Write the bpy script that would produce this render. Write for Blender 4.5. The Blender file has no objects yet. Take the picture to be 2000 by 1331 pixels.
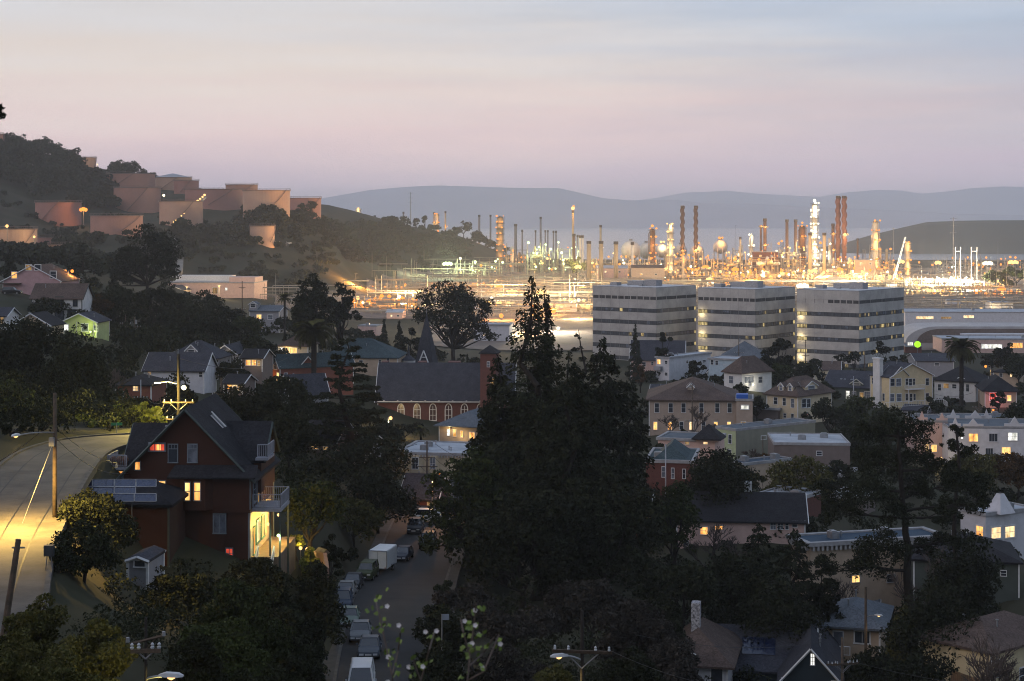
import bpy, math, random
import numpy as np
from mathutils import Vector, Matrix
R = math.radians
SC = bpy.context.scene
COL = SC.collection
# ---------------------------------------------------------------- camera
LENS = 60.0
FPX = 2000 * LENS / 36.0          # focal length in pixels of the 2000 px wide photograph
HY, CX, CZ = 430.0, 1000.0, 50.0  # horizon row, centre column, eye height
cam_d = bpy.data.cameras.new('camera'); cam = bpy.data.objects.new('camera', cam_d); COL.objects.link(cam)
cam.location = (0, 0, CZ); cam.rotation_euler = (R(90), 0, 0)
cam_d.lens = LENS; cam_d.sensor_width = 36; cam_d.sensor_fit = 'HORIZONTAL'
cam_d.shift_y = -(665.5 - HY) / 2000.0
cam_d.clip_start = 0.5; cam_d.clip_end = 60000
cam_d.dof.use_dof = True; cam_d.dof.focus_distance = 450; cam_d.dof.aperture_fstop = 5.0
SC.camera = cam
SC.view_settings.view_transform = 'Standard'; SC.view_settings.look = 'None'
SC.view_settings.exposure = 0.0; SC.view_settings.gamma = 1.0
SC.cycles.max_bounces = 5; SC.cycles.diffuse_bounces = 2; SC.cycles.glossy_bounces = 2
SC.cycles.transmission_bounces = 2; SC.cycles.volume_bounces = 2; SC.cycles.transparent_max_bounces = 4
SC.cycles.sample_clamp_indirect = 1.5; SC.cycles.sample_clamp_direct = 0; SC.cycles.filter_width = 1.05
SC.cycles.use_denoising = True; SC.cycles.use_adaptive_sampling = True; SC.cycles.adaptive_threshold = .02
SC.cycles.caustics_reflective = False; SC.cycles.caustics_refractive = False
# ---------------------------------------------------------------- world: afterglow sky
W = bpy.data.worlds.new('World'); SC.world = W; W.use_nodes = True
SUN_EL, SUN_AZ = 7.0, -75.0       # afterglow: low, to the left of the view (azimuth from +Y, negative = left)
def build_world():
    nt = W.node_tree; N = nt.nodes; L = nt.links; N.clear()
    def n(t, **k):
        o = N.new(t)
        for a, b in k.items(): setattr(o, a, b)
        return o
    out = n('ShaderNodeOutputWorld'); bg = n('ShaderNodeBackground'); L.new(bg.outputs[0], out.inputs[0])
    tc = n('ShaderNodeTexCoord'); sep = n('ShaderNodeSeparateXYZ'); L.new(tc.outputs['Generated'], sep.inputs[0])
    # soft stretched cloud streaks disturb the elevation a little
    mp = n('ShaderNodeMapping'); mp.inputs['Scale'].default_value = (2.2, 2.2, 26); mp.inputs['Rotation'].default_value = (0, R(2.5), 0)
    L.new(tc.outputs['Generated'], mp.inputs[0])
    no = n('ShaderNodeTexNoise'); no.inputs['Scale'].default_value = 1.6; no.inputs['Detail'].default_value = 5; no.inputs['Roughness'].default_value = .55
    L.new(mp.outputs[0], no.inputs[0])
    mz = n('ShaderNodeMath', operation='MULTIPLY_ADD'); mz.inputs[1].default_value = .075; mz.inputs[2].default_value = -.0375
    L.new(no.outputs[0], mz.inputs[0])
    az = n('ShaderNodeMath', operation='ADD'); L.new(sep.outputs[2], az.inputs[0]); L.new(mz.outputs[0], az.inputs[1])
    sq = n('ShaderNodeMath', operation='POWER'); sq.inputs[1].default_value = .5; sq.use_clamp = True
    cl = n('ShaderNodeMath', operation='MAXIMUM'); cl.inputs[1].default_value = 0.0; L.new(az.outputs[0], cl.inputs[0]); L.new(cl.outputs[0], sq.inputs[0])
    def ramp(stops):
        r = n('ShaderNodeValToRGB'); e = r.color_ramp.elements
        while len(e) < len(stops): e.new(.5)
        for q, (z, c) in zip(e, stops): q.position = math.sqrt(z); q.color = (*c, 1)
        L.new(sq.outputs[0], r.inputs[0]); return r
    warm = ramp([(0, (.66, .505, .55)), (.027, (.67, .51, .55)), (.054, (.735, .56, .54)), (.085, (.67, .585, .535)), (.114, (.58, .555, .555)), (.16, (.51, .525, .565)), (.35, (.41, .47, .58)), (1, (.27, .34, .48))])
    cool = ramp([(0, (.575, .47, .56)), (.027, (.575, .47, .56)), (.054, (.46, .425, .485)), (.085, (.40, .42, .50)), (.114, (.345, .41, .51)), (.16, (.345, .415, .53)), (.35, (.39, .46, .58)), (1, (.27, .34, .48))])
    wf = n('ShaderNodeMapRange'); wf.inputs[1].default_value = -.14; wf.inputs[2].default_value = .38; wf.interpolation_type = 'SMOOTHSTEP'
    n3 = n('ShaderNodeTexNoise'); n3.inputs['Scale'].default_value = 2.3; n3.inputs['Detail'].default_value = 6; n3.inputs['Roughness'].default_value = .62; m3 = n('ShaderNodeMapping'); m3.inputs['Scale'].default_value = (1.6, 1.6, 20); m3.inputs['Rotation'].default_value = (0, R(-4), 0); L.new(tc.outputs['Generated'], m3.inputs[0]); L.new(m3.outputs[0], n3.inputs[0])
    w3 = n('ShaderNodeMath', operation='MULTIPLY_ADD'); w3.inputs[1].default_value = .55; L.new(n3.outputs[0], w3.inputs[0]); w4 = n('ShaderNodeMath', operation='SUBTRACT'); w4.inputs[1].default_value = .275; L.new(sep.outputs[0], w4.inputs[0]); L.new(w4.outputs[0], w3.inputs[2])
    L.new(w3.outputs[0], wf.inputs[0])
    mx = n('ShaderNodeMix', data_type='RGBA'); L.new(wf.outputs[0], mx.inputs[0]); L.new(warm.outputs[0], mx.inputs[6]); L.new(cool.outputs[0], mx.inputs[7])
    # faint brighter / duller streaks
    br = n('ShaderNodeMapRange'); br.inputs[1].default_value = .3; br.inputs[2].default_value = .7; br.inputs[3].default_value = .93; br.inputs[4].default_value = 1.07
    L.new(no.outputs[0], br.inputs[0])
    ml = n('ShaderNodeVectorMath', operation='SCALE'); L.new(mx.outputs[2], ml.inputs[0]); L.new(br.outputs[0], ml.inputs['Scale'])
    sky = n('ShaderNodeTexSky', sky_type='NISHITA'); sky.sun_disc = False; sky.sun_elevation = R(SUN_EL); sky.sun_rotation = R(SUN_AZ)
    sc = n('ShaderNodeVectorMath', operation='SCALE'); sc.inputs['Scale'].default_value = .004; L.new(sky.outputs[0], sc.inputs[0])
    ad = n('ShaderNodeVectorMath', operation='ADD'); L.new(ml.outputs[0], ad.inputs[0]); L.new(sc.outputs[0], ad.inputs[1])
    L.new(ad.outputs[0], bg.inputs[0]); bg.inputs[1].default_value = 1.32
build_world()
sun_d = bpy.data.lights.new('sun', 'SUN'); sun = bpy.data.objects.new('sun', sun_d); COL.objects.link(sun)
sun_d.energy = .80; sun_d.angle = R(40); sun_d.color = (1, .80, .74)
sv = Vector((math.sin(R(SUN_AZ)) * math.cos(R(SUN_EL)), math.cos(R(SUN_AZ)) * math.cos(R(SUN_EL)), math.sin(R(SUN_EL))))
sv = Vector((-.80, -.46, .38)).normalized()
sun.rotation_euler = sv.to_track_quat('Z', 'Y').to_euler()
# ---------------------------------------------------------------- small tools
def P(px, py, d):
    """world point that shows at photo pixel (px, py) when it stands d metres away along the view"""
    return Vector(((px - CX) / FPX * d, d, CZ - (py - HY) / FPX * d))
def S(d): return d / FPX
def tag(o, label=None, cat=None, group=None, kind=None):
    if label: o['label'] = label
    if cat: o['category'] = cat
    if group: o['group'] = group
    if kind: o['kind'] = kind
    return o
def empty(name, loc=(0, 0, 0), rz=0, label=None, cat=None, group=None):
    o = bpy.data.objects.new(name, None); COL.objects.link(o); o.location = loc; o.rotation_euler = (0, 0, rz)
    o.empty_display_size = .2
    return tag(o, label, cat, group)
def copy_tree(o, parent=None):
    c = o.copy(); COL.objects.link(c); c.parent = parent
    for ch in list(o.children): copy_tree(ch, c)
    return c
class MB:
    def __init__(s): s.v = []; s.f = []
    def poly(s, pts):
        b = len(s.v); s.v += [tuple(p) for p in pts]; s.f.append(tuple(range(b, b + len(pts)))); return s
    def box(s, x0, x1, y0, y1, z0, z1):
        b = len(s.v)
        s.v += [(x, y, z) for z in (z0, z1) for y in (y0, y1) for x in (x0, x1)]
        s.f += [tuple(b + i for i in q) for q in ((0, 2, 3, 1), (4, 5, 7, 6), (0, 1, 5, 4), (1, 3, 7, 5), (3, 2, 6, 7), (2, 0, 4, 6))]
        return s
    def bar(s, a, b, w, h=None):
        """square bar from a to b"""
        return s.cyl(a, b, w * .707, w * .707, 4)
    def cyl(s, a, b, r0, r1=None, n=8, cap=True):
        a = Vector(a); b = Vector(b); r1 = r0 if r1 is None else r1
        t = (b - a)
        if t.length < 1e-6: return s
        t.normalize(); u = t.orthogonal().normalized() if abs(t.z) < .99 else Vector((1, 0, 0)); w = t.cross(u)
        if n == 4: u, w = (u + w).normalized(), (w - u).normalized()
        k = len(s.v)
        for c, r in ((a, r0), (b, r1)):
            for i in range(n):
                g = 2 * math.pi * i / n; s.v.append(tuple(c + (u * math.cos(g) + w * math.sin(g)) * r))
        for i in range(n):
            j = (i + 1) % n; s.f.append((k + i, k + j, k + n + j, k + n + i))
        if cap: s.f.append(tuple(k + n + i for i in range(n))); s.f.append(tuple(k + n - 1 - i for i in range(n)))
        return s
    def tube(s, pts, r, n=5):
        for a, b in zip(pts[:-1], pts[1:]): s.cyl(a, b, r, r, n)
        return s
    def lathe(s, prof, n=24, c=(0, 0, 0)):
        k = len(s.v)
        for r, z in prof:
            for i in range(n):
                g = 2 * math.pi * i / n; s.v.append((c[0] + r * math.cos(g), c[1] + r * math.sin(g), c[2] + z))
        for q in range(len(prof) - 1):
            for i in range(n):
                j = (i + 1) % n; s.f.append((k + q * n + i, k + q * n + j, k + (q + 1) * n + j, k + (q + 1) * n + i))
        if prof[-1][0] > 1e-3: s.f.append(tuple(k + (len(prof) - 1) * n + i for i in range(n)))
        return s
    def ball(s, c, r, n=8, m=5, sz=1):
        return s.lathe([(max(r * math.sin(math.pi * i / m), 1e-4), -r * sz * math.cos(math.pi * i / m)) for i in range(m + 1)], n, c)
    def loft(s, secs, cap=True):
        k = len(s.v); n = len(secs[0])
        for q in secs: s.v += [tuple(p) for p in q]
        for a in range(len(secs) - 1):
            for i in range(n):
                j = (i + 1) % n; s.f.append((k + a * n + i, k + a * n + j, k + (a + 1) * n + j, k + (a + 1) * n + i))
        if cap:
            s.f.append(tuple(k + n - 1 - i for i in range(n))); s.f.append(tuple(k + (len(secs) - 1) * n + i for i in range(n)))
        return s
    def mesh(s, name, m=None, smooth=False):
        me = bpy.data.meshes.new(name); me.from_pydata(s.v, [], s.f)
        if m: me.materials.append(m)
        if smooth: me.polygons.foreach_set('use_smooth', [True] * len(me.polygons))
        me.update(); return me
    def build(s, name, m, parent=None, loc=None, rz=None, smooth=False, label=None, cat=None, group=None, kind=None):
        o = bpy.data.objects.new(name, s.mesh(name, m, smooth)); COL.objects.link(o)
        if parent: o.parent = parent
        if loc is not None: o.location = loc
        if rz is not None: o.rotation_euler = (0, 0, rz)
        return tag(o, label, cat, group, kind)
# ---------------------------------------------------------------- materials
_M = {}
def mat(name, c=(.5, .5, .5), rough=.8, metal=0, c2=None, ns=1.0, nd=4, boards=0, shingle=0, brick=0, bump=.0, bns=None, rnd=0, spec=.3, coat=0):
    """procedural surface: two tones through noise, optional board / shingle / brick relief"""
    if name in _M: return _M[name]
    m = bpy.data.materials.new(name); m.use_nodes = True; _M[name] = m
    nt = m.node_tree; N = nt.nodes; L = nt.links; p = N['Principled BSDF']
    p.inputs['Roughness'].default_value = rough; p.inputs['Metallic'].default_value = metal
    p.inputs['Specular IOR Level'].default_value = spec; p.inputs['Coat Weight'].default_value = coat
    tc = N.new('ShaderNodeTexCoord')
    c2 = c2 or tuple(x * .72 for x in c)
    no = N.new('ShaderNodeTexNoise'); no.inputs['Scale'].default_value = ns; no.inputs['Detail'].default_value = nd; no.inputs['Roughness'].default_value = .6
    L.new(tc.outputs['Object'], no.inputs[0])
    rp = N.new('ShaderNodeMapRange'); rp.inputs[1].default_value = .36; rp.inputs[2].default_value = .66; L.new(no.outputs[0], rp.inputs[0])
    mx = N.new('ShaderNodeMix'); mx.data_type = 'RGBA'; mx.inputs[6].default_value = (*c, 1); mx.inputs[7].default_value = (*c2, 1)
    L.new(rp.outputs[0], mx.inputs[0]); col = mx.outputs[2]
    if rnd:
        oi = N.new('ShaderNodeObjectInfo'); hs = N.new('ShaderNodeHueSaturation')
        r2 = N.new('ShaderNodeMapRange'); r2.inputs[3].default_value = 1 - rnd; r2.inputs[4].default_value = 1 + rnd; L.new(oi.outputs['Random'], r2.inputs[0])
        L.new(r2.outputs[0], hs.inputs['Value']); L.new(col, hs.inputs['Color']); col = hs.outputs[0]
    hgt = None
    if boards or shingle:
        wv = N.new('ShaderNodeTexWave'); wv.wave_type = 'BANDS'; wv.bands_direction = 'Z'; wv.wave_profile = 'SAW'
        wv.inputs['Scale'].default_value = (boards or shingle); wv.inputs['Distortion'].default_value = 0 if boards else .6; wv.inputs['Detail'].default_value = 2
        L.new(tc.outputs['Object'], wv.inputs[0]); hgt = wv.outputs['Fac']
        if shingle:
            vo = N.new('ShaderNodeTexVoronoi'); vo.inputs['Scale'].default_value = shingle * 2.2; L.new(tc.outputs['Object'], vo.inputs[0])
            hs = N.new('ShaderNodeHueSaturation'); r2 = N.new('ShaderNodeMapRange'); r2.inputs[3].default_value = .72; r2.inputs[4].default_value = 1.25
            sp = N.new('ShaderNodeSeparateColor'); L.new(vo.outputs['Color'], sp.inputs[0]); L.new(sp.outputs[0], r2.inputs[0])
            L.new(r2.outputs[0], hs.inputs['Value']); L.new(col, hs.inputs['Color']); col = hs.outputs[0]
    if brick:
        bk = N.new('ShaderNodeTexBrick'); bk.inputs['Scale'].default_value = brick; bk.inputs['Mortar'].default_value = (*[x * .6 for x in c], 1)
        mp = N.new('ShaderNodeMapping'); mp.inputs['Rotation'].default_value = (R(90), 0, 0); L.new(tc.outputs['Object'], mp.inputs[0]); L.new(mp.outputs[0], bk.inputs[0])
        L.new(col, bk.inputs['Color1']); bk.inputs['Color2'].default_value = (*c2, 1); col = bk.outputs[0]; hgt = bk.outputs['Fac']
    if bump and hgt is None:
        n2 = N.new('ShaderNodeTexNoise'); n2.inputs['Scale'].default_value = bns or ns * 6; n2.inputs['Detail'].default_value = 5
        L.new(tc.outputs['Object'], n2.inputs[0]); hgt = n2.outputs[0]
    if hgt is not None:
        b = N.new('ShaderNodeBump'); b.inputs['Strength'].default_value = bump or .5; b.inputs['Distance'].default_value = .05
        L.new(hgt, b.inputs['Height']); L.new(b.outputs[0], p.inputs['Normal'])
    L.new(col, p.inputs['Base Color'])
    return m
def emat(name, c, st, c2=None, ns=0, lo=.35):
    """light-giving surface; with ns the inside of a lit room: curtains and furniture vary it"""
    if name in _M: return _M[name]
    m = bpy.data.materials.new(name); m.use_nodes = True; _M[name] = m
    nt = m.node_tree; N = nt.nodes; L = nt.links; N.clear()
    out = N.new('ShaderNodeOutputMaterial'); e = N.new('ShaderNodeEmission'); L.new(e.outputs[0], out.inputs[0])
    e.inputs[0].default_value = (*c, 1); e.inputs[1].default_value = st
    if ns:
        tc = N.new('ShaderNodeTexCoord'); mp = N.new('ShaderNodeMapping'); mp.inputs['Scale'].default_value = (1, 1, .45); L.new(tc.outputs['Object'], mp.inputs[0])
        no = N.new('ShaderNodeTexNoise'); no.noise_dimensions = '4D'; no.inputs['Scale'].default_value = ns; no.inputs['Detail'].default_value = 3; L.new(mp.outputs[0], no.inputs[0])
        oi = N.new('ShaderNodeObjectInfo'); mm = N.new('ShaderNodeMath'); mm.operation = 'MULTIPLY'; mm.inputs[1].default_value = 40; L.new(oi.outputs['Random'], mm.inputs[0]); L.new(mm.outputs[0], no.inputs['W'])
        rp = N.new('ShaderNodeMapRange'); rp.inputs[1].default_value = .35; rp.inputs[2].default_value = .65; L.new(no.outputs[0], rp.inputs[0])
        mx = N.new('ShaderNodeMix'); mx.data_type = 'RGBA'; L.new(rp.outputs[0], mx.inputs[0])
        mx.inputs[6].default_value = (*[x * lo for x in (c2 or c)], 1); mx.inputs[7].default_value = (*c, 1)
        L.new(mx.outputs[2], e.inputs[0])
    m.cycles.emission_sampling = 'NONE'
    return m
def leafmat(name, c, c2, rnd=.25):
    """foliage: tone differs from clump to clump and from tree to tree; thin leaves let some light through"""
    if name in _M: return _M[name]
    m = bpy.data.materials.new(name); m.use_nodes = True; _M[name] = m
    nt = m.node_tree; N = nt.nodes; L = nt.links; p = N['Principled BSDF']; out = N['Material Output']
    p.inputs['Roughness'].default_value = .75; p.inputs['Specular IOR Level'].default_value = .06
    g = N.new('ShaderNodeNewGeometry'); oi = N.new('ShaderNodeObjectInfo')
    mx = N.new('ShaderNodeMix'); mx.data_type = 'RGBA'; mx.inputs[6].default_value = (*c, 1); mx.inputs[7].default_value = (*c2, 1)
    L.new(g.outputs['Random Per Island'], mx.inputs[0])
    hs = N.new('ShaderNodeHueSaturation'); r2 = N.new('ShaderNodeMapRange'); r2.inputs[3].default_value = 1 - rnd; r2.inputs[4].default_value = 1 + rnd
    L.new(oi.outputs['Random'], r2.inputs[0]); L.new(r2.outputs[0], hs.inputs['Value']); L.new(mx.outputs[2], hs.inputs['Color'])
    L.new(hs.outputs[0], p.inputs['Base Color'])
    return m
LIT = [emat('lit_window_amber', (1, .50, .14), 1.9, (1, .35, .07), 1.4), emat('lit_window_gold', (1, .62, .22), 2.1, (1, .45, .10), 1.0), emat('lit_window_cream', (1, .74, .40), 2.0, (1, .6, .25), 1.2)]
LITW = emat('lit_window_white', (.95, .93, .85), 1.7, (.8, .8, .7), 1.0)
LITR = emat('lit_window_red', (1, .13, .07), 1.0, (.9, .06, .03), 1.2)
LITD = emat('lit_window_dim', (.85, .52, .2), .55, (.6, .3, .1), 1.3)
GLASS = mat('window_glass', (.035, .045, .06), .08, c2=(.02, .025, .035), ns=.6, spec=.8)
GLASSB = mat('window_glass_curtained', (.16, .18, .22), .12, c2=(.07, .08, .10), ns=1.5, spec=.7)
WHITE = mat('white_paint', (.62, .62, .62), .5, c2=(.5, .5, .5), ns=1.5)
DARKTRIM = mat('dark_green_trim', (.05, .065, .06), .6)
METAL = mat('galvanised_metal', (.30, .31, .33), .45, .6, ns=2)
STEEL = mat('grey_steel', (.16, .16, .17), .55, .3, ns=.4)
WOODP = mat('weathered_pole_wood', (.10, .07, .05), .9, c2=(.05, .04, .03), ns=3, bump=.4)
TRUNK = mat('tree_bark', (.022, .017, .014), .95, c2=(.011, .009, .008), ns=2.5, bump=.6)
BARE = mat('bare_twig_bark', (.10, .08, .07), .95, c2=(.05, .04, .036), ns=2)
LEAFM = {
 'dark': leafmat('dark_evergreen_leaves', (.010, .013, .007), (.026, .030, .015)),
 'fir': leafmat('conifer_needles', (.010, .014, .008), (.030, .034, .017)),
 'mid': leafmat('green_leaves', (.018, .026, .009), (.044, .052, .017)),
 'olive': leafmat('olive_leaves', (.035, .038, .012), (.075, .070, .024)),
 'rust': leafmat('rusty_leaves', (.035, .020, .009), (.075, .042, .016)),
 'grey': leafmat('grey_scrub', (.020, .019, .017), (.046, .041, .036)),
 'far': leafmat('hillside_leaves', (.014, .018, .011), (.034, .038, .021)),
 'bright': leafmat('lamplit_leaves', (.10, .13, .025), (.19, .20, .045)),  # lamplight on the bushes is put into this brighter leaf colour
}
def lamp_light(parent, loc, power, color=(1, .62, .25), radius=.4, kind='POINT', spot=None):
    l = bpy.data.lights.new('lamp_light', kind); o = bpy.data.objects.new('lamp_light', l); COL.objects.link(o)
    l.energy = power; l.color = color; l.shadow_soft_size = radius
    if kind == 'SPOT': l.spot_size = R(spot or 140); l.spot_blend = .6
    o.parent = parent; o.location = loc
    return o
AMBER, GOLD, COOLW = (1, .43, .09), (1, .70, .32), (1, .90, .68)
BULB = {'a': emat('sodium_bulb', (1, .31, .05), 1.9), 'g': emat('golden_bulb', (1, .58, .20), 2.2), 'w': emat('white_bulb', (1, .88, .60), 3.5), 'n': emat('green_bulb', (.75, 1, .40), 4.0), 'r': emat('red_bulb', (1, .12, .05), 3.0)}
BCOL = {'a': AMBER, 'g': GOLD, 'w': COOLW, 'n': (.8, 1, .5), 'r': (1, .15, .08)}
# ================================================================ the setting
# building plots: key -> (photo column, row of the wall's foot, distance) of the near corner
BASE = dict(
 pink=(118, 590, 420), white2=(160, 648, 390), greenlit=(188, 657, 365), garage=(98, 658, 350), leftedge=(11, 640, 335),
 blueA=(398, 772, 320), blueB=(425, 742, 352), redsmall=(295, 800, 272), gableR=(462, 722, 372), warehouse=(496, 581, 900), shedfar=(355, 577, 880),
 greyapt=(545, 648, 540), litporch=(601, 697, 430), redgable=(547, 752, 378), tealroof=(776, 722, 432), cedarhouse=(568, 818, 300), darkroof=(655, 895, 250),
 church=(1000, 838, 408), steeple=(846, 775, 448), porchhip=(942, 864, 372), flatcream=(912, 940, 300), pinkblock=(735, 669, 640), slate=(852, 1000, 250),
 house=(487, 1097, 138), shed=(288, 1146, 118),
 R1=(1335, 742, 520), R2=(1307, 742, 500), R3=(1446, 746, 490), R3b=(1497, 742, 520), R4=(1449, 760, 440), R5=(1558, 829, 398), R6=(1440, 856, 382), R7=(1520, 822, 400),
 R8=(1437, 898, 330), R9=(1660, 905, 310), R10=(1352, 960, 262), R11=(1396, 905, 300), R12=(1452, 925, 285), R13=(1562, 1010, 252), R14=(1572, 1062, 232), R15=(1582, 1170, 206),
 R16=(1718, 1292, 182), R17=(1640, 1400, 168), R17b=(1420, 1390, 168), R18=(1936, 1400, 158), R19=(1925, 1100, 228), R19b=(1990, 1160, 200), R20=(1836, 912, 345),
 R21=(1738, 800, 440), R22=(1713, 790, 452), R23=(1905, 785, 455), R24=(1985, 795, 440), R25=(1862, 742, 540), R26=(1640, 742, 520), R27=(1712, 1215, 208),
)
# storage tanks on the hill: left, right, top row, bottom row, distance, cone roof, label
TANKS = [
 (70, 158, 395, 438, 1150, 0, 'broad rust-pink tank on the lower slope with an orange floodlight at its edge'),
 (207, 302, 340, 369, 1400, 0, 'wide dusky tank on the skyline just under the tall ridge trees'),
 (301, 374, 347, 371, 1460, 1, 'skyline tank with a low cone roof behind its neighbours'),
 (340, 388, 353, 377, 1390, 0, 'small tank tucked in front of the cone-roofed tank'),
 (223, 313, 367, 414, 1280, 0, 'tall rosy tank with the white lamp at its upper corner'),
 (312, 396, 393, 438, 1150, 0, 'tank beside the slanting string of stair lights'),
 (362, 474, 370, 402, 1310, 0, 'broad tank behind the top of the lit stairway'),
 (441, 503, 361, 378, 1390, 0, 'small tank peeping over the skyline beside the ridge-end tanks'),
 (475, 566, 372, 414, 1200, 0, 'large tan tank with a railed rim near the end of the ridge'),
 (565, 627, 387, 412, 1280, 0, 'last tank of the ridge, half hidden by two round trees'),
 (178, 278, 421, 452, 1050, 0, 'pale wide tank above the big dark oak crown'),
 (-35, 71, 447, 496, 950, 0, 'big pink tank cut by the edge of the picture below the orange lamp'),
 (71, 117, 463, 487, 1000, 0, 'low tank squeezed between the big pink tank and the oak crown'),
 (95, 146, 477, 493, 960, 0, 'low cream tank just above the pink house roof'),
 (488, 536, 441, 474, 1100, 0, 'orange-brown tank standing alone among scrub below the ridge'),
 (159, 187, 308, 330, 1500, 0, 'tank glowing yellow on the skyline beside the ridge trees'),
 (-12, 6, 262, 300, 1320, 0, 'narrow dark tank at the very top of the hill, cut by the picture edge'),
]
CPX = [ (24, 573, 405), (-300, 300, 1300), (0, 306, 1420), (60, 300, 1450), (110, 306, 1460), (170, 326, 1530), (260, 340, 1540), (330, 372, 1500), (420, 378, 1450), (560, 412, 1290), (640, 420, 1500), (690, 426, 1600), (760, 432, 1700),
 (840, 444, 1780), (900, 458, 1820), (945, 478, 1850), (985, 496, 1870), (1010, 508, 1880), (340, 470, 1080), (430, 462, 1150), (560, 470, 1270), (620, 475, 1390), (700, 488, 1570), (820, 500, 1680), (900, 512, 1720),
 (640, 400, 1700), (760, 440, 1880), (880, 480, 1960), (345, 505, 990), (430, 514, 1180), (400, 576, 880), (330, 572, 880), (480, 570, 950), (400, 560, 960), (560, 524, 1440), (700, 529, 1560), (850, 528, 1660), (960, 529, 1660), (250, 520, 760), (150, 500, 800), (0, 500, 860), (-250, 480, 800), (-250, 520, 500), (60, 540, 560), (240, 560, 560),
 (400, 592, 900), (560, 590, 1000), (700, 600, 960), (330, 620, 560), (430, 640, 560), (250, 640, 470), (330, 690, 430), (480, 690, 480), (640, 640, 640), (780, 680, 600), (900, 690, 620), (880, 745, 500),
 (230, 720, 330), (100, 740, 300), (0, 720, 300), (-300, 640, 320), (170, 800, 240), (60, 830, 220), (-200, 800, 220), (300, 850, 200), (430, 860, 215), (560, 930, 215), (480, 800, 300), (640, 880, 260), (720, 850, 390), (760, 880, 350), (690, 885, 330), (800, 845, 400), (700, 960, 225), (760, 920, 280),
 (600, 1090, 150), (640, 1120, 148), (560, 1120, 140), (420, 1150, 124), (330, 1180, 108), (200, 1170, 100), (250, 1290, 80), (450, 1310, 92), (600, 1280, 118),
 (900, 1170, 180), (1000, 1190, 196), (900, 1300, 135), (1050, 1320, 125), (1200, 1300, 135), (1300, 1210, 175), (1150, 1130, 215), (1250, 1060, 250), (1000, 1010, 275), (1100, 950, 320), (1400, 1120, 220), (1380, 1300, 178), (1800, 1340, 172), (1900, 1250, 192), (2100, 1250, 190), (2300, 900, 355),
 (1780, 1000, 290), (1500, 985, 298), (1650, 940, 322), (1200, 850, 392), (1750, 840, 405), (1960, 850, 397), (1100, 760, 500), (2200, 720, 570), (700, 560, 1250), (1000, 560, 1280), (1300, 560, 1280), (1700, 560, 1280), (2200, 560, 1280), (1000, 520, 1850), (1500, 520, 1850), (2100, 520, 1850)]
ROADZ = 30.5
def _road_upper():
    pts = [(-110, 1345), (-72, 1215), (-25, 1070), (50, 960), (112, 885), (185, 862), (262, 858), (330, 856)]
    out = []
    for px, py in pts:
        d = (CZ - ROADZ) * FPX / (py - HY); q = P(px, py, d); out.append((q.x - (0 if py > 940 else 0), q.y, ROADZ))
    return out
UPPER = _road_upper()
STREET = [tuple(P(*q)) for q in ((770, 1480, 108), (775, 1345, 127), (776, 1250, 146), (780, 1180, 164), (796, 1135, 180), (818, 1090, 196), (828, 1050, 212), (836, 1020, 228), (852, 985, 252), (880, 935, 300), (890, 905, 345), (900, 880, 372))]
def _cps():
    c = [(0, 0, 48.2), (0, 11, 45.2), (-6, 11, 45.4), (8, 11, 45), (0, 30, 37.5), (-10, 30, 38.5), (12, 30, 36), (0, 60, 27.5), (-10, 62, 29.5), (14, 60, 24), (0, 90, 20), (-6, 100, 19), (12, 95, 15), (30, 100, 9), (45, 120, 4), (60, 60, 14), (-60, 60, 38), (-60, 20, 45), (60, 10, 42),
         (-17, 72, 28), (-29.5, 125, 23.4), (-30.5, 131, 24), (-26, 126, 21.8), (-24, 133, 22), (-24, 118, 22.4), (-28, 118, 24.2), (-27.5, 112, 25), (-20, 130, 21), (-19, 120, 20.5), (-22, 108, 24), (-14, 90, 23.5), (-36, 140, 29), (-62, 100, 37), (-58, 125, 35), (-62, 150, 36), (-75, 180, 36), (-40, 165, 29.5), (-30, 165, 29), (-18, 105, 22), (-8, 118, 17.5), (-6, 140, 15.6)]
    for px, py, d in CPX: c.append(tuple(P(px, py, d)))
    for k, (px, py, d) in BASE.items(): c.append(tuple(P(px, py, d)))
    for l, r, t, b, d, *_ in TANKS:
        q = P((l + r) / 2, b, d); c.append(tuple(q)); c.append((q.x, q.y - 18, q.z - 1)); c.append((q.x, q.y + 18, q.z))
    for x, y, z in UPPER + STREET: c.append((x, y, z - .1))
    return [(x, y, max(z, 0) if y < 1200 else max(z, .6)) for x, y, z in c]
def _warp(x, y):
    yy = np.maximum(y, 14.0); return np.stack([3.2 * np.clip(x / yy, -1.6, 1.6), np.log(yy)], -1)
_CP = np.array(_cps()); _CW = _warp(_CP[:, 0], _CP[:, 1])
def _ker(a, b): return -np.sqrt(((a[:, None, :] - b[None, :, :]) ** 2).sum(-1) + 1e-5)
_n = len(_CP)
_A = np.zeros((_n + 1, _n + 1)); _A[:_n, :_n] = _ker(_CW, _CW) + np.eye(_n) * .012; _A[:_n, _n] = 1; _A[_n, :_n] = 1
_RW = np.linalg.solve(_A, np.append(_CP[:, 2], 0))
def _pathdist(x, y, path):
    best = np.full(x.shape, 1e9); bz = np.zeros(x.shape)
    for (x0, y0, z0), (x1, y1, z1) in zip(path[:-1], path[1:]):
        dx, dy = x1 - x0, y1 - y0; t = np.clip(((x - x0) * dx + (y - y0) * dy) / (dx * dx + dy * dy), 0, 1)
        d = np.hypot(x - x0 - t * dx, y - y0 - t * dy); k = d < best
        best = np.where(k, d, best); bz = np.where(k, z0 + t * (z1 - z0), bz)
    return best, bz
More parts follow.
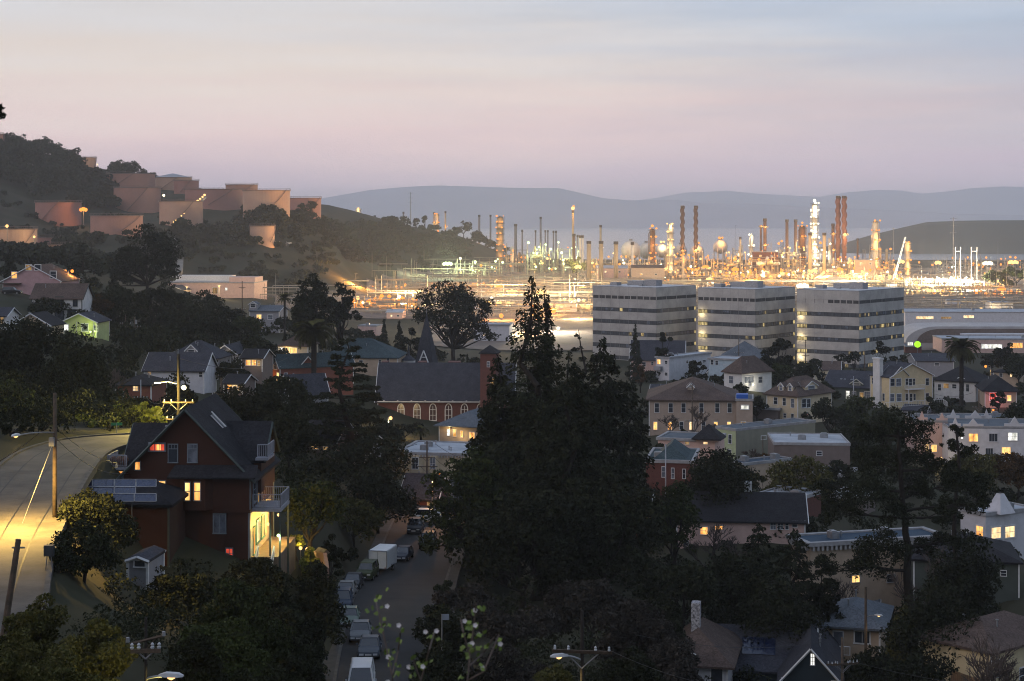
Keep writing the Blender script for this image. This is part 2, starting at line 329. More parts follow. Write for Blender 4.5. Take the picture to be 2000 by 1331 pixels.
def ground_np(x, y, carve=True):
    x = np.asarray(x, float); y = np.asarray(y, float); out = np.empty(x.shape)
    fx, fy = x.ravel(), y.ravel(); fo = np.empty(fx.shape)
    for i in range(0, len(fx), 4000):
        fo[i:i + 4000] = _ker(_warp(fx[i:i + 4000], fy[i:i + 4000]), _CW) @ _RW[:_n] + _RW[_n]
    z = np.maximum(fo.reshape(x.shape), .0)
    z = np.where(y > 1900, z * np.clip((2150 - y) / 250, 0, 1) + np.clip((y - 2150) / 250, 0, 1) * -5, z)
    z = np.where(y < -20, 47 - np.clip(-y / 60, 0, 30), z)
    if carve:
        for path, hw in ((UPPER, 4.2), (STREET, 6.2)):
            d, bz = _pathdist(x, y, path); k = np.clip((d - hw) / 3.0, 0, 1)
            z = np.where(k < 1, z * k + (bz - .3) * (1 - k), z)
    return z
def ground(x, y): return float(ground_np(np.array([x]), np.array([y]))[0])
def build_ground():
    xs = list(np.arange(-150, 151, 2.6)); s = 3.0; x = 150
    while x < 26000: x += s; s *= 1.11; xs += [x, -x]
    xs = np.array(sorted(xs))
    ys = list(np.arange(0, 300, 2.4)); y = ys[-1]; s = 3.0
    while y < 40000:
        y += s; ys.append(y); s = min(s * 1.012, 26) if y < 2300 else s * 1.2
    y = 0; s = 4
    while y > -4000: y -= s; s *= 1.35; ys.append(y)
    ys = np.array(sorted(ys))
    X, Y = np.meshgrid(xs, ys); Z = ground_np(X, Y)
    rng = np.random.default_rng(3)
    Z = Z + np.where((Y > 20) & (Y < 1900), rng.normal(0, .10, Z.shape), 0)
    nx, ny = len(xs), len(ys)
    V = np.stack([X, Y, Z], -1).reshape(-1, 3)
    i = np.arange(nx * ny).reshape(ny, nx)
    Fq = np.stack([i[:-1, :-1], i[:-1, 1:], i[1:, 1:], i[1:, :-1]], -1).reshape(-1, 4)
    me = bpy.data.meshes.new('ground'); me.from_pydata(V.tolist(), [], Fq.tolist())
    me.polygons.foreach_set('use_smooth', [True] * len(me.polygons))
    m = mat('dry_grass_and_soil', (.022, .026, .014), .95, c2=(.045, .040, .026), ns=.035, nd=9, bump=.6, bns=.8, spec=.1); me.materials.append(m)
    o = bpy.data.objects.new('ground', me); COL.objects.link(o); tag(o, kind='structure')
build_ground()
def strip(name, path, off0, off1, dz, m, parent=None, thick=.0, n=4, kind=None, extra=None):
    """ribbon along a path between two sideways offsets"""
    pts = []
    for a, b in zip(path[:-1], path[1:]):
        for t in range(n): pts.append(Vector(a).lerp(Vector(b), t / n))
    pts.append(Vector(path[-1]))
    for _ in range(3): pts = [pts[0]] + [(pts[i - 1] + pts[i] * 2 + pts[i + 1]) / 4 for i in range(1, len(pts) - 1)] + [pts[-1]]
    mb = MB(); L_, R_ = [], []
    for i, p in enumerate(pts):
        t = (pts[min(i + 1, len(pts) - 1)] - pts[max(i - 1, 0)]); t.z = 0; t.normalize(); s = Vector((t.y, -t.x, 0))
        L_.append(p + s * off0 + Vector((0, 0, dz))); R_.append(p + s * off1 + Vector((0, 0, dz)))
    D = Vector((0, 0, thick))
    for i in range(len(pts) - 1):
        mb.poly((L_[i], R_[i], R_[i + 1], L_[i + 1]))
        if thick:
            mb.poly((L_[i], L_[i + 1], L_[i + 1] - D, L_[i] - D)); mb.poly((R_[i + 1], R_[i], R_[i] - D, R_[i + 1] - D))
    return mb.build(name, m, parent, kind=kind)
ASPH = mat('dimmed_worn_asphalt', (.018, .018, .020), .85, c2=(.011, .011, .012), ns=.5, nd=8, bump=.35, bns=6)  # street asphalt darkened in colour to carry the dim foreground light
ASPH2 = mat('dusty_asphalt', (.10, .088, .075), .85, c2=(.05, .046, .042), ns=.35, nd=9, bump=.4, bns=5)
KERB = mat('concrete_kerb', (.085, .08, .075), .9, c2=(.05, .048, .045), ns=1.2, bump=.3)
SIDEW = mat('concrete_pavement', (.05, .048, .045), .9, c2=(.03, .03, .028), ns=.8, bump=.3)
strip('upper_road', UPPER, -3.6, 3.6, 0, ASPH2, thick=.6, kind='structure')
strip('upper_road_kerb', UPPER, -3.9, -3.6, .12, KERB, thick=.6, kind='structure')
strip('upper_road_kerb', UPPER, 3.6, 3.9, .12, KERB, thick=.6, kind='structure')
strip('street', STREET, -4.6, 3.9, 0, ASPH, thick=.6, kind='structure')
strip('street_kerb', STREET, -4.85, -4.6, .13, KERB, thick=.7, kind='structure')
strip('street_kerb', STREET, 3.9, 4.15, .13, KERB, thick=.7, kind='structure')
strip('street_pavement', STREET, 4.15, 5.2, .12, SIDEW, thick=.7, kind='structure')
strip('street_pavement', STREET, -6.0, -4.85, .12, SIDEW, thick=.7, kind='structure')
# tar seams that wander over the worn upper road
def seams():
    rr = random.Random(8); m = mat('tar_seam', (.02, .02, .02), .7)
    for off in (-1.8, .3, 2.2):
        path = [(x + rr.uniform(-.35, .35), y, z) for x, y, z in UPPER]
        strip('tar_seam', path, off - .05, off + .05, .006, m, n=3, kind='structure')
seams()
# gravelled refinery land: one great pale yard with darker berms worn into it
def build_yard():
    m = mat('refinery_yard_gravel', (.20, .155, .13), .95, c2=(.07, .06, .05), ns=.02, nd=9, bump=.3, bns=.3)
    n = 64; mb = MB(); jj, ii = np.meshgrid(np.arange(n + 1), np.arange(n + 1), indexing='ij'); D = 650 * (1750 / 650) ** (jj / n); X = (330 + 1900 * ii / n - CX) / FPX * D; Z = ground_np(X, D) + .35
    for j in range(n):
        for i in range(n):
            q = []
            for a, c in ((0, 0), (1, 0), (1, 1), (0, 1)): q.append((X[j + c, i + a], D[j + c, i + a], Z[j + c, i + a]))
            if max(p[2] for p in q) < 7.4 and not (q[0][1] < 850 and q[0][0] < -40): mb.poly(q)
    mb.build('refinery_yard', m, kind='structure')
build_yard()
# the bay and the land beyond it
def build_water():
    m = mat('bay_water', (.05, .07, .09), .18, c2=(.045, .06, .08), ns=.002, bump=.0, spec=.5)
    nt = m.node_tree; p = nt.nodes['Principled BSDF']
    tc = nt.nodes.new('ShaderNodeTexCoord'); mp = nt.nodes.new('ShaderNodeMapping'); mp.inputs['Scale'].default_value = (.02, .06, .06)
    no = nt.nodes.new('ShaderNodeTexNoise'); no.inputs['Scale'].default_value = 1; no.inputs['Detail'].default_value = 6
    b = nt.nodes.new('ShaderNodeBump'); b.inputs['Strength'].default_value = .3; b.inputs['Distance'].default_value = 2
    nt.links.new(tc.outputs['Object'], mp.inputs[0]); nt.links.new(mp.outputs[0], no.inputs[0]); nt.links.new(no.outputs[0], b.inputs['Height']); nt.links.new(b.outputs[0], p.inputs['Normal'])
    mb = MB(); mb.poly(((-16000, 2080, .25), (16000, 2080, .25), (16000, 14000, .25), (-16000, 14000, .25)))
    mb.build('bay_water', m, kind='structure')
build_water()
def ridge(name, prof, d, depth, m, seed, amp):
    """a range of hills: crest heights from the skyline profile, slopes down on both sides, gullies by noise"""
    rr = np.random.default_rng(seed); px = np.array([q[0] for q in prof], float); py = np.array([q[1] for q in prof], float)
    nx, ny = 220, 26; u = np.linspace(px[0], px[-1], nx); X = (u - CX) / FPX * d
    H = CZ + (HY - np.interp(u, px, py)) / FPX * d
    ph = rr.uniform(0, 6, 8); V = []
    for j in range(ny):
        t = j / (ny - 1) * 2 - 1                       # -1 front foot, 0 crest, 1 back foot
        prof_h = 1 - abs(t) ** 1.25
        for i in range(nx):
            g = sum(math.sin(X[i] / d * k * 30 + ph[k] + t * 2.2) / k for k in range(2, 8)) * amp * abs(t) * (1 - abs(t)) * 3
            V.append((X[i] * (1 + t * depth / d), d + t * depth, H[i] * prof_h + g * H[i] - 3))
    F = [(j * nx + i, j * nx + i + 1, (j + 1) * nx + i + 1, (j + 1) * nx + i) for j in range(ny - 1) for i in range(nx - 1)]
    me = bpy.data.meshes.new(name); me.from_pydata(V, [], F); me.materials.append(m); me.polygons.foreach_set('use_smooth', [True] * len(me.polygons))
    o = bpy.data.objects.new(name, me); COL.objects.link(o); tag(o, kind='structure')
HILL = mat('hazy_hill_tint', (.33, .32, .35), .95, c2=(.26, .255, .27), ns=.002, nd=6)  # pale lavender of the distant haze is mixed into the hill colour
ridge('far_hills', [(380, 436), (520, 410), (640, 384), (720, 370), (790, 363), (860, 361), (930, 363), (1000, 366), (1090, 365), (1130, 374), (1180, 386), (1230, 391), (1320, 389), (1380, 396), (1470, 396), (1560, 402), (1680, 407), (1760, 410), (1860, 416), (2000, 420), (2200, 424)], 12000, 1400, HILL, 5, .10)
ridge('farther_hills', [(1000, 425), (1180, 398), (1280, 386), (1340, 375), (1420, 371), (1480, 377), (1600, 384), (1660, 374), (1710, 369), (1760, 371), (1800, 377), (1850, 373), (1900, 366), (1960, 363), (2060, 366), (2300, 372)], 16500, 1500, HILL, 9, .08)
DHILL = mat('near_hill_grass', (.055, .06, .048), .95, c2=(.08, .08, .058), ns=.004, nd=7)
ridge('point_hill', [(1560, 488), (1640, 474), (1700, 456), (1760, 441), (1810, 430), (1870, 427), (2000, 426), (2150, 428), (2300, 445), (2420, 480)], 2900, 420, DHILL, 2, .05)
# the evening haze over the bay: one closed box of pale, even air round everything
def build_haze():
    m = bpy.data.materials.new('haze'); m.use_nodes = True; nt = m.node_tree; nt.nodes.clear()
    out = nt.nodes.new('ShaderNodeOutputMaterial'); v = nt.nodes.new('ShaderNodeVolumePrincipled')
    v.inputs['Color'].default_value = (.94, .95, .98, 1); v.inputs['Density'].default_value = HAZE; v.inputs['Anisotropy'].default_value = .25
    nt.links.new(v.outputs[0], out.inputs['Volume']); m.cycles.homogeneous_volume = True
    MB().box(-14500, 14500, -4500, 19500, -9, 345).build('haze', m, kind='stuff')
HAZE = 0.95e-4
build_haze()
# ================================================================ trees and plants
def leaves_mesh(name, C, size, m, rng, stretch=.55, flat=0.0, along=None, jit=.55):
    """many small leaf-shaped faces at the points C"""
    n = len(C); C = np.asarray(C, float)
    u = rng.normal(size=(n, 3)); u[:, 2] *= (1 - flat)
    if along is not None: u = along + .35 * rng.normal(size=(n, 3))
    u /= np.linalg.norm(u, axis=1)[:, None] + 1e-9
    w = rng.normal(size=(n, 3)); v = np.cross(u, w); v /= np.linalg.norm(v, axis=1)[:, None] + 1e-9
    s = size * rng.uniform(1 - jit, 1 + jit, (n, 1))
    a = C - u * s * .5; b = C + v * s * stretch * .5 + u * s * .06; c = C + u * s * .5; e = C - v * s * stretch * .5 + u * s * .06
    V = np.stack([a, b, c, e], 1).reshape(-1, 3).astype(np.float32)
    me = bpy.data.meshes.new(name); me.vertices.add(4 * n); me.vertices.foreach_set('co', V.ravel())
    me.loops.add(4 * n); me.loops.foreach_set('vertex_index', np.arange(4 * n, dtype=np.int32))
    me.polygons.add(n); me.polygons.foreach_set('loop_start', np.arange(0, 4 * n, 4, dtype=np.int32))
    me.materials.append(m); me.update(calc_edges=True); return me
def clump_points(rng, rx, ry, rz, n, k, rc=.30, top=-.45, shell=.62):
    """points gathered in k clumps over the outside of an ellipsoid"""
    D = rng.normal(size=(k * 4, 3)); D /= np.linalg.norm(D, axis=1)[:, None]; D = D[D[:, 2] > top][:k]
    cc = D * np.array([rx, ry, rz]) * rng.uniform(.50, .98, (len(D), 1)); cr = rc * min(rx, ry, rz * 1.15) * rng.uniform(.6, 1.35, len(D))
    wgt = cr ** 2; idx = rng.choice(len(D), n, p=wgt / wgt.sum())
    q = rng.normal(size=(n, 3)); q[:, 2] += .35; q /= np.linalg.norm(q, axis=1)[:, None]
    rad = cr[idx][:, None] * rng.uniform(shell, 1.12, (n, 1))
    return cc[idx] + q * rad * np.array([1.12, 1.12, .85]), cc, cr
def limb(mb, a, b, r0, r1, rr, n=4, sag=0, seg=6):
    a = Vector(a); b = Vector(b); p = a
    for i in range(1, n + 1):
        t = i / n; q = a.lerp(b, t) + Vector((rr.uniform(-1, 1), rr.uniform(-1, 1), rr.uniform(-.6, .6))) * (b - a).length * .05 * (t < 1) + Vector((0, 0, sag * math.sin(math.pi * t)))
        mb.cyl(p, q, r0 + (r1 - r0) * (i - 1) / n, r0 + (r1 - r0) * t, seg, cap=False); p = q
SEED = [100]
def place(px, d, pb=None):
    x = (px - CX) / FPX * d; z = ground(x, d) if pb is None else P(px, pb, d).z
    return x, z
def thing_tree(name, px, d, label, cat='tree', group=None, pb=None):
    x, z = place(px, d, pb); SEED[0] += 1
    e = empty(name, (x, d, z - .15), 0, label, cat, group); return e, np.random.default_rng(SEED[0]), random.Random(SEED[0]), z
def broad(px, d, ptop, wpx, label, leaf='dark', name='broadleaf_tree', low=.28, ls=6.0, dens=8.5, k=None, group=None, pb=None, rc=.32, squash=1, cat='tree', multi=None, trunk=True):
    """broad crown on a trunk; crown top shows at row ptop, width in photo pixels; low = crown foot as a share of the height"""
    e, rng, rr, z = thing_tree(name, px, d, label, cat, group, pb)
    zt = P(px, ptop, d).z; H = max(zt - z, 1.2); r = wpx * S(d) / 2; cz = H * (1 + low) / 2; rz = H * (1 - low) / 2 * squash
    apx = wpx * (H * (1 - low) / S(d)) * .78; n = int(min(max(apx * dens / (ls * ls * .45), 300), 26000)); lsz = ls * S(d)
    k = k or int(np.clip(apx / 260, 9, 70))
    if multi:                                           # crown made of several masses: (dx, dz, scale)
        pts = []; cs = []
        for dx, dz, sc in multi:
            p, cc, cr = clump_points(rng, r * sc, r * sc * .9, rz * sc, max(int(n * sc * sc / sum(q[2] ** 2 for q in multi)), 60), max(int(k * sc), 6), rc)
            o = np.array([dx * r, rr.uniform(-.3, .3) * r, cz + dz * rz]); pts.append(p + o); cs.append((o, cc))
        C = np.concatenate(pts); ends = [tuple(o + c) for o, cc in cs for c in cc[:5]]
    else:
        p, cc, cr = clump_points(rng, r, r * .92, rz, n, k, rc); C = p + np.array([0, 0, cz]); ends = [(c[0], c[1], c[2] + cz) for c in cc[:9]]
    C = C[C[:, 2] > .05]
    ob = bpy.data.objects.new('crown', leaves_mesh('crown', C, lsz, LEAFM[leaf], rng)); COL.objects.link(ob); ob.parent = e
    if trunk:
        mb = MB(); tr = max(H * .022, .10); fork = Vector((rr.uniform(-.1, .1) * r, 0, H * max(low, .22)))
        limb(mb, (0, 0, -1.2), fork, tr * 1.35, tr, rr, 4, seg=8)
        for q in ends: limb(mb, fork, Vector(q), tr * .6, tr * .12, rr, 4)
        mb.build('trunk', TRUNK, e, smooth=True)
    return e
def shrub(px, d, ptop, wpx, label, leaf='dark', **k):
    k.setdefault('name', 'shrub'); k.setdefault('cat', 'shrub'); k.setdefault('low', .02)
    return broad(px, d, ptop, wpx, label, leaf, **k)
def conifer(px, d, ptop, wpx, label, leaf='fir', name='conifer_tree', bare=.12, ls=6.0, n=9000, droop=.18, power=.85, whorls=34, pb=None, group=None, spire=0.0, ragged=.3, lean=0):
    e, rng, rr, z = thing_tree(name, px, d, label, 'tree', group, pb)
    H = P(px, ptop, d).z - z; r = wpx * S(d) / 2; lsz = ls * S(d)
    mb = MB(); tr = H * .016 + .08; limb(mb, (0, 0, -1), (lean, 0, H * .98), tr * 1.3, tr * .10, rr, 9, seg=9)
    br = []
    for i in range(whorls):
        t = bare + (1 - bare) * (i + rr.random() * .8) / whorls
        for j in range(rr.choice((3, 4, 5))):
            a = rr.uniform(0, 2 * math.pi); L_ = r * max((1 - t) ** power * (1 - spire * (t > .6)), .03) * rr.uniform(1 - ragged * 1.4, 1.08)
            if t - bare < .18: L_ *= .55 + .45 * (t - bare) / .18
            br.append((t, a, max(L_, .25)))
    mbb = mb
    tot = sum(b[2] ** 1.25 for b in br); pts = []; al = []
    for t, a, L_ in br:
        dirv = np.array([math.cos(a), math.sin(a), 0]); b0 = np.array([lean * t, 0, t * H]); up = .10 * L_ * (t > .5)
        m_ = max(int(n * L_ ** 1.25 / tot), 6); s = rng.uniform(.12, 1.0, m_) ** .75
        side = np.cross(dirv, [0, 0, 1]); lat = rng.normal(size=m_) * L_ * .17 * (1.15 - s); dz = up * s - droop * L_ * s ** 2 + rng.normal(size=m_) * .028 * H * .35
        p = b0 + dirv * (s * L_)[:, None] + side * lat[:, None]; p[:, 2] += dz - np.abs(rng.normal(size=m_)) * L_ * .06
        pts.append(p); al.append(np.tile(dirv * .7 + np.array([0, 0, -.5]), (m_, 1)))
        tip = b0 + dirv * L_ * .85 + np.array([0, 0, up * .85 - droop * L_ * .72])
        mbb.cyl(b0, tip, max(tr * .22 * (1 - t) + .02, .02), .012, 4, cap=False)
    C = np.concatenate(pts)
    ob = bpy.data.objects.new('crown', leaves_mesh('crown', C, lsz, LEAFM[leaf], rng, .5, along=np.concatenate(al))); COL.objects.link(ob); ob.parent = e
    mb.build('trunk', TRUNK, e, smooth=True); return e
def cedar(px, d, ptop, wpx, label, tiers=11, leaf='fir', n=9000, ls=5.5, pb=None, name='cedar_tree', bare=.15):
    """level tiers of branches with gaps between them"""
    e, rng, rr, z = thing_tree(name, px, d, label, 'tree', None, pb)
    H = P(px, ptop, d).z - z; r = wpx * S(d) / 2; mb = MB(); tr = H * .02 + .08
    limb(mb, (0, 0, -1), (0, 0, H * .985), tr * 1.3, .04, rr, 8, seg=9); pts = []; br = []
    for i in range(tiers):
        t = bare + (1 - bare) * (i + .2 * rr.random()) / tiers
        for j in range(rr.choice((5, 6, 7))):
            br.append((t + rr.uniform(-.012, .012), rr.uniform(0, 6.283), r * (1 - t * .95) ** .8 * rr.uniform(.6, 1.05)))
    tot = sum(b[2] ** 1.6 for b in br)
    for t, a, L_ in br:
        dv = np.array([math.cos(a), math.sin(a), .06]); b0 = np.array([0, 0, t * H]); sd = np.array([-dv[1], dv[0], 0]); m_ = max(int(n * L_ ** 1.6 / tot), 8)
        s = rng.uniform(.2, 1, m_) ** .7; lat = rng.normal(size=m_) * L_ * .15 * (1.25 - s)
        p = b0 + dv * (s * L_)[:, None] + sd * lat[:, None]; p[:, 2] += rng.normal(size=m_) * .12 + .04 * L_ * np.sin(s * 3); pts.append(p)
        mb.cyl(b0, b0 + dv * L_ * .92, tr * .25 * (1.1 - t), .015, 4, cap=False)
    ob = bpy.data.objects.new('crown', leaves_mesh('crown', np.concatenate(pts), ls * S(d), LEAFM[leaf], rng, .5, flat=.6)); COL.objects.link(ob); ob.parent = e
    mb.build('trunk', TRUNK, e, smooth=True); return e
def pine(px, d, ptop, label, pads, trunk, leaf='fir', ls=6.5, dens=8, pb=None, tw=20, name='pine_tree'):
    """open-branched pine: trunk as photo points, pads = (px, py, width, height) of each clump of needles"""
    e, rng, rr, z = thing_tree(name, trunk[0][0], d, label, 'tree', None, pb)
    o = Vector(e.location); loc = lambda a, b, dy=0: Vector(P(a, b, d + dy)) - o
    mb = MB(); T_ = [Vector((0, 0, -1.5))] + [loc(a, b) for a, b in trunk[1:]]; n = len(T_); tr = tw * S(d) / 2
    for i in range(n - 1): limb(mb, T_[i], T_[i + 1], tr * (1 - i / n) + .03, tr * (1 - (i + 1) / n) + .03, rr, 3, seg=9)
    pts = []
    for a, b, w, h in pads:
        r = w * S(d) / 2; rz = h * S(d) / 2; c = loc(a, b, rr.uniform(-.6, .6) * r * 1.5); m_ = int(w * h * .78 * dens / (ls * ls * .45))
        p, cc, cr = clump_points(rng, r, r * .9, rz, m_, max(int(w * h / 220), 5), .36, top=-.6); pts.append(p + np.array(c))
        src = min((T_[i].lerp(T_[i + 1], t / 6) for i in range(n - 1) for t in range(6)), key=lambda q: (q - c).length + max(q.z - c.z, 0) * 1.6)
        limb(mb, src, c, tr * .32, .03, rr, 5)
        for q in cc[:4]: limb(mb, src.lerp(c, .55), c + Vector(q), tr * .12, .012, rr, 3, seg=4)
    C = np.concatenate(pts)
    ob = bpy.data.objects.new('crown', leaves_mesh('crown', C, ls * S(d), LEAFM[leaf], rng, .35)); COL.objects.link(ob); ob.parent = e
    mb.build('trunk', TRUNK, e, smooth=True); return e
def bare_tree(px, d, ptop, wpx, label, pb=None, m=None, depth=5, name='bare_tree', forks=3, base_r=None, spread=.62, lean=0, group=None):
    e, rng, rr, z = thing_tree(name, px, d, label, 'tree', group, pb); H = P(px, ptop, d).z - z; W_ = wpx * S(d) / 2
    mb = MB(); k = W_ / H
    def grow(p, v, L_, r, lev):
        q = p + v * L_; mid = p.lerp(q, .5) + Vector((rr.uniform(-1, 1), rr.uniform(-1, 1), 0)) * L_ * .06
        mb.cyl(p, mid, r, r * .85, 5 if lev > 3 else 3, False); mb.cyl(mid, q, r * .85, r * .7, 5 if lev > 3 else 3, False)
        if lev == 0: return
        for i in range(forks if lev > 1 else forks + 1):
            w = v + Vector((rr.uniform(-1, 1) * spread * (1 + k), rr.uniform(-1, 1) * spread * (1 + k), rr.uniform(-.15, .55))) ; w.normalize()
            grow(p.lerp(q, rr.uniform(.55, 1)), w, L_ * rr.uniform(.58, .82), max(r * .62, .008 + .40 * S(d)), lev - 1)
    r0 = base_r or H * .022
    grow(Vector((0, 0, -.5)), Vector((lean, 0, 1)).normalized(), H * .30, r0, depth)
    mb.build('branches', m or BARE, e); return e
_fr = {}
def palm(px, d, ptop, wpx, pcrown, label, pb=None, fr=44, skirt=True):
    e, rng, rr, z = thing_tree('palm_tree', px, d, label, 'palm', None, pb); zc = P(px, pcrown, d).z - z; r = wpx * S(d) / 2
    mb = MB(); tr = r * .12
    for i in range(10): mb.cyl((0, 0, -1 + (zc + 1) * i / 10), (0, 0, -1 + (zc + 1) * (i + 1) / 10), tr * (1.05 if i else 1.3), tr * .92, 9, cap=False)
    mb.ball((0, 0, zc), tr * 1.7, 9, 5, 1.2); mb.build('trunk', TRUNK, e, smooth=True)
    if 'm' not in _fr:
        f = MB(); pth = []
        for i in range(15):
            t = i / 14; pth.append(Vector((t * .94 - .10 * t ** 3, 0, .36 * t - .62 * t ** 2.2)))
        f.tube(pth, .010, 4)
        for i in range(1, 15):
            t = i / 14; p = pth[i]; L_ = .26 * math.sin(math.pi * min(t * .85 + .12, 1)) + .03
            for s in (-1, 1):
                for o in (0, .5):
                    b = p.lerp(pth[i - 1], o); tip = b + Vector((L_ * .62, s * L_ * .85, -.10 * L_ - .05 * t)); w = Vector((.042, 0, 0))
                    f.poly((b - w * .6, tip, b + w * .9))
        _fr['m'] = f.mesh('frond', LEAFM['olive'])
    for i in range(fr):
        o = bpy.data.objects.new('frond', _fr['m']); COL.objects.link(o); o.parent = e; o.location = (0, 0, zc + tr * .8)
        el = rr.uniform(-.9, 1.15) if skirt else rr.uniform(-.4, 1.2); s = r * rr.uniform(.9, 1.12); o.scale = (s, s, s)
        o.rotation_euler = (rr.uniform(-.15, .15), -el * .78, i * 2.39996 + rr.uniform(-.1, .1))
    return e
def wood_mass(name, spots, m, seed, label, cat):
    """a wood that reads as one mass: every tree in it is real leaves on a trunk"""
    rng = np.random.default_rng(seed); rr = random.Random(seed); pts = []; sz = []
    for px, d, hm, wm in spots:
        x = (px - CX) / FPX * d; z = ground(x, d); n = int(np.clip(150 * (wm / 8) ** 1.2, 70, 260))
        p, cc, cr = clump_points(rng, wm / 2, wm / 2, hm * .45, n, 7, .42); pts.append(p + np.array([x, d, z + hm * .55]))
    C = np.concatenate(pts); me = leaves_mesh(name, C, 1.9, m, rng, .7, jit=.5)
    o = bpy.data.objects.new(name, me); COL.objects.link(o); tag(o, label, cat, kind='stuff'); return o
# ================================================================ building kit
ROOF = {
 'slate': mat('dark_slate_shingle', (.052, .055, .068), .85, c2=(.038, .04, .052), ns=.5, shingle=3.2, bump=.5, spec=.08),
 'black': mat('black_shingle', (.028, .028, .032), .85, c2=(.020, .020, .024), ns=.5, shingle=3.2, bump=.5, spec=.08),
 'brown': mat('brown_shingle', (.105, .078, .068), .9, c2=(.075, .056, .05), ns=.4, shingle=3.2, bump=.5, spec=.08),
 'bluegrey': mat('blue_grey_shingle', (.115, .13, .15), .85, c2=(.085, .10, .12), ns=.4, shingle=3.2, bump=.5, spec=.08),
 'teal': mat('teal_shingle', (.055, .08, .09), .85, c2=(.04, .06, .07), ns=.4, shingle=3.2, bump=.5, spec=.08),
 'membrane': mat('pale_roof_membrane', (.38, .41, .45), .75, c2=(.25, .28, .32), ns=.25, nd=7, bump=.2, spec=.12),
 'tar': mat('tar_and_gravel_roof', (.11, .13, .15), .8, c2=(.075, .09, .11), ns=.3, nd=7, bump=.3, spec=.08),
 'bluetar': mat('blue_tar_roof', (.035, .065, .10), .7, c2=(.025, .045, .075), ns=.3, nd=7, bump=.3, spec=.08),
}
def _w(n, c, **k): return mat(n, c, .8, c2=tuple(x * .84 for x in c), ns=.8, nd=6, **k)
WALL = {
 'white': _w('white_boards', (.58, .58, .58), boards=6, bump=.25), 'cream': _w('cream_boards', (.56, .47, .33), boards=6, bump=.25), 'yellow': _w('yellow_boards', (.58, .48, .30), boards=6, bump=.25),
 'pink': _w('dusty_pink_boards', (.42, .27, .28), boards=5, bump=.25), 'tan': _w('tan_stucco', (.40, .31, .23), bump=.2), 'stucco': _w('pale_stucco', (.50, .50, .53), bump=.2), 'rose': _w('rose_stucco', (.55, .38, .33), bump=.2),
 'grey': _w('grey_boards', (.26, .26, .28), boards=6, bump=.25), 'dkgreen': _w('dark_green_boards', (.07, .085, .075), boards=6, bump=.25), 'green': _w('pale_green_stucco', (.36, .41, .25), bump=.2), 'olive': _w('olive_grey_stucco', (.22, .215, .17), bump=.2),
 'blue': _w('pale_blue_boards', (.36, .45, .52), boards=6, bump=.25), 'brownw': _w('grey_brown_stucco', (.15, .12, .11), bump=.2), 'redwood': _w('red_brown_boards', (.060, .024, .016), boards=7, bump=.45), 'redb': _w('dark_red_boards', (.20, .07, .05), boards=6, bump=.3),
 'brick': mat('red_brick', (.15, .058, .046), .9, c2=(.10, .04, .034), ns=1.2, brick=3.2, bump=.4), 'limeg': _w('porch_lit_boards', (.46, .52, .22), boards=6, bump=.25), 'concrete': mat('office_concrete', (.43, .41, .385), .85, c2=(.31, .295, .28), ns=.22, nd=8, bump=.25, bns=1.2),
 'stone': _w('sandstone_render', (.34, .27, .22), bump=.2), 'navy': _w('navy_boards', (.03, .045, .055), boards=6, bump=.3),
}
_rb = random.Random(77)
class Bld:
    pass
def slab(mb, pts, t):
    pts = [Vector(p) for p in pts]; D = Vector((0, 0, t)); mb.poly(pts); mb.poly([p - D for p in reversed(pts)])
    for i in range(len(pts)):
        a, b = pts[i], pts[(i + 1) % len(pts)]; mb.poly((a, a - D, b - D, b))
def fbox(b, mb, face, u0, u1, z0, z1, o0, o1):
    if face == 'A': mb.box(u0, u1, -o1, -o0, z0, z1)
    else: mb.box(o0, o1, u0, u1, z0, z1)
def on_face(b, face, px, py):
    k = (px - CX) / FPX; cx, cy = b.c.x, b.c.y; s, c = math.sin(b.th), math.cos(b.th)
    if face == 'A': a = (cx - k * cy) / (c + k * s); y = cy + a * s; return -a, CZ - (py - HY) / FPX * y - b.c.z
    a = (k * cy - cx) / (s - k * c); y = cy + a * c; return a, CZ - (py - HY) / FPX * y - b.c.z
PANE = {'d': GLASS, 'b': GLASSB, 'w': LITW, 'r': LITR, 'm': LITD}
def window(b, face, px, py, w, h, kind='d', trim=None, mun=(1, 1), parent=None, t=None, name='window', sill=True):
    u0, z = on_face(b, face, px - w / 2, py); u1, _ = on_face(b, face, px + w / 2, py); _, zt = on_face(b, face, px, py - h / 2); _, zb = on_face(b, face, px, py + h / 2)
    return window_m(b, face, u0, u1, zb, zt, kind, trim, mun, parent, t, name, sill)
def window_m(b, face, u0, u1, zb, zt, kind='d', trim=None, mun=(1, 1), parent=None, t=None, name='window', sill=True, off=0):
    t = t or min(max((u1 - u0) * .10, .07), .16); mb = MB(); o0, o1 = off - .03, off + .075
    fbox(b, mb, face, u0 - t, u0, zb, zt, o0, o1); fbox(b, mb, face, u1, u1 + t, zb, zt, o0, o1)
    fbox(b, mb, face, u0 - t, u1 + t, zt, zt + t * 1.2, o0, o1 + .02); fbox(b, mb, face, u0 - t * (1.3 if sill else 1), u1 + t * (1.3 if sill else 1), zb - t, zb, o0, o1 + (.05 if sill else 0))
    for i in range(1, mun[0] + 1 - 1 + 1):
        if mun[0] > 1 and i < mun[0]:
            x = u0 + (u1 - u0) * i / mun[0]; fbox(b, mb, face, x - .025, x + .025, zb, zt, o0, off + .05)
    for i in range(1, mun[1]):
        x = zb + (zt - zb) * i / mun[1]; fbox(b, mb, face, u0, u1, x - .025, x + .025, o0, off + .052)
    fr = mb.build(name, trim or b.trim, parent or b.e)
    pm = PANE.get(kind) or _rb.choice(LIT); p = MB(); fbox(b, p, face, u0, u1, zb, zt, off - .02, off + .03); p.build('pane', pm, fr)
    return fr
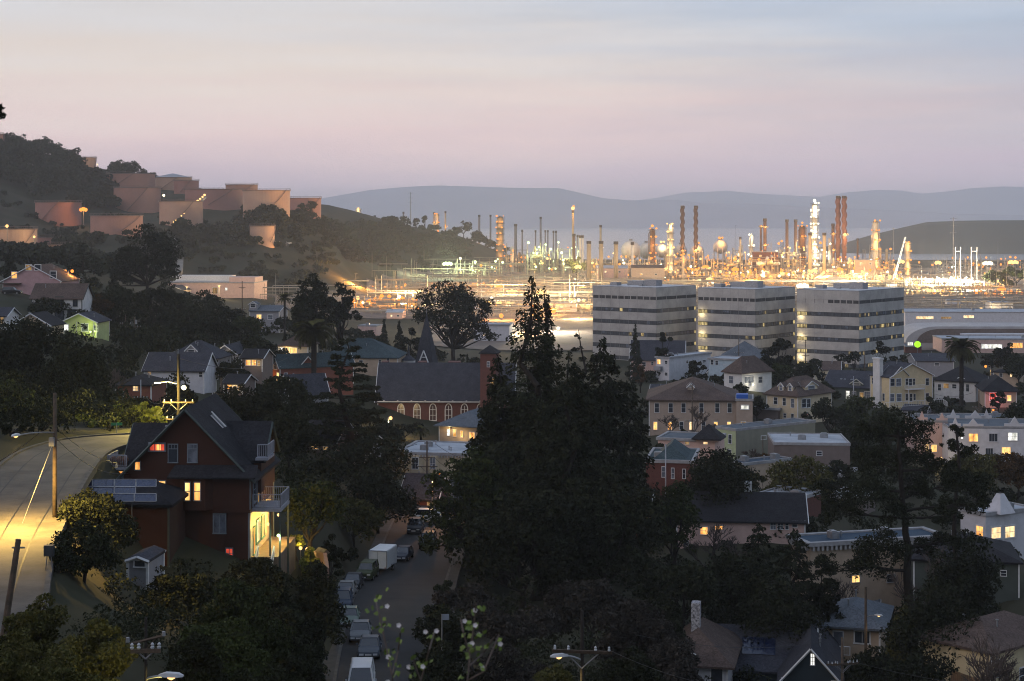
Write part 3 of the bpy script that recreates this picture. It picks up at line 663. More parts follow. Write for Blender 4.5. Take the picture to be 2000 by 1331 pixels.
def make_roof(b, roof, rise, over, rm, x0, x1, y0, y1, z, parent, wallm, name='roof', gable=True, tk=.2, barge=None):
    """roof over the rectangle x0..x1, y0..y1 with wall tops at z"""
    o = over; mb = MB(); gs = []; bs = []
    if roof == 'gx':
        ym = (y0 + y1) / 2; sl = rise / ((y1 - y0) / 2); e = z - o * sl; r = z + rise
        slab(mb, ((x0 - o, y0 - o, e), (x1 + o, y0 - o, e), (x1 + o, ym, r), (x0 - o, ym, r)), tk); slab(mb, ((x1 + o, y1 + o, e), (x0 - o, y1 + o, e), (x0 - o, ym, r), (x1 + o, ym, r)), tk)
        gs = [MB().poly(((x, y0, z - .02), (x, y1, z - .02), (x, ym, r - tk))) for x in (x0, x1)]
        bs = [MB().bar((x, q, e - .13), (x, ym, r - .13), .17) for x in (x0 - o, x1 + o) for q in (y0 - o, y1 + o)]
    elif roof == 'gy':
        xm = (x0 + x1) / 2; sl = rise / ((x1 - x0) / 2); e = z - o * sl; r = z + rise
        slab(mb, ((x0 - o, y1 + o, e), (x0 - o, y0 - o, e), (xm, y0 - o, r), (xm, y1 + o, r)), tk); slab(mb, ((x1 + o, y0 - o, e), (x1 + o, y1 + o, e), (xm, y1 + o, r), (xm, y0 - o, r)), tk)
        gs = [MB().poly(((x0, y, z - .02), (x1, y, z - .02), (xm, y, r - tk))) for y in (y0, y1)]
        bs = [MB().bar((q, y, e - .13), (xm, y, r - .13), .17) for y in (y0 - o, y1 + o) for q in (x0 - o, x1 + o)]
    elif roof == 'hip':
        a, bq, c, d = x0 - o, x1 + o, y0 - o, y1 + o; w, l = bq - a, d - c; h = min(w, l) / 2; r = z + rise; e = z
        if w >= l: p, q = (a + h, (c + d) / 2, r), (bq - h, (c + d) / 2, r)
        else: p, q = ((a + bq) / 2, c + h, r), ((a + bq) / 2, d - h, r)
        if w >= l: fs = (((a, c, e), (bq, c, e), q, p), ((bq, d, e), (a, d, e), p, q), ((bq, c, e), (bq, d, e), q), ((a, d, e), (a, c, e), p))
        else: fs = (((a, c, e), (bq, c, e), p), ((bq, d, e), (a, d, e), q), ((bq, c, e), (bq, d, e), q, p), ((a, d, e), (a, c, e), p, q))
        for f in fs: mb.poly([v for i, v in enumerate(f) if v != f[i - 1]])
        mb.box(a, bq, c, d, e - .22, e - .004)
    else:                                                   # flat, with parapet and cornice
        t = .16
        mb.poly(((x0 + t, y0 + t, z - .14), (x1 - t, y0 + t, z - .14), (x1 - t, y1 - t, z - .14), (x0 + t, y1 - t, z - .14)))
        ro = mb.build(name, rm, parent)
        pp = MB(); c = over
        pp.box(x0 - c, x1 + c, y0 - c, y0 + t, z - .45, z + .05); pp.box(x0 - c, x1 + c, y1 - t, y1 + c, z - .45, z + .05)
        pp.box(x0 - c, x0 + t, y0 + t, y1 - t, z - .45, z + .05); pp.box(x1 - t, x1 + c, y0 + t, y1 - t, z - .45, z + .05)
        pp.build('parapet', barge or mat('parapet_cap', (.30, .30, .31), .8, ns=1), ro)
        return ro
    ro = mb.build(name, rm, parent)
    dp = ro if parent == b.e else parent                    # never a fourth level
    for g in gs: g.build('gable', wallm, dp)
    for g in bs: g.build('bargeboard', barge or b.trim, dp)
    return ro
def bld(key, name, label, th, pxl, pxr, ptop, roof, rise, wall, rm, wins=(), LA=None, LB=None, over=.45, trim=None, cat='house', group=None, vents=2, chim=None, foot=3.0, corner=True, barge=None, mun=(1, 2)):
    """box building: near corner at BASE[key], face A runs left from it to column pxl, face B runs right to column pxr"""
    b = Bld(); px, py, d = BASE[key]; b.c = P(px, py, d); b.th = R(th); b.d = d; s, c = math.sin(b.th), math.cos(b.th); cx, cy = b.c.x, b.c.y
    b.trim = trim or WHITE; k = (pxl - CX) / FPX if pxl is not None else 0
    b.LA = LA or (cx - k * cy) / (c + k * s)
    k = (pxr - CX) / FPX if pxr is not None else 0
    b.LB = LB or (k * cy - cx) / (s - k * c)
    b.H = CZ - (ptop - HY) / FPX * d - b.c.z; b.rise = rise * S(d)
    b.e = empty(name, b.c, -b.th, label, cat, group); wm = WALL[wall] if isinstance(wall, str) else wall; b.wm = wm
    LA, LB, H = b.LA, b.LB, b.H
    mb = MB(); mb.box(-LA, 0, 0, LB, -foot, H - (.02 if roof != 'flat' else .2)); b.wall = mb.build('wall', wm, b.e)
    if corner and roof != 'flat':
        for (x, y) in ((0, 0), (-LA, 0), (0, LB)):
            MB().box(x - .09, x + .09, y - .09, y + .09, -.5, H - .03).build('corner_board', b.trim, b.wall)
    b.roof = make_roof(b, roof, b.rise, over, ROOF[rm] if isinstance(rm, str) else rm, -LA, 0, 0, LB, H, b.e, wm, barge=barge)
    zr = H + (b.rise if roof != 'flat' else -.35)
    for i in range(vents):
        fx, fy = _rb.uniform(.2, .8), _rb.uniform(.2, .8); zz = H - .2 if roof == 'flat' else H
        if roof == 'gx': zz = H + b.rise * (1 - abs(fy * 2 - 1))
        elif roof == 'gy': zz = H + b.rise * (1 - abs(fx * 2 - 1))
        elif roof == 'hip': zz = H + b.rise * min(1, 2 * min(fx * LA, LA - fx * LA, fy * LB, LB - fy * LB) / min(LA, LB))
        x, y = -LA * fx, LB * fy
        if roof == 'flat' and i % 2: MB().box(x - .7, x + .7, y - .5, y + .5, zz, zz + .9).box(x - .5, x + .5, y - .3, y + .3, zz + .9, zz + 1.0).build('roof_unit', METAL, b.roof)
        else: MB().cyl((x, y, zz - .4), (x, y, zz + .7), .09, .09, 7).cyl((x, y, zz + .7), (x, y, zz + .8), .15, .15, 7).build('vent_pipe', METAL, b.roof)
    if chim:
        fx, fy, hh, w = chim; x, y = -LA * fx, LB * fy
        MB().box(x - w / 2, x + w / 2, y - w / 2, y + w / 2, H, zr + hh).box(x - w / 2 - .08, x + w / 2 + .08, y - w / 2 - .08, y + w / 2 + .08, zr + hh, zr + hh + .2).build('chimney', WALL['brick'], b.roof)
    for q in wins:
        face, wx, wy, ww, wh = q[:5]; kind = q[5] if len(q) > 5 else 'd'; mu = q[6] if len(q) > 6 else mun
        if kind == 'door': window(b, face, wx, wy, ww, wh, 'd', mun=(1, 1), name='door', sill=False)
        else: window(b, face, wx, wy, ww, wh, kind, mun=mu)
    return b
def dormer(b, face, px, pyb, w, h, rise, rm, kind='d', depth=3.0):
    """gabled dormer standing out of the roof, front flush with the wall plane"""
    u0, z0 = on_face(b, face, px - w / 2, pyb); u1, _ = on_face(b, face, px + w / 2, pyb); _, z1 = on_face(b, face, px, pyb - h); rs = rise * S(b.d)
    o = .5                                                  # set back a little from the eave
    if face == 'A': X0, X1, Y0, Y1 = u0, u1, o, o + depth
    else: X0, X1, Y0, Y1 = -o - depth, -o, u0, u1
    dm = MB().box(X0, X1, Y0, Y1, z0 - .6, z1).build('dormer', b.wm, b.e)
    make_roof(b, 'gy' if face == 'A' else 'gx', rs, .22, ROOF[rm], X0, X1, Y0, Y1, z1, dm, b.wm, name='dormer_roof', tk=.12)
    q = (u1 - u0) * .24
    window_m(b, face, u0 + q, u1 - q, z0 + (z1 - z0) * .15, z1 - (z1 - z0) * .02, kind, mun=(1, 2), parent=dm, off=-o)
    return dm
def porch_lamp(b, face, px, py, power, col=GOLD, bulb='g', r=.14, off=.5):
    u, z = on_face(b, face, px, py); loc = (u, -off, z) if face == 'A' else (off, u, z)
    o = MB().ball((0, 0, 0), r, 8, 5).build('porch_lamp', BULB[bulb], b.e, loc=loc); lamp_light(o, ((0, -.4, 0) if face == 'A' else (.4, 0, 0)), power, col, .15); return o
def rail(mb, a, b, h=1.0, step=.16, z=0):
    a = Vector(a); b = Vector(b); n = max(int((b - a).length / step), 2)
    mb.bar(a + Vector((0, 0, h)), b + Vector((0, 0, h)), .07); mb.bar(a + Vector((0, 0, .12)), b + Vector((0, 0, .12)), .05)
    for i in range(n + 1):
        p = a.lerp(b, i / n); mb.bar(p + Vector((0, 0, .1)), p + Vector((0, 0, h)), .035 if 0 < i < n else .10)
# ================================================================ the town
# ---- left hillside
b = bld('pink', 'pink_house', 'pink gabled house on the hillside with two slanted attic windows and a lit garage', 4, 6, None, 548, 'gy', 30, 'pink', 'brown', LB=14,
  wins=[('A', 28, 538, 10, 12, 'g'), ('A', 104, 537, 11, 13, 'd'), ('A', 56, 523, 11, 10, 'm', (1, 1)), ('A', 74, 523, 11, 10, 'd', (1, 1))])
porch_lamp(b, 'A', 36, 573, 900, COOLW, 'w', .3)
u0, z0 = on_face(b, 'A', 4, 590); u1, z1 = on_face(b, 'A', 42, 553)
MB().box(u0, u1, -1.6, 0, z1 - .25, z1).build('porch_roof', ROOF['brown'], b.e); window(b, 'A', 20, 578, 26, 16, 'w', name='garage_door', sill=False)
b = bld('white2', 'white_house', 'white two-storey house with brown roof and dark window frames below the pink house', 3, 62, None, 581, 'gx', 26, 'white', 'brown', LB=8, trim=DARKTRIM,
  wins=[('A', 73, 592, 5, 10), ('A', 93, 591, 15, 16, 'd', (2, 1)), ('A', 116, 590, 15, 18, 'd', (2, 1)), ('A', 147, 590, 8, 17, 'd', (2, 1)), ('A', 92, 616, 16, 15, 'b', (2, 1)), ('A', 116, 616, 16, 15, 'b', (2, 1)), ('A', 140, 614, 14, 14, 'd', (2, 1))])
u0, z0 = on_face(b, 'A', 62, 605); u1, _ = on_face(b, 'A', 160, 605); MB().box(u0, u1, -.12, 0, z0 - .12, z0 + .1).build('belt_course', DARKTRIM, b.wall)
b = bld('greenlit', 'porch_house', 'small cottage whose gable and porch glow yellow-green from a porch light', 4, 121, None, 628, 'gy', 16, 'limeg', 'slate', LB=9,  # limeg wall carries the porch light's yellow-green in its colour
  wins=[('A', 128, 640, 11, 11, 'w'), ('A', 166, 640, 12, 14, 'b'), ('A', 193 - 6, 642, 8, 12, 'd')])
mb = MB(); rail(mb, (-b.LA, -1.5, 0), (0, -1.5, 0), 1.0, .3); mb.build('porch_railing', DARKTRIM, b.e)
for x in (-b.LA, -b.LA * .5, -.05): MB().bar((x, -1.5, -1), (x, -1.5, b.H), .12).build('porch_post', WHITE, b.e)
porch_lamp(b, 'A', 180, 648, 520, (.86, 1, .32), 'n', .22, 1.1)
b = bld('garage', 'solar_cottage', 'dark-roofed cottage with a bright solar panel on its slope, left of the green-lit cottage', 5, 24, None, 634, 'gy', 22, 'tan', 'black', LB=8, wins=[('A', 89, 646, 16, 16, 'd', (1, 1)), ('A', 50, 640, 8, 8)])
sl = MB(); x0 = -b.LA * .95; sl.poly(((x0, .5, b.H + .35), (x0, 5.5, b.H + .35), (-b.LA * .62, 5.5, b.H + b.rise * .76 + .25), (-b.LA * .62, .5, b.H + b.rise * .76 + .25))); sl.build('solar_panel', mat('solar_glass_pale', (.5, .55, .6), .2, c2=(.4, .45, .5), ns=.5), b.roof)
b = bld('leftedge', 'white_cottage', 'white gabled cottage cut by the edge of the picture', 4, -60, None, 616, 'gx', 14, 'white', 'slate', LB=7, wins=[('A', 4, 626, 6, 12, 'm')])
b = bld('blueB', 'blue_hip_house', 'house with dark blue hip roof and a small white-edged dormer', 6, 326, None, 700, 'hip', 32, 'grey', 'slate', LB=10, wins=[('A', 412, 716, 7, 14, 'g'), ('A', 340, 712, 8, 10)], vents=3)
dormer(b, 'A', 372, 690, 22, 6, 11, 'slate')
b = bld('blueA', 'long_blue_roof_house', 'long pale house under a dark blue roof, utility pole in front', 5, 282, None, 722, 'gx', 30, 'stucco', 'slate', LB=9, wins=[('A', 392, 732, 6, 9, 'd'), ('A', 338, 731, 8, 5, 'd'), ('A', 268 + 24, 728, 6, 8, 'm')], vents=4)
b = bld('gableR', 'small_gable_house', 'small house with white-edged gable and a glowing wall lamp at its side', 8, 418, None, 690, 'gy', 16, 'grey', 'slate', LB=10, wins=[('A', 452, 703, 8, 9, 'b'), ('A', 430, 703, 8, 9)], vents=2)
porch_lamp(b, 'A', 416, 682, 500, GOLD, 'g', .3, .8)
b = bld('redsmall', 'small_red_house', 'small reddish house with one bright square window below the long blue roof', 6, 226, None, 752, 'hip', 16, 'redb', 'black', LB=8, wins=[('A', 265, 759, 9, 9, 'g', (2, 2)), ('A', 238, 770, 8, 8)])
b = bld('greyapt', 'stepped_grey_apartments', 'pale grey stepped apartment building left of the first palm', 10, 488, None, 607, 'gx', 9, 'grey', 'bluegrey', LB=9, wins=[('A', 506, 619, 9, 8, 'y'), ('A', 508, 637, 10, 6, 'm'), ('A', 528, 620, 9, 8, 'b')])
dormer(b, 'A', 493, 602, 16, 8, 5, 'bluegrey')
b = bld('litporch', 'porch_bungalow', 'white bungalow with a warm lit porch under a brown roof behind the palm', 8, 544, None, 676, 'hip', 20, 'cream', 'brown', LB=10, wins=[('A', 573, 685, 14, 10, 'y', (2, 1)), ('A', 551, 684, 8, 10, 'w')])
porch_lamp(b, 'A', 560, 684, 300, GOLD, 'g', .15, .9)
b = bld('tealroof', 'long_hall', 'long tan hall with a broad teal roof behind the cedar', 4, 628, None, 699, 'hip', 34, 'tan', 'teal', LB=16, wins=[('A', 758, 705, 4, 9), ('A', 742, 706, 4, 6), ('A', 705, 708, 7, 8)], vents=3)
b = bld('redgable', 'red_gable_house', 'red-brown house with white-edged gables, its narrow end lit orange', 62, 530, 690, 716, 'gy', 22, 'redb', 'teal', wins=[('A', 538, 715, 6, 12, 'b'), ('A', 543, 737, 4, 17, 'g'), ('B', 558, 735, 6, 12, 'b')], vents=2)
porch_lamp(b, 'A', 536, 735, 130, AMBER, 'a', .1, .9)
dm = dormer(b, 'B', 603, 722, 30, 9, 17, 'teal', 'b')
b = bld('cedarhouse', 'tall_grey_gable_house', 'tall grey house with two stacked gables and warm windows, half behind the cedar', 62, 549, 640, 770, 'gy', 36, 'grey', 'slate', wins=[('A', 566, 742 + 8, 4, 14, 'm'), ('A', 566, 790, 4, 12, 'g'), ('B', 574, 801, 6, 9, 'g'), ('B', 583, 801, 5, 8, 'g')])
b = bld('darkroof', 'dark_gable_house', 'dark-roofed house with lit glazed end among the trees below the cedar', 20, 556, 668, 860, 'gx', 34, 'brownw', 'black', LB=7, wins=[('A', 615, 870, 12, 14, 'y', (3, 2)), ('A', 636, 876, 9, 6, 'm')])
b = bld('pinkblock', 'pink_block', 'pink blank-walled commercial block at the end of the long hall', 12, 699, 738, 636, 'flat', 0, 'rose', 'membrane', LB=8, cat='building', wins=[('A', 722, 663, 8, 5, 'y', (1, 1))], over=.1)
b = bld('slate', 'street_garage', 'low house with slate roof where the street bends out of sight', 12, 784, 862, 972, 'gx', 38, 'brick', 'slate', LB=8, wins=[('A', 840, 985, 10, 8, 'm')])
# ---- church
def church():
    b = bld('church', 'brick_church', 'dark brick church with long slate roof and white-framed pointed windows', 2, 738, None, 780, 'gx', 66, 'brick', 'slate', LB=15, cat='church', vents=0, over=.7)
    WF = mat('church_window_frame', (.72, .70, .66), .5); gl = mat('stained_glass', (.10, .06, .055), .2, c2=(.05, .035, .04), ns=3, spec=.6)
    for wx in (783, 814.5, 845.5, 876, 907, 938, 969):
        u0, zb = on_face(b, 'A', wx - 6.6, 822); u1, _ = on_face(b, 'A', wx + 6.6, 822); _, zt = on_face(b, 'A', wx, 789)
        w = (u1 - u0) / 2; uc = (u0 + u1) / 2; hs = zt - w * 1.75
        def arch(k):
            r_ = w * k; pts = [(uc - r_, zb - (k - 1) * w), (uc + r_, zb - (k - 1) * w), (uc + r_, hs)]
            for i in range(1, 7): t = i / 6; pts.append((uc + r_ * math.cos(t * math.pi / 2) ** .85, hs + (zt - hs + (k - 1) * w) * math.sin(t * math.pi / 2) ** 1.05))
            for i in range(5, -1, -1): t = i / 6; pts.append((uc - r_ * math.cos(t * math.pi / 2) ** .85, hs + (zt - hs + (k - 1) * w) * math.sin(t * math.pi / 2) ** 1.05))
            return pts
        inn, out = arch(.86), arch(1.12); mb = MB(); n = len(inn)
        for i in range(n):
            j = (i + 1) % n; f = lambda p, y: (p[0], y, p[1])
            mb.poly((f(out[i], -.14), f(out[j], -.14), f(inn[j], -.14), f(inn[i], -.14))); mb.poly((f(out[j], -.14), f(out[i], -.14), f(out[i], .02), f(out[j], .02))); mb.poly((f(inn[i], -.14), f(inn[j], -.14), f(inn[j], .02), f(inn[i], .02)))
        mb.box(uc - .05, uc + .05, -.09, .02, zb, zt - .5); mb.box(uc - w * .86, uc + w * .86, -.085, .02, hs - .05, hs + .05); mb.box(uc - w * .86, uc + w * .86, -.086, .02, zb + (hs - zb) * .5 - .05, zb + (hs - zb) * .5 + .05)
        wo = mb.build('arched_window', WF, b.e); MB().poly([(p[0], -.03, p[1]) for p in inn]).build('pane', gl, wo)
    for i, x in enumerate(np.linspace(-b.LA + 1.5, -1, 10)): MB().box(x - .16, x + .16, -.45, 0, b.H - .75, b.H - .35).build('eave_bracket', WF, b.wall)
    MB().box(-b.LA, 0, -.78, -.62, b.H - .75, b.H - .55).build('gutter', WF, b.roof)
    # small gablets on the far side of the ridge
    for wx, w in ((744, 12), (818, 16), (882, 24)):
        x0 = on_face(b, 'A', wx - w / 2, 715)[0]; x1 = on_face(b, 'A', wx + w / 2, 715)[0]; y = b.LB * .52; z = b.H + b.rise
        g = MB().box(x0, x1, y, y + 4, z - 2, z + .1).build('ridge_gablet', WALL['brick'], b.roof)
    # tall shingled spire on its square tower behind the nave
    t = bld('steeple', 'church_steeple', 'tall slate spire with a white triangular dormer rising behind the church roof', 14, 812, 854, 712, 'flat', 0, 'brick', 'slate', cat='steeple', vents=0, corner=False)
    zt = P(828, 612, 448).z - t.c.z; cx, cy = -t.LA / 2, t.LB / 2; h = t.LA / 2 + .1
    mb = MB(); base = [(cx - h, cy - h, t.H), (cx + h, cy - h, t.H), (cx + h, cy + h, t.H), (cx - h, cy + h, t.H)]
    mid = [(cx + (p[0] - cx) * .72, cy + (p[1] - cy) * .72, t.H + (zt - t.H) * .30) for p in base]
    for i in range(4): j = (i + 1) % 4; mb.poly((base[i], base[j], mid[j], mid[i])); mb.poly((mid[i], mid[j], (cx, cy, zt)))
    sp = mb.build('spire', ROOF['slate'], t.e); MB().cyl((cx, cy, zt - .6), (cx, cy, zt + 1.1), .07, .03, 6).build('finial', METAL, sp)
    # white A-shaped dormer on the front slope
    w = 1.25; zb = t.H + .5; zp = zb + 3.1; yb = cy - h * .98
    dm = MB(); dm.poly(((cx - w, yb - .12, zb), (cx + w, yb - .12, zb), (cx, yb - .12, zp))); dmo = dm.build('dormer', ROOF['slate'], sp)
    fr = MB(); fr.bar((cx - w, yb - .2, zb), (cx, yb - .2, zp), .26); fr.bar((cx + w, yb - .2, zb), (cx, yb - .2, zp), .26); fr.bar((cx - w, yb - .2, zb + .1), (cx + w, yb - .2, zb + .1), .22); fr.bar((cx - w * .55, yb - .19, zb + 1.35), (cx + w * .55, yb - .19, zb + 1.35), .18)
    fr.build('dormer_frame', WHITE, sp)
    # octagonal stair turret with its own needle roof
    q = P(798, 704, 440); tt = empty('stair_turret', (q.x, q.y, 0), 0, 'small white eight-sided turret with needle roof beside the spire', 'turret')
    MB().cyl((0, 0, 0), (0, 0, q.z), 1.75, 1.75, 8).build('drum', WHITE, tt); MB().cyl((0, 0, q.z), (0, 0, q.z + 1.2), 2.0, .55, 8).cyl((0, 0, q.z + 1.2), (0, 0, q.z + 4.2), .35, .03, 6).build('needle_roof', ROOF['slate'], tt)
    # brick corner tower at the far end with cap roof and lit arches
    BASE['ctower'] = (968, 838, 402)
    c = bld('ctower', 'church_bell_tower', 'square brick church tower with pointed cap, warm arched windows, half behind the redwood', 10, 938, 975, 690, 'hip', 14, 'brick', 'black', cat='tower', vents=0, corner=False, over=.35, wins=[('A', 968 - 14, 712, 5, 10, 'b'), ('A', 966 - 4, 745, 8, 12, 'm'), ('A', 963, 802, 10, 22, 'g', (2, 3))])
church()
b = bld('porchhip', 'porch_hall', 'low hip-roofed hall in front of the church with a glowing porch', 20, 858, 990, 834, 'hip', 25, 'tan', 'bluegrey', wins=[('A', 888, 846, 6, 14, 'g'), ('A', 876, 845, 5, 13, 'w'), ('A', 902, 848, 5, 13, 'g'), ('A', 922, 851, 10, 12, 'g', (2, 1))], over=1.0)
porch_lamp(b, 'A', 881, 836, 160, GOLD, 'g', .14, .9); porch_lamp(b, 'A', 905, 852, 120, GOLD, 'g', .12, .9)
# cream flat-roofed house with two bays
b = bld('flatcream', 'cream_bay_house', 'cream flat-roofed house with two white-windowed bays and bracketed cornice beside the street', 10, 778, 945, 886, 'flat', 0, 'cream', 'membrane', wins=[('A', 790, 900, 6, 13), ('A', 847, 934, 10, 6, 'g', (1, 1))], over=.45, LB=15, vents=5)
for (l, r) in ((800, 826), (836, 858)):
    u0 = on_face(b, 'A', l, 900)[0]; u1 = on_face(b, 'A', r, 900)[0]; zt = b.H - .5; zb = on_face(b, 'A', l, 922)[1]
    w = (u1 - u0) * .22; mb = MB(); pl = [(u0, 0), (u0 + w, -.8), (u1 - w, -.8), (u1, 0)]
    mb.loft([[(x, y, z) for x, y in pl] for z in (zb, zt)]); bay = mb.build('bay', b.wm, b.e)
    window_m(b, 'A', u0 + w + .15, u1 - w - .15, zb + .7, zt - .35, 'b' if l > 830 else 'd', mun=(2, 2), parent=bay, off=.8)
for x in np.linspace(-b.LA, 0, 26): MB().box(x - .08, x + .08, -.38, 0, b.H - .8, b.H - .46).build('eave_bracket', b.trim, b.wall)
# ---- right side of the town
b = bld('R1', 'slate_gable_hall', 'pink-walled house with long dark slate roof and a white-edged gable in front of the offices', 8, 1232, 1340, 702, 'gx', 34, 'rose', 'slate', LB=12, wins=[('A', 1258, 712, 6, 8), ('A', 1274, 710, 4, 6)], vents=1)
dormer(b, 'A', 1300, 699, 24, 1, 9, 'slate'); dormer(b, 'A', 1228 + 8, 690, 12, 3, 10, 'slate')
b = bld('R2', 'white_apartments', 'white two-storey flat-roofed apartment block with balconies on its narrow end', 38, 1281, 1388, 698, 'flat', 0, 'stucco', 'membrane', cat='building', wins=[('A', 1287, 707, 6, 9, 'g'), ('A', 1301, 708, 5, 6), ('A', 1301, 731, 5, 6), ('B', 1342, 707, 4, 5), ('B', 1343, 730, 4, 4), ('B', 1375, 706, 6, 5)], vents=3, over=.3)
u0, z0 = on_face(b, 'A', 1284, 722); u1, _ = on_face(b, 'A', 1294, 722); MB().box(u0 - .5, u1, -1.3, 0, z0 - .15, z0 + 1.0).build('balcony', WALL['grey'], b.e)
b = bld('R3b', 'blue_hip_roof_house', 'house showing only a broad blue-grey hip roof in front of the offices', 10, 1408, 1502, 700, 'hip', 30, 'blue', 'bluegrey', LB=14, vents=3, wins=[('A', 1430, 706, 6, 6)])
b = bld('R3', 'pale_blue_house', 'pale blue house with a white flat porch roof and lattice screen', 30, 1384, 1470, 702, 'flat', 0, 'blue', 'membrane', wins=[('A', 1391, 708, 5, 9), ('A', 1400, 709, 5, 8), ('B', 1429 + 22, 712, 7, 10, 'b')], vents=1, over=.3)
la = MB(); u0, z0 = on_face(b, 'A', 1412, 736); u1, z1 = on_face(b, 'A', 1444, 712)
for i in range(14):
    t = u0 + (u1 - u0) * i / 14; la.bar((t, -.06, z0), (min(t + (z1 - z0) * .6, u1), -.06, z1), .05); la.bar((t, -.08, z1), (min(t + (z1 - z0) * .6, u1), -.08, z0), .05)
la.build('lattice_screen', WHITE, b.e)
b = bld('R4', 'brown_hip_house', 'white bungalow with steep brown hip roof and a bright yard lamp', 50, 1415, 1506, 729, 'hip', 30, 'white', 'brown', wins=[('A', 1428, 742, 8, 14, 'b'), ('B', 1463, 742, 18, 12, 'b', (3, 1)), ('B', 1485, 742, 8, 12)], vents=1, over=.7)
porch_lamp(b, 'B', 1465, 751, 420, COOLW, 'w', .25, 1.0)
b = bld('R6', 'brown_roof_hall', 'long sandstone hall with brown hip roof and warm ground-floor windows behind bare trees', 6, 1268, None, 782, 'hip', 36, 'stone', 'brown', LB=22, cat='building', over=.8,
  wins=[('A', x, 832, 7, 15, k, (1, 2)) for x, k in ((1280, 'g'), (1308, 'g'), (1350, 'y'), (1398, 'g'), (1424, 'y'), (1331, 'd'), (1374, 'd'))] + [('A', x, 797, 8, 18, 'd') for x in (1283, 1310, 1335, 1370, 1401, 1425)], vents=4)
dormer(b, 'A', 1349, 757, 12, 2, 6, 'brown')
BASE['R6b'] = (1470, 856, 380)
b = bld('R6b', 'stone_annex', 'square sandstone annex with flat top and one lit window at the end of the hall', 8, 1438, None, 780, 'flat', 0, 'stone', 'tar', LB=10, cat='building', wins=[('A', 1455, 796, 14, 7, 'w', (2, 1)), ('A', 1452, 827, 9, 5, 'm')], over=.2, vents=1)
u0, z0 = on_face(b, 'A', 1441, 781)
MB().box(-b.LA, -b.LA * .28, 1, 4, b.H - .3, b.H + .9).build('blue_tarpaulin', mat('blue_tarpaulin', (.02, .10, .42), .5), b.roof)
b = bld('R7', 'white_carport', 'low carport with white flat roof beside the sandstone annex', 25, 1470, 1528, 798, 'flat', 0, 'brownw', 'membrane', LB=6, cat='carport', over=.5, vents=0)
b = bld('R5', 'dormer_house', 'cream two-storey corner house with brown roof and three white dormers', 42, 1498, 1624, 774, 'hip', 33, 'cream', 'brown', over=.8,
  wins=[('A', 1515, 783, 7, 13), ('A', 1532, 785, 6, 14), ('A', 1548, 788, 6, 17, 'b'), ('A', 1533, 812, 5, 8), ('A', 1548, 815, 5, 13), ('B', 1570, 788, 8, 16), ('B', 1579, 788, 7, 16), ('B', 1573, 815, 8, 16, 'r')], vents=1)
dormer(b, 'A', 1523, 764, 10, 11, 6, 'brown', 'b'); dormer(b, 'A', 1541, 765, 10, 11, 6, 'brown', 'b'); dormer(b, 'B', 1588, 768, 24, 14, 10, 'brown', 'b', 4)
b = bld('R26', 'far_gable_house', 'small house with lit gable end behind the dark green house', 12, 1600, 1700, 722, 'gx', 14, 'cream', 'brown', LB=9, wins=[('A', 1690 - 60, 730, 5, 6)])
b = bld('R22', 'dark_green_house', 'dark green house with charcoal roof, skylights and white-barred windows', 24, 1610, 1738, 757, 'gx', 26, 'dkgreen', 'slate', over=.6, trim=mat('pale_trim', (.5, .48, .42), .6), wins=[('A', 1656, 772, 7, 16, 'w', (2, 3)), ('A', 1668, 772, 7, 14, 'b', (2, 3)), ('A', 1683, 772, 7, 10, 'm'), ('A', 1694, 773, 10, 15, 'b', (3, 3)), ('A', 1707, 773, 10, 15, 'b', (3, 3))])
dormer(b, 'A', 1672, 752, 24, 3, 9, 'slate')
sk = MB()
for x in (.75, .68, .55): sk.box(-b.LA * x, -b.LA * x + .5, b.LB * .18, b.LB * .18 + .9, b.H + b.rise * .42, b.H + b.rise * .46)
sk.build('skylight', ROOF['membrane'], b.roof)
b = bld('R21', 'yellow_house', 'two-storey pale yellow house with white trim, balcony and tall white chimney', 62, 1700, 1821, 736, 'gx', 24, 'yellow', 'slate', over=.4, trim=WHITE,
  wins=[('A', 1706, 744, 5, 12), ('A', 1726, 776, 4, 14), ('B', 1743, 747, 8, 14), ('B', 1755, 747, 9, 14, 'b'), ('B', 1742, 777, 8, 14, 'b'), ('B', 1756, 777, 9, 14, 'b'), ('B', 1771, 746, 5, 12), ('B', 1778, 747, 6, 14), ('B', 1785, 746, 4, 12), ('B', 1771, 776, 5, 13), ('B', 1779, 777, 5, 15), ('B', 1786, 776, 4, 12), ('B', 1811, 746, 6, 13), ('B', 1811, 775, 6, 13)], vents=1)
u0, z0 = on_face(b, 'B', 1743, 734); u1, _ = on_face(b, 'B', 1773, 734)
g = MB().box(-3, .12, u0, u1, z0 - .5, z0 + .1).build('gable_bay', b.wm, b.e); make_roof(b, 'gx', 2.2, .3, ROOF['slate'], -4, .12, u0, u1, z0 + .1, g, b.wm, name='bay_roof')
mb = MB(); u0, z0 = on_face(b, 'B', 1767, 760); u1, _ = on_face(b, 'B', 1799, 760); mb.box(.02, 1.5, u0, u1, z0 - .2, z0); rail(mb, (1.45, u0, z0), (1.45, u1, z0), 1.0, .22); rail(mb, (.05, u0, z0), (1.45, u0, z0), 1.0, .22); mb.build('balcony', WHITE, b.e)
for u in (u0, u1): MB().bar((1.42, u, -1), (1.42, u, z0), .14).build('balcony_post', WHITE, b.e)
u0, z0 = on_face(b, 'A', 1709, 790); u1, _ = on_face(b, 'A', 1722, 790); zt = on_face(b, 'A', 1715, 702)[1]
MB().box(u0, u1, -.7, .5, -1, zt).box(u0 - .15, u1 + .15, -.85, .65, zt, zt + .4).build('chimney', WALL['white'], b.e)
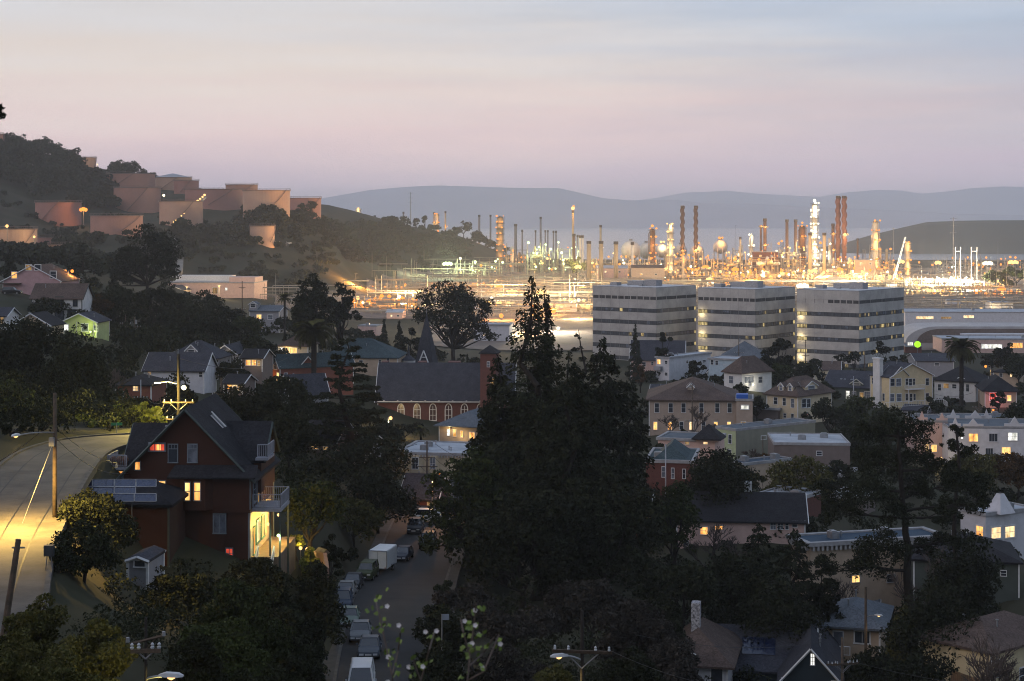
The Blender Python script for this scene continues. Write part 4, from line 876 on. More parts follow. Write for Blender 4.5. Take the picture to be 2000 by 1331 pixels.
# white ramp railing in front of the yellow house
q0, q1, q2 = P(1728, 797, 418), P(1842, 790, 424), P(1850, 795, 418)
rt = empty('ramp_railing', (0, 0, 0), 0, 'long white ramp railing along the lawn in front of the yellow house', 'railing')
mb = MB()
for a, c in ((q0, q1), (q1, q2)): rail(mb, a, c, 1.25, .5)
mb.build('rail_and_posts', WHITE, rt)
b = bld('R23', 'white_bungalow', 'white bungalow with dark hip roof and small front gable behind the tall palm', 34, 1826, 1932, 746, 'hip', 28, 'white', 'black', over=.8, wins=[('A', 1835, 757, 6, 12), ('A', 1848, 754, 10, 9, 'm'), ('A', 1864, 755, 8, 8), ('A', 1890, 758, 6, 14), ('A', 1881, 757, 4, 12), ('B', 1915, 754, 5, 8)])
dormer(b, 'A', 1876, 745, 30, 1, 9, 'black')
b = bld('R24', 'pink_lit_bungalow', 'dark-roofed bungalow with its porch glowing pink and one amber window', 8, 1924, None, 764, 'hip', 26, 'tan', 'black', LB=14, over=.9, wins=[('A', 1939, 775, 12, 14, 'r', (3, 1)), ('A', 1971, 778, 8, 11, 'y'), ('A', 1952, 782, 6, 8, 'r')])
porch_lamp(b, 'A', 1945, 780, 260, (1, .25, .35), 'r', .15, 1.0)
b = bld('R25', 'grey_long_shed', 'low grey commercial shed with long dark roof behind the white bungalow', 5, 1790, None, 705, 'gx', 10, 'grey', 'slate', LB=20, cat='building', wins=[('A', 1830, 712, 8, 5)])
b = bld('R8', 'green_corner_building', 'flat-roofed building with pale green end wall and long olive side with lit windows', 52, 1398, 1592, 838, 'flat', 0, 'green', 'tar', cat='building', over=.12, wins=[('A', 1408, 855, 7, 16, 'r', (1, 2)), ('A', 1426, 858, 6, 17), ('A', 1402, 853, 3, 15), ('A', 1425, 884, 6, 11), ('B', 1491, 855, 9, 6, 'w', (1, 1)), ('B', 1508, 854, 6, 4, 'w', (1, 1)), ('B', 1538, 854, 9, 11, 'g'), ('B', 1568, 852, 9, 5, 'm', (1, 1))], vents=3)
MB().box(0, .05, 0, b.LB, -3, b.H - .46).build('side_render', WALL['olive'], b.wall)
b = bld('R9', 'grey_shop_block', 'long low grey-brown commercial block with pale roof edge', 4, 1512, None, 866, 'flat', 0, 'brownw', 'membrane', LB=14, cat='building', over=.12, wins=[('A', 1600, 886, 10, 8, 'd')], vents=4)
b = bld('R11', 'turret_house', 'small house with a dark pyramid-roofed corner turret and warm porch', 18, 1285, 1402, 859, 'flat', 0, 'rose', 'tar', LB=9, over=.3, wins=[('A', 1378, 862, 8, 12, 'g'), ('A', 1342, 866, 8, 5, 'm')], vents=0)
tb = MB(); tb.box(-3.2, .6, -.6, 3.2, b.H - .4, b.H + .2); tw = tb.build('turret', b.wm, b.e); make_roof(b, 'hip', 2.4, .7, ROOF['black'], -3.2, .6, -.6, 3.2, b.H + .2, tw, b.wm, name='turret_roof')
b = bld('R10', 'brick_apartment_house', 'red brick house with two tall white windows and dark teal hip roof beside the redwoods', 10, 1262, 1372, 900, 'flat', 0, 'brick', 'teal', LB=14, over=.25, wins=[('A', 1296, 922, 6, 20, 'b'), ('A', 1314, 925, 5, 20, 'b'), ('A', 1336, 926, 5, 18)], vents=3)
make_roof(b, 'hip', 2.3, -.8, ROOF['teal'], -b.LA, 0, 1, b.LB, b.H - .3, b.roof, b.wm, name='upper_roof')
b = bld('R12', 'flat_teal_roof', 'low building with sagging blue-grey flat roof and vent box', 55, 1424, 1545, 905, 'flat', 0, 'tan', 'bluetar', cat='building', over=.15, vents=4, wins=[('A', 1436, 914, 8, 6)])
b = bld('R13', 'brick_flat_building', 'low brick building with pale flat roof and satellite dishes', 34, 1478, 1604, 972, 'flat', 0, 'brick', 'membrane', cat='building', over=.15, vents=3, wins=[('A', 1530, 990, 8, 8)])
for fx in (.2, .55, .8):
    x, y = -b.LA * fx, b.LB * .6; z = b.H - .35; MB().cyl((x, y, z), (x, y, z + .8), .04, .04, 5).lathe([(.5, .25), (.35, .1), (.05, 0)], 10, (x, y, z + .75)).build('satellite_dish', METAL, b.roof)
b = bld('R14', 'black_roof_house', 'two-storey pale house under a black gable roof with a white chimney block', 6, 1322, None, 1017, 'gx', 42, 'rose', 'black', LB=11, wins=[('A', 1510, 1027, 10, 14, 'b', (2, 2)), ('A', 1524, 1027, 10, 14, 'b', (2, 2)), ('A', 1537, 1027, 6, 14), ('A', 1552, 1024, 9, 11), ('A', 1375, 1037, 14, 14, 'y'), ('A', 1404, 1031, 14, 7, 'g', (1, 1)), ('A', 1461, 1078, 12, 18, 'g', (2, 3)), ('A', 1340, 1060, 8, 12)], vents=4)
MB().box(-b.LA * .46, -b.LA * .40, b.LB * .55, b.LB * .68, b.H, b.H + b.rise + 1.2).build('chimney', WHITE, b.roof)
b = bld('R15', 'bracketed_block', 'large cream flat-roofed block with blue roof and heavy bracketed cornice behind the tall pine', 74, 1546, 1842, 1060, 'flat', 0, 'tan', 'bluetar', cat='building', over=.55, vents=4, trim=mat('cornice_paint', (.34, .34, .34), .6), wins=[('B', 1671, 1131, 15, 13, 'g', (2, 1)), ('B', 1815, 1084, 8, 9, 'y', (1, 1)), ('B', 1812, 1128, 26, 20, 'd', (2, 2)), ('B', 1756, 1080, 5, 14, 'm'), ('B', 1612, 1100, 8, 16, 'd'), ('B', 1740, 1130, 14, 14, 'd')])
for u in np.linspace(.3, b.LB - .3, 30): MB().box(0, .48, u - .13, u + .13, b.H - 1.0, b.H - .46).build('cornice_bracket', b.trim, b.wall)
for u in np.linspace(.3, b.LA - .3, 8): MB().box(-u - .13, -u + .13, -.48, 0, b.H - 1.0, b.H - .46).build('cornice_bracket', b.trim, b.wall)
b = bld('R27', 'blue_lean_to', 'low blue-roofed shop with lit fascia letters hidden by the pine trunk', 14, 1604, 1752, 1176, 'gx', 24, 'brownw', 'bluegrey', LB=10, wins=[('A', 1712 - 10, 1190, 6, 7, 'g')], cat='building')
b = bld('R19', 'lit_pale_house', 'pale stucco house with white flat roof, a roof cowl and three bright windows', 60, 1876, 2020, 1002, 'flat', 0, 'stucco', 'membrane', over=.25, wins=[('A', 1914, 1039, 13, 22, 'g', (2, 2)), ('B', 1945, 1041, 18, 21, 'g', (2, 2)), ('B', 1972, 1039, 18, 21, 'g', (2, 2))], vents=2)
mb = MB(); cx, cy, z = -b.LA * .1, b.LB * .35, b.H - .3; h = 2.0
for i in range(4):
    a0, a1 = math.pi / 4 + i * math.pi / 2, math.pi / 4 + (i + 1) * math.pi / 2; mb.poly(((cx + h * math.cos(a0), cy + h * math.sin(a0), z), (cx + h * math.cos(a1), cy + h * math.sin(a1), z), (cx + .5 * math.cos(a1), cy + .5 * math.sin(a1), z + 2.6), (cx + .5 * math.cos(a0), cy + .5 * math.sin(a0), z + 2.6)))
mb.build('roof_cowl', WALL['stucco'], b.roof)
b = bld('R19b', 'black_hip_house', 'dark house with black hip roof just below the lit pale house', 10, 1922, None, 1098, 'hip', 38, 'dkgreen', 'black', LA=12, LB=12, wins=[('A', 1960, 1120, 10, 10)])
b = bld('R16', 'tan_cottage', 'tan cottage with pale blue roof and white sliding window near the pine trunk', 16, 1606, 1728, 1226, 'hip', 30, 'tan', 'bluegrey', over=.9, LB=10, wins=[('A', 1637, 1250, 18, 32, 'b', (1, 1)), ('A', 1684, 1245, 28, 22, 'd', (2, 1))], vents=2)
mb = MB(); rail(mb, (-b.LA, -1.2, .6), (-b.LA * .5, -1.2, .6), 1.0, .2); mb.build('porch_railing', WHITE, b.e)
b = bld('R17', 'navy_gable_house', 'dark navy house with white-edged front gable and a lit attic window', 10, 1527, None, 1328, 'gy', 62, 'navy', 'slate', LB=16, over=.5, wins=[('A', 1587, 1288, 7, 22, 'w', (2, 3)), ('A', 1628, 1338, 8, 14, 'y')], trim=WHITE)
mb = MB(); mb.box(-b.LA - 9, -b.LA + 2, 5, 15, -3, b.H - .5); mb.build('wing_wall', b.wm, b.e); make_roof(b, 'gx', 3.2, .4, ROOF['slate'], -b.LA - 9, -b.LA * .45, 5, 15, b.H - .5, b.e, b.wm, name='wing_roof')
for i in range(3):
    MB().poly(((-b.LA - 4.2 + i * 1.15, 6.4, b.H + .55), (-b.LA - 3.1 + i * 1.15, 6.4, b.H + .55), (-b.LA - 3.1 + i * 1.15, 8.4, b.H + 1.83), (-b.LA - 4.2 + i * 1.15, 8.4, b.H + 1.83))).build('solar_panel', mat('solar_glass', (.012, .02, .05), .15, c2=(.01, .015, .04), ns=2, spec=.8), b.e)
b = bld('R17b', 'brown_roof_cottage', 'cottage with brown shingle roof, patterned chimney and a porch lantern', 12, 1296, None, 1300, 'hip', 56, 'stucco', 'brown', LB=11, over=.8, wins=[('A', 1400, 1320, 22, 26, 'd', (1, 1)), ('A', 1340, 1322, 16, 20, 'd')], vents=0)
MB().box(-b.LA * .62, -b.LA * .48, b.LB * .3, b.LB * .42, b.H, b.H + b.rise + 2.4).build('chimney', mat('speckled_chimney', (.42, .42, .45), .9, c2=(.06, .06, .07), ns=4), b.roof)
porch_lamp(b, 'A', 1361, 1326, 60, AMBER, 'a', .14, .6); dormer(b, 'A', 1346, 1284, 16, 8, 5, 'brown')
b = bld('R18', 'yellow_corner_cottage', 'pale yellow cottage with tall narrow windows in the corner of the picture', 50, 1930, 2060, 1272, 'hip', 40, 'yellow', 'brown', over=.6, LA=8, LB=12, wins=[('B', 1948, 1306, 9, 32, 'd'), ('B', 1996, 1320, 10, 30, 'd')])
# crenellated white apartments
def castle(key, pxl, pxr, ptop, th, LB, wins, peaks, label, wall='stucco'):
    b = bld(key, 'stepped_parapet_apartments', label, th, pxl, None, ptop, 'flat', 0, wall, 'tar', LB=LB, cat='building', over=.0, vents=2, wins=wins, trim=WALL['stucco'])
    for px, w, h in peaks:
        u0, _ = on_face(b, 'A', px - w / 2, ptop); u1, _ = on_face(b, 'A', px + w / 2, ptop); hh = h * S(b.d); m_ = (u0 + u1) / 2; q = (u1 - u0)
        prof = [(u0, 0), (u1, 0), (u1, hh * .28), (m_ + q * .22, hh * .28), (m_ + q * .12, hh * .62), (m_, hh), (m_ - q * .12, hh * .62), (m_ - q * .22, hh * .28), (u0, hh * .28)]
        mb = MB(); mb.loft([[(x, y, b.H + .05 + z) for x, z in prof] for y in (.0, .3)]); mb.build('parapet_peak', b.wm, b.roof)
    return b
BASE['R20'] = (2045, 915, 345); BASE['R20b'] = (1852, 908, 352); BASE['R20c'] = (2040, 885, 385)
castle('R20', 1852, None, 834, 3, 14, [('A', 1901, 855, 18, 15, 'y', (2, 1)), ('A', 1940, 855, 16, 15, 'd', (3, 1)), ('A', 1978, 853, 18, 15, 'w', (2, 2)), ('A', 1932, 883, 14, 14, 'd', (3, 1)), ('A', 1965, 881, 17, 14, 'g', (2, 1)), ('A', 1879, 853, 4, 9, 'w', (1, 1)), ('A', 1888, 881, 12, 10, 'd')], [(1866, 22, 17), (1901, 40, 15), (1982, 40, 19)], 'white two-storey apartments with peaked parapets and bright windows, nearest wing')
castle('R20b', 1786, None, 822, 4, 12, [('A', 1824, 876, 11, 14, 'y', (1, 1)), ('A', 1811, 875, 6, 16, 'y', (1, 1)), ('A', 1800, 850, 6, 12, 'd')], [(1801, 22, 18), (1840, 22, 15)], 'pinkish side wing of the peaked-parapet apartments beside the street lamps', 'rose')  # rose wall: the street lamps' pink light is put into its colour
castle('R20c', 1852, None, 818, 3, 10, [], [(1862, 24, 17), (1905, 40, 15), (1927, 20, 17), (1985, 26, 19)], 'rear wing of the peaked-parapet apartments showing only its roofline')
# ---- industrial edge
b = bld('warehouse', 'pink_warehouse', 'long floodlit pink warehouse with white roof cabins below the tank hill', 5, 318, None, 552, 'flat', 0, 'rose', 'membrane', LB=30, cat='warehouse', over=.2, wins=[('A', 442, 565, 4, 5, 'w', (1, 1)), ('A', 420, 568, 10, 12, 'm', (1, 1))], vents=7)
MB().box(-b.LA * .93, -b.LA * .28, 6, 16, b.H, b.H + 3.4).build('roof_cabin', WHITE, b.roof); MB().box(-b.LA * .28, 0, 2, 20, b.H - .2, b.H + 2.6).build('taller_bay', b.wm, b.wall)
b = bld('shedfar', 'tan_gable_shed', 'small tan gabled shed at the corner of the floodlit warehouse', 20, 320, 372, 566, 'gy', 8, 'tan', 'slate', wins=[('A', 335, 570, 5, 4)])
# ---- the offices: three square concrete blocks, stepped
def office(px, d, pxl, pxr, label, lit, seed, lv0=0.0):
    BASE['office'] = (px, HY + CZ * FPX / d, d); rr = random.Random(seed)
    b = bld('office', 'concrete_office_block', label, 38, pxl, pxr, HY + (CZ - 26.2) * FPX / d, 'flat', 0, WALL['concrete'], 'tar', cat='office block', group='stepped concrete office blocks', over=.06, vents=5, corner=False, trim=mat('office_coping', (.55, .55, .56), .7))
    DK = mat('office_band_glass', (.06, .066, .075), .12, c2=(.10, .105, .115), ns=.5, spec=1.0); MU = mat('office_mullion', (.035, .035, .038), .6)
    OL = [emat('office_light_yellow', (1, .78, .34), .85, (.8, .55, .2), .9, .2), emat('office_light_dim', (.8, .62, .33), .45, (.5, .4, .2), 1.2, .2)]
    GR = mat('spandrel_joint', (.25, .245, .24), .9)
    for fi, (face, L) in enumerate((('A', b.LA), ('B', b.LB))):
        s0 = -L if face == 'A' else 0
        for k in range(6):
            zc = 18.0 - 4.28 * k
            if zc < .6: continue
            mb = MB(); fbox(b, mb, face, s0 + .02, s0 + L - .02, zc - .62, zc + .62, -.2, .012); band = mb.build('window_band', DK, b.e)
            n = int(L / 1.25); mu = MB()
            for i in range(n + 1):
                u = s0 + .05 + (L - .1) * i / n; fbox(b, mu, face, u - .06, u + .06, zc - .62, zc + .62, .0, .05)
            fbox(b, mu, face, s0, s0 + L, zc - .70, zc - .62, 0, .09); fbox(b, mu, face, s0, s0 + L, zc + .62, zc + .68, 0, .07); mu.build('mullions', MU, band)
            for i in range(n):
                u = s0 + .05 + (L - .1) * i / n; w = (L - .1) / n
                near_gap = (face == 'A' and i < 3 and lit[0]) or (face == 'B' and i >= n - 1 and lit[1])
                if not near_gap and rr.random() < .16:
                    m_ = MB(); fbox(b, m_, face, u + .07, u + w - .07, zc - .57 + rr.choice((0, .3, .6)), zc + .57, -.1, .018); m_.build('blind', GLASSB, band)
                elif near_gap or rr.random() < lit[2 + fi]:
                    m_ = MB(); fbox(b, m_, face, u + .07, u + w - .07, zc - .57, zc + .57, -.1, .02); m_.build('lit_pane', OL[0] if near_gap else rr.choice((OL[0], OL[1], OL[1], OL[1])), band)
        # precast spandrel bands stand proud and step at the joints
        for k in range(6):
            z1 = 18.0 - 4.28 * k - .74; z0 = z1 - 2.77
            if k == 0:
                mb = MB(); fbox(b, mb, face, s0, s0 + L, 18.70, 21.75, -.1, .10); mb.build('spandrel', WALL['concrete'], b.wall)
            mb = MB(); fbox(b, mb, face, s0, s0 + L, z0, z1, -.1, .10); fbox(b, mb, face, s0, s0 + L, z0 + 1.1, z0 + 1.22, -.1, .13)
            sp = mb.build('spandrel', WALL['concrete'], b.wall)
        mb = MB(); fbox(b, mb, face, s0, s0 + L, 23.0, 26.0, -.1, .10); mb.build('spandrel', WALL['concrete'], b.wall)
        nj = 7; jm = MB()
        for i in range(1, nj): u = s0 + L * i / nj; fbox(b, jm, face, u - .03, u + .03, 0, 26, .0, .105)
        jm.build('panel_joints', GR, b.wall)
        # louvred openings in the plant storey
        nv = 10 if face == 'A' else 4; a0 = lv0 if face == 'A' else 0
        for i in range(nv):
            w = L / nv; u = s0 + w * i
            if (i + .5) / nv < a0: continue
            lv = MB()
            for q in range(3): fbox(b, lv, face, u + .25, u + w - .25, 21.95 + q * .34, 22.15 + q * .34, -.1, .10)
            lv.build('louvre', MU, b.wall)
            m_ = MB(); fbox(b, m_, face, u + .2, u + w - .2, 21.85, 22.95, -.1, .06); m_.build('louvre_recess', mat('louvre_recess', (.12, .12, .12), .9), b.wall)
        MB().box(-b.LA + .4, -.4, .4, b.LB - .4, 26.15, 26.3).build('roof_edge', b.trim, b.roof) if face == 'A' else None
    for x_, y_, w_, l_, h_ in ((.3, .4, 5, 4, 2.2), (.62, .55, 7, 5, 1.6), (.8, .25, 3, 3, 1.2)): MB().box(-b.LA * x_ - w_ / 2, -b.LA * x_ + w_ / 2, b.LB * y_ - l_ / 2, b.LB * y_ + l_ / 2, 26.0, 26.3 + h_).build('rooftop_plant', METAL, b.roof)
    if lit[0]:
        o = lamp_light(b.e, (-b.LA + 1.6, -1.2, 10), 330, (1, .78, .40), .5); lamp_light(b.e, (-b.LA + 1.6, -1.2, 17), 330, (1, .78, .40), .5); lamp_light(b.e, (-b.LA + 1.6, -1.2, 3), 330, (1, .78, .40), .5)
    return b
office(1282, 600, 1158, 1359.5, 'leftmost concrete office block, conifers at its foot', (0, 1, .05, .10), 1)
office(1475, 586, 1363.5, 1552.5, 'middle concrete office block with yellow-lit slot at its edge', (1, 1, .05, .09), 2)
office(1678, 572, 1556.5, 1765, 'rightmost concrete office block, its short side glowing with scattered lights', (1, 0, .03, .34), 3, .52)
# ---- low buildings to the right of the offices
def low(key, base, name, label, th, pxl, pxr, ptop, wall, rm, wins, LB=None, cat='building', vents=3, roof='flat', rise=0, over=.15):
    BASE[key] = base; return bld(key, name, label, th, pxl, pxr, ptop, roof, rise, wall, rm, wins=wins, LB=LB, cat=cat, vents=vents, over=over, corner=False)
low('L1', (2060, 690, 640), 'long_low_depot', 'long pale depot with a strip of lit ground-floor windows right of the offices', 3, 1840, None, 662, 'rose', 'membrane', [('A', 1937, 677, 40, 8, 'w', (6, 1)), ('A', 1985, 675, 24, 10, 'g', (4, 1))], LB=18)
low('L2', (2070, 640, 790), 'white_flat_depot', 'white flat depot with warm window strip behind the curved roof', 3, 1768, None, 610, 'stucco', 'membrane', [('A', 1806, 621, 34, 5, 'g', (6, 1)), ('A', 1892, 619, 20, 5, 'g', (4, 1)), ('A', 1848, 621, 20, 4, 'm', (4, 1))], LB=30)
low('L3', (1978, 612, 900), 'stepped_white_office', 'white stepped block with one dark window standing over the flat depots', 6, 1936, 1985, 592, 'stucco', 'membrane', [('A', 1966, 605, 22, 7, 'd', (1, 1))], LB=18)
low('L4', (1876, 606, 1000), 'small_plant_house', 'small blue-grey plant house on the depot roofs', 8, 1850, 1882, 586, 'stucco', 'membrane', [('A', 1868, 600, 6, 6, 'w', (1, 1))], LB=12)
low('L5', (1800, 694, 640), 'red_side_shop', 'low red-walled shop with a glowing lime green sign at the foot of the offices', 8, 1768, 1820, 676, 'brick', 'tar', [('A', 1778, 668 + 4, 10, 6, 'w', (1, 1))], LB=10)
q = P(1792, 673, 632); sg = empty('lime_sign', (q.x, q.y, ground(q.x, q.y)), 0, 'round glowing lime green sign beside the offices', 'sign')
MB().cyl((0, 0, 0), (0, 0, q.z - ground(q.x, q.y)), .12, .12, 6).build('post', STEEL, sg); MB().cyl((0, -.2, q.z - ground(q.x, q.y)), (0, .2, q.z - ground(q.x, q.y)), 1.2, 1.2, 16).build('sign_face', emat('lime_glow', (.42, .9, .03), 1.3), sg)
def vault():
    c = P(1768, 690, 690); x1 = P(2060, 690, 690).x; e = empty('curved_roof_depot', (c.x, c.y, 0), 0, 'depot with one great curved metal roof end right of the offices', 'building')
    L = x1 - c.x; h = P(0, 638, 690).z; mb = MB(); prof = []
    for i in range(11): t = i / 10 * math.pi / 2; prof.append((12 - 12 * math.cos(t) - 0, h * math.sin(t)))
    pts = [(0, 0)] + [(p[0] * 1.1, p[1]) for p in prof] + [(L, h), (L, 0)]
    mb.loft([[(x, y, z) for x, z in pts] for y in (0, 26)]); mb.build('shell', mat('curved_metal_cladding', (.36, .35, .35), .6, c2=(.28, .27, .27), ns=.2), e)
    mb = MB(); mb.loft([[(4.5 + (x if x < 12 else x), y, z * .86) for x, z in [(0, 0)] + [(p[0] * .8, p[1]) for p in prof] + [(L - 6, h), (L - 6, 0)]] for y in (-.25, .2)]); mb.build('recessed_end_wall', mat('brown_end_wall', (.13, .10, .085), .8), e)
    MB().box(22, 48, -7, 6, 0, h * .62).build('front_annex', WALL['stucco'], e); MB().box(12, 48, -9, 0, 0, h * .36).build('front_wall', WALL['stucco'], e)
    for i in range(9): MB().box(14 + i * 3.4, 16.2 + i * 3.4, -9.08, -8.9, .8, 2.2).build('window', LIT[1] if i % 3 else GLASS, e)
vault()

# ---- small roofs between the larger houses
for i, (px, py, d, w, hpx, roof, wl, rm, lab) in enumerate([(1292, 775, 448, 40, 12, 'gx', 'white', 'slate', 'small white-edged roof with skylights behind the sandstone hall'), (1345, 766, 455, 34, 10, 'gx', 'grey', 'black', 'low dark cottage beside the brown hip bungalow'), (1618, 938, 300, 56, 12, 'flat', 'grey', 'membrane', 'low pale flat roof with domed skylights behind the yellow-brown tree'), (1655, 985, 268, 60, 14, 'flat', 'brownw', 'membrane', 'small flat roof half hidden by the tall open pine'), (1965, 738, 500, 50, 10, 'hip', 'tan', 'black', 'low house behind the pink-lit bungalow'), (1395, 742, 500, 26, 16, 'gy', 'blue', 'slate', 'narrow blue gable squeezed beside the pale blue house'), (1570, 742, 500, 40, 14, 'gx', 'cream', 'brown', 'small cream house under the dark spreading tree'), (1785, 812, 430, 44, 10, 'gx', 'grey', 'slate', 'garage roof on the bank below the white ramp railing')]):
    BASE['s%d' % i] = (px + w / 2, py, d); b = bld('s%d' % i, 'small_house', lab, 8 + (px > 1550) * 18, px - w / 2, None, py - hpx, roof, hpx * .8, wl, rm, LB=8, wins=[('A', px - w * .2, py - hpx * .5, 6, 7, 'gdy'[i % 3]), ('A', px + w * .22, py - hpx * .5, 6, 7, 'dgb'[i % 3])], vents=2)
    if i == 2:
        for q in (.3, .6): MB().ball((-b.LA * q, b.LB * .4, b.H - .1), .9, 12, 6, .5).build('dome_skylight', WHITE, b.roof)

for i, (px, py, d, w, hpx, lab) in enumerate([(492, 722, 352, 40, 24, 'dark cottage with a wide yellow-lit bay glimpsed through the trees'), (700, 893, 262, 44, 24, 'lit cottage almost hidden under the cedar'), (1240, 1012, 245, 50, 26, 'reddish cottage glimpsed right of the redwoods'), (455, 768, 300, 36, 20, 'dark cottage with one warm window right of the long blue roof')]):
    BASE['g%d' % i] = (px + w / 2, py, d); b = bld('g%d' % i, 'hidden_cottage', lab, 10, px - w / 2, None, py - hpx, 'gx', 14, ('brownw', 'grey', 'redb', 'brownw')[i], 'black', LB=7, wins=[('A', px - w * .18, py - hpx * .55, 9, 10, 'g'), ('A', px + w * .1, py - hpx * .55, 8, 10, 'y'), ('A', px + w * .34, py - hpx * .5, 5, 9, 'm')], vents=1)
    porch_lamp(b, 'A', px + w * .22, py - hpx * .6, 60, GOLD, 'g', .12, .8)
# ================================================================ the big red-brown house in the foreground
def big_house():
    PALE = mat('pale_blue_sash', (.17, .20, .23), .5); RW = WALL['redwood']
    b = bld('house', 'red_brown_house', 'big red-brown shingled house with steep gable, solar panels and glowing porch in front', 2, 240, None, 925, 'gy', 128, 'redwood', 'black', LB=11, over=.55, trim=PALE, vents=1, barge=DARKTRIM,  # black roof colour carries the dimmer foreground light
      wins=[('A', 338, 886, 17, 34, 'd', (1, 1)), ('A', 376, 886, 17, 34, 'b', (1, 1)), ('A', 269, 910, 9, 15, 'g', (1, 1)), ('A', 429, 1023, 22, 36, 'b', (2, 1)), ('A', 317, 946, 12, 12, 'y', (1, 1)), ('A', 448, 1081, 12, 18, 'r', (2, 2)), ('B', 479, 958, 9, 34, 'd', (1, 2))][:-1])
    e = b.e; LA, LB, H = b.LA, b.LB, b.H
    w = window(b, 'A', 307, 874, 28, 12, 'r', mun=(3, 1)); u0, z = on_face(b, 'A', 306, 874); u1, _ = on_face(b, 'A', 314, 874); zt = on_face(b, 'A', 307, 868.5)[1]; zb = on_face(b, 'A', 307, 879.5)[1]
    MB().box(u0, u1, -.05, .0, zb, zt).build('lit_pane', LIT[0], w)
    for wx in (338, 376):                                   # small panes over the tall sashes
        u0, z0 = on_face(b, 'A', wx - 8, 877); u1, _ = on_face(b, 'A', wx + 8, 877); z1 = on_face(b, 'A', wx, 869)[1]; mb = MB(); mb.box(u0, u1, -.06, 0, z0 - .03, z0 + .03)
        for t in (1 / 3, 2 / 3): mb.box(u0 + (u1 - u0) * t - .02, u0 + (u1 - u0) * t + .02, -.061, 0, z0, z1)
        mb.build('transom_bars', PALE, e)
    # skirt roof over the first floor and the boards below
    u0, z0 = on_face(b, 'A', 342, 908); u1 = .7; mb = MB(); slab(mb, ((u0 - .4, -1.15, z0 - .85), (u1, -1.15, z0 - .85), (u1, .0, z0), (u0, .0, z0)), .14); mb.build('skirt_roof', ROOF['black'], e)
    zb = on_face(b, 'A', 400, 998)[1]; MB().box(-6.4, .12, -.22, .02, zb - .12, zb + .12).build('belt_course', RW, b.wall)
    MB().box(-6.3, .02, -.20, .02, zb + .12, z0 - .9).build('overhanging_storey', RW, b.wall)
    # canted bay with two lit sashes
    u0 = on_face(b, 'A', 352, 950)[0]; u1 = on_face(b, 'A', 417, 950)[0]; pl = [(u0, -.2), (u0 + .5, -.85), (u1 - .5, -.85), (u1, -.2)]
    mb = MB(); mb.loft([[(x, y, z) for x, y in pl] for z in (zb + .15, z0 - .8)]); bay = mb.build('bay', RW, e)
    for wx, ww in ((371, 9), (390, 11)):
        a0, za = on_face(b, 'A', wx - ww / 2, 974); a1, _ = on_face(b, 'A', wx + ww / 2, 974); zc = on_face(b, 'A', wx, 940)[1]; window_m(b, 'A', a0, a1, za, zc, 'y', mun=(1, 2), parent=bay, off=.85)
    # cross roofs left and right
    def wing(x0, x1, y0, y1, z, rise, nm): 
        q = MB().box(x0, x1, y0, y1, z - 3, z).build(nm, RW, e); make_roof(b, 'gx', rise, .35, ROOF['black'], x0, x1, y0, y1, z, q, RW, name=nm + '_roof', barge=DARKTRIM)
    wing(-LA - .25, -LA * .50, 2.2, 9.4, 7.6, 2.9, 'side_dormer'); wing(-LA * .40, .35, 3.4, 9.8, 8.0, 2.6, 'cross_dormer')
    sk = MB(); sk.box(-3.9, -3.2, 3.0, 3.12, H + 3.2, H + 4.0)
    mb = MB(); x = lambda t: -LA / 2 + t * LA / 2; zz = lambda t: H + b.rise * (1 - t) + .08
    mb.poly(((x(.22), 4.0, zz(.22)), (x(.42), 4.0, zz(.42)), (x(.42), 5.0, zz(.42)), (x(.22), 5.0, zz(.22)))); mb.build('skylight', GLASS, b.roof)
    MB().bar((x(.20), 4.9, zz(.20) + .12), (x(.44), 4.9, zz(.44) + .12), .09).build('skylight_frame', WHITE, b.roof)
    # annex with low hip roof
    ax0, ax1, ay0 = -9.65, -5.2, -6.0; az = P(270, 985, 132).z - b.c.z
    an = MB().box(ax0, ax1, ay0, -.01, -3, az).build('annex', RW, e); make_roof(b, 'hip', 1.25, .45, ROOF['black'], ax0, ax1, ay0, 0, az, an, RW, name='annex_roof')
    MB().box(ax1 - .02, ax1 + .12, ay0 - .12, ay0 + .02, -1, az - .2).build('downpipe', DARKTRIM, an)
    # solar panels: each panel its own frame and glass
    FRM = mat('panel_frame', (.28, .29, .31), .4, .5); SG = mat('solar_cells', (.010, .018, .05), .12, c2=(.02, .03, .075), ns=3, spec=.8)
    rows = [(937, 951, [(138, 180), (181, 223), (224, 265), (266, 305)]), (952, 964.5, [(138, 180), (181, 223), (224, 265)]), (965, 980, [(220, 262), (263, 305)])]
    for i, (t, q, cols) in enumerate(rows):
        d0, d1 = 131.2 - i * .75, 130.5 - i * .75
        for l, r in cols:
            A_, B_, C_, D_ = [Vector(P(*k)) - b.c for k in ((l, q, d1), (r, q, d1), (r, t, d0), (l, t, d0))]; nn = (B_ - A_).cross(D_ - A_).normalized() * .03
            mb = MB(); mb.loft([[A_, B_, C_, D_], [p - nn for p in (A_, B_, C_, D_)]]); pn = mb.build('solar_panel', SG, e); pn.rotation_euler = (0, 0, b.th)
            fr = MB()
            for k0, k1 in ((A_, B_), (B_, C_), (C_, D_), (D_, A_)): fr.bar(k0 + nn * .6, k1 + nn * .6, .045)
            fr.build('panel_frame', FRM, pn)
    for px_ in (140, 200, 262): 
        q = Vector(P(px_, 953, 131)) - b.c; MB().bar(q, (q.x, q.y, -1), .07).build('rack_post', FRM, e)
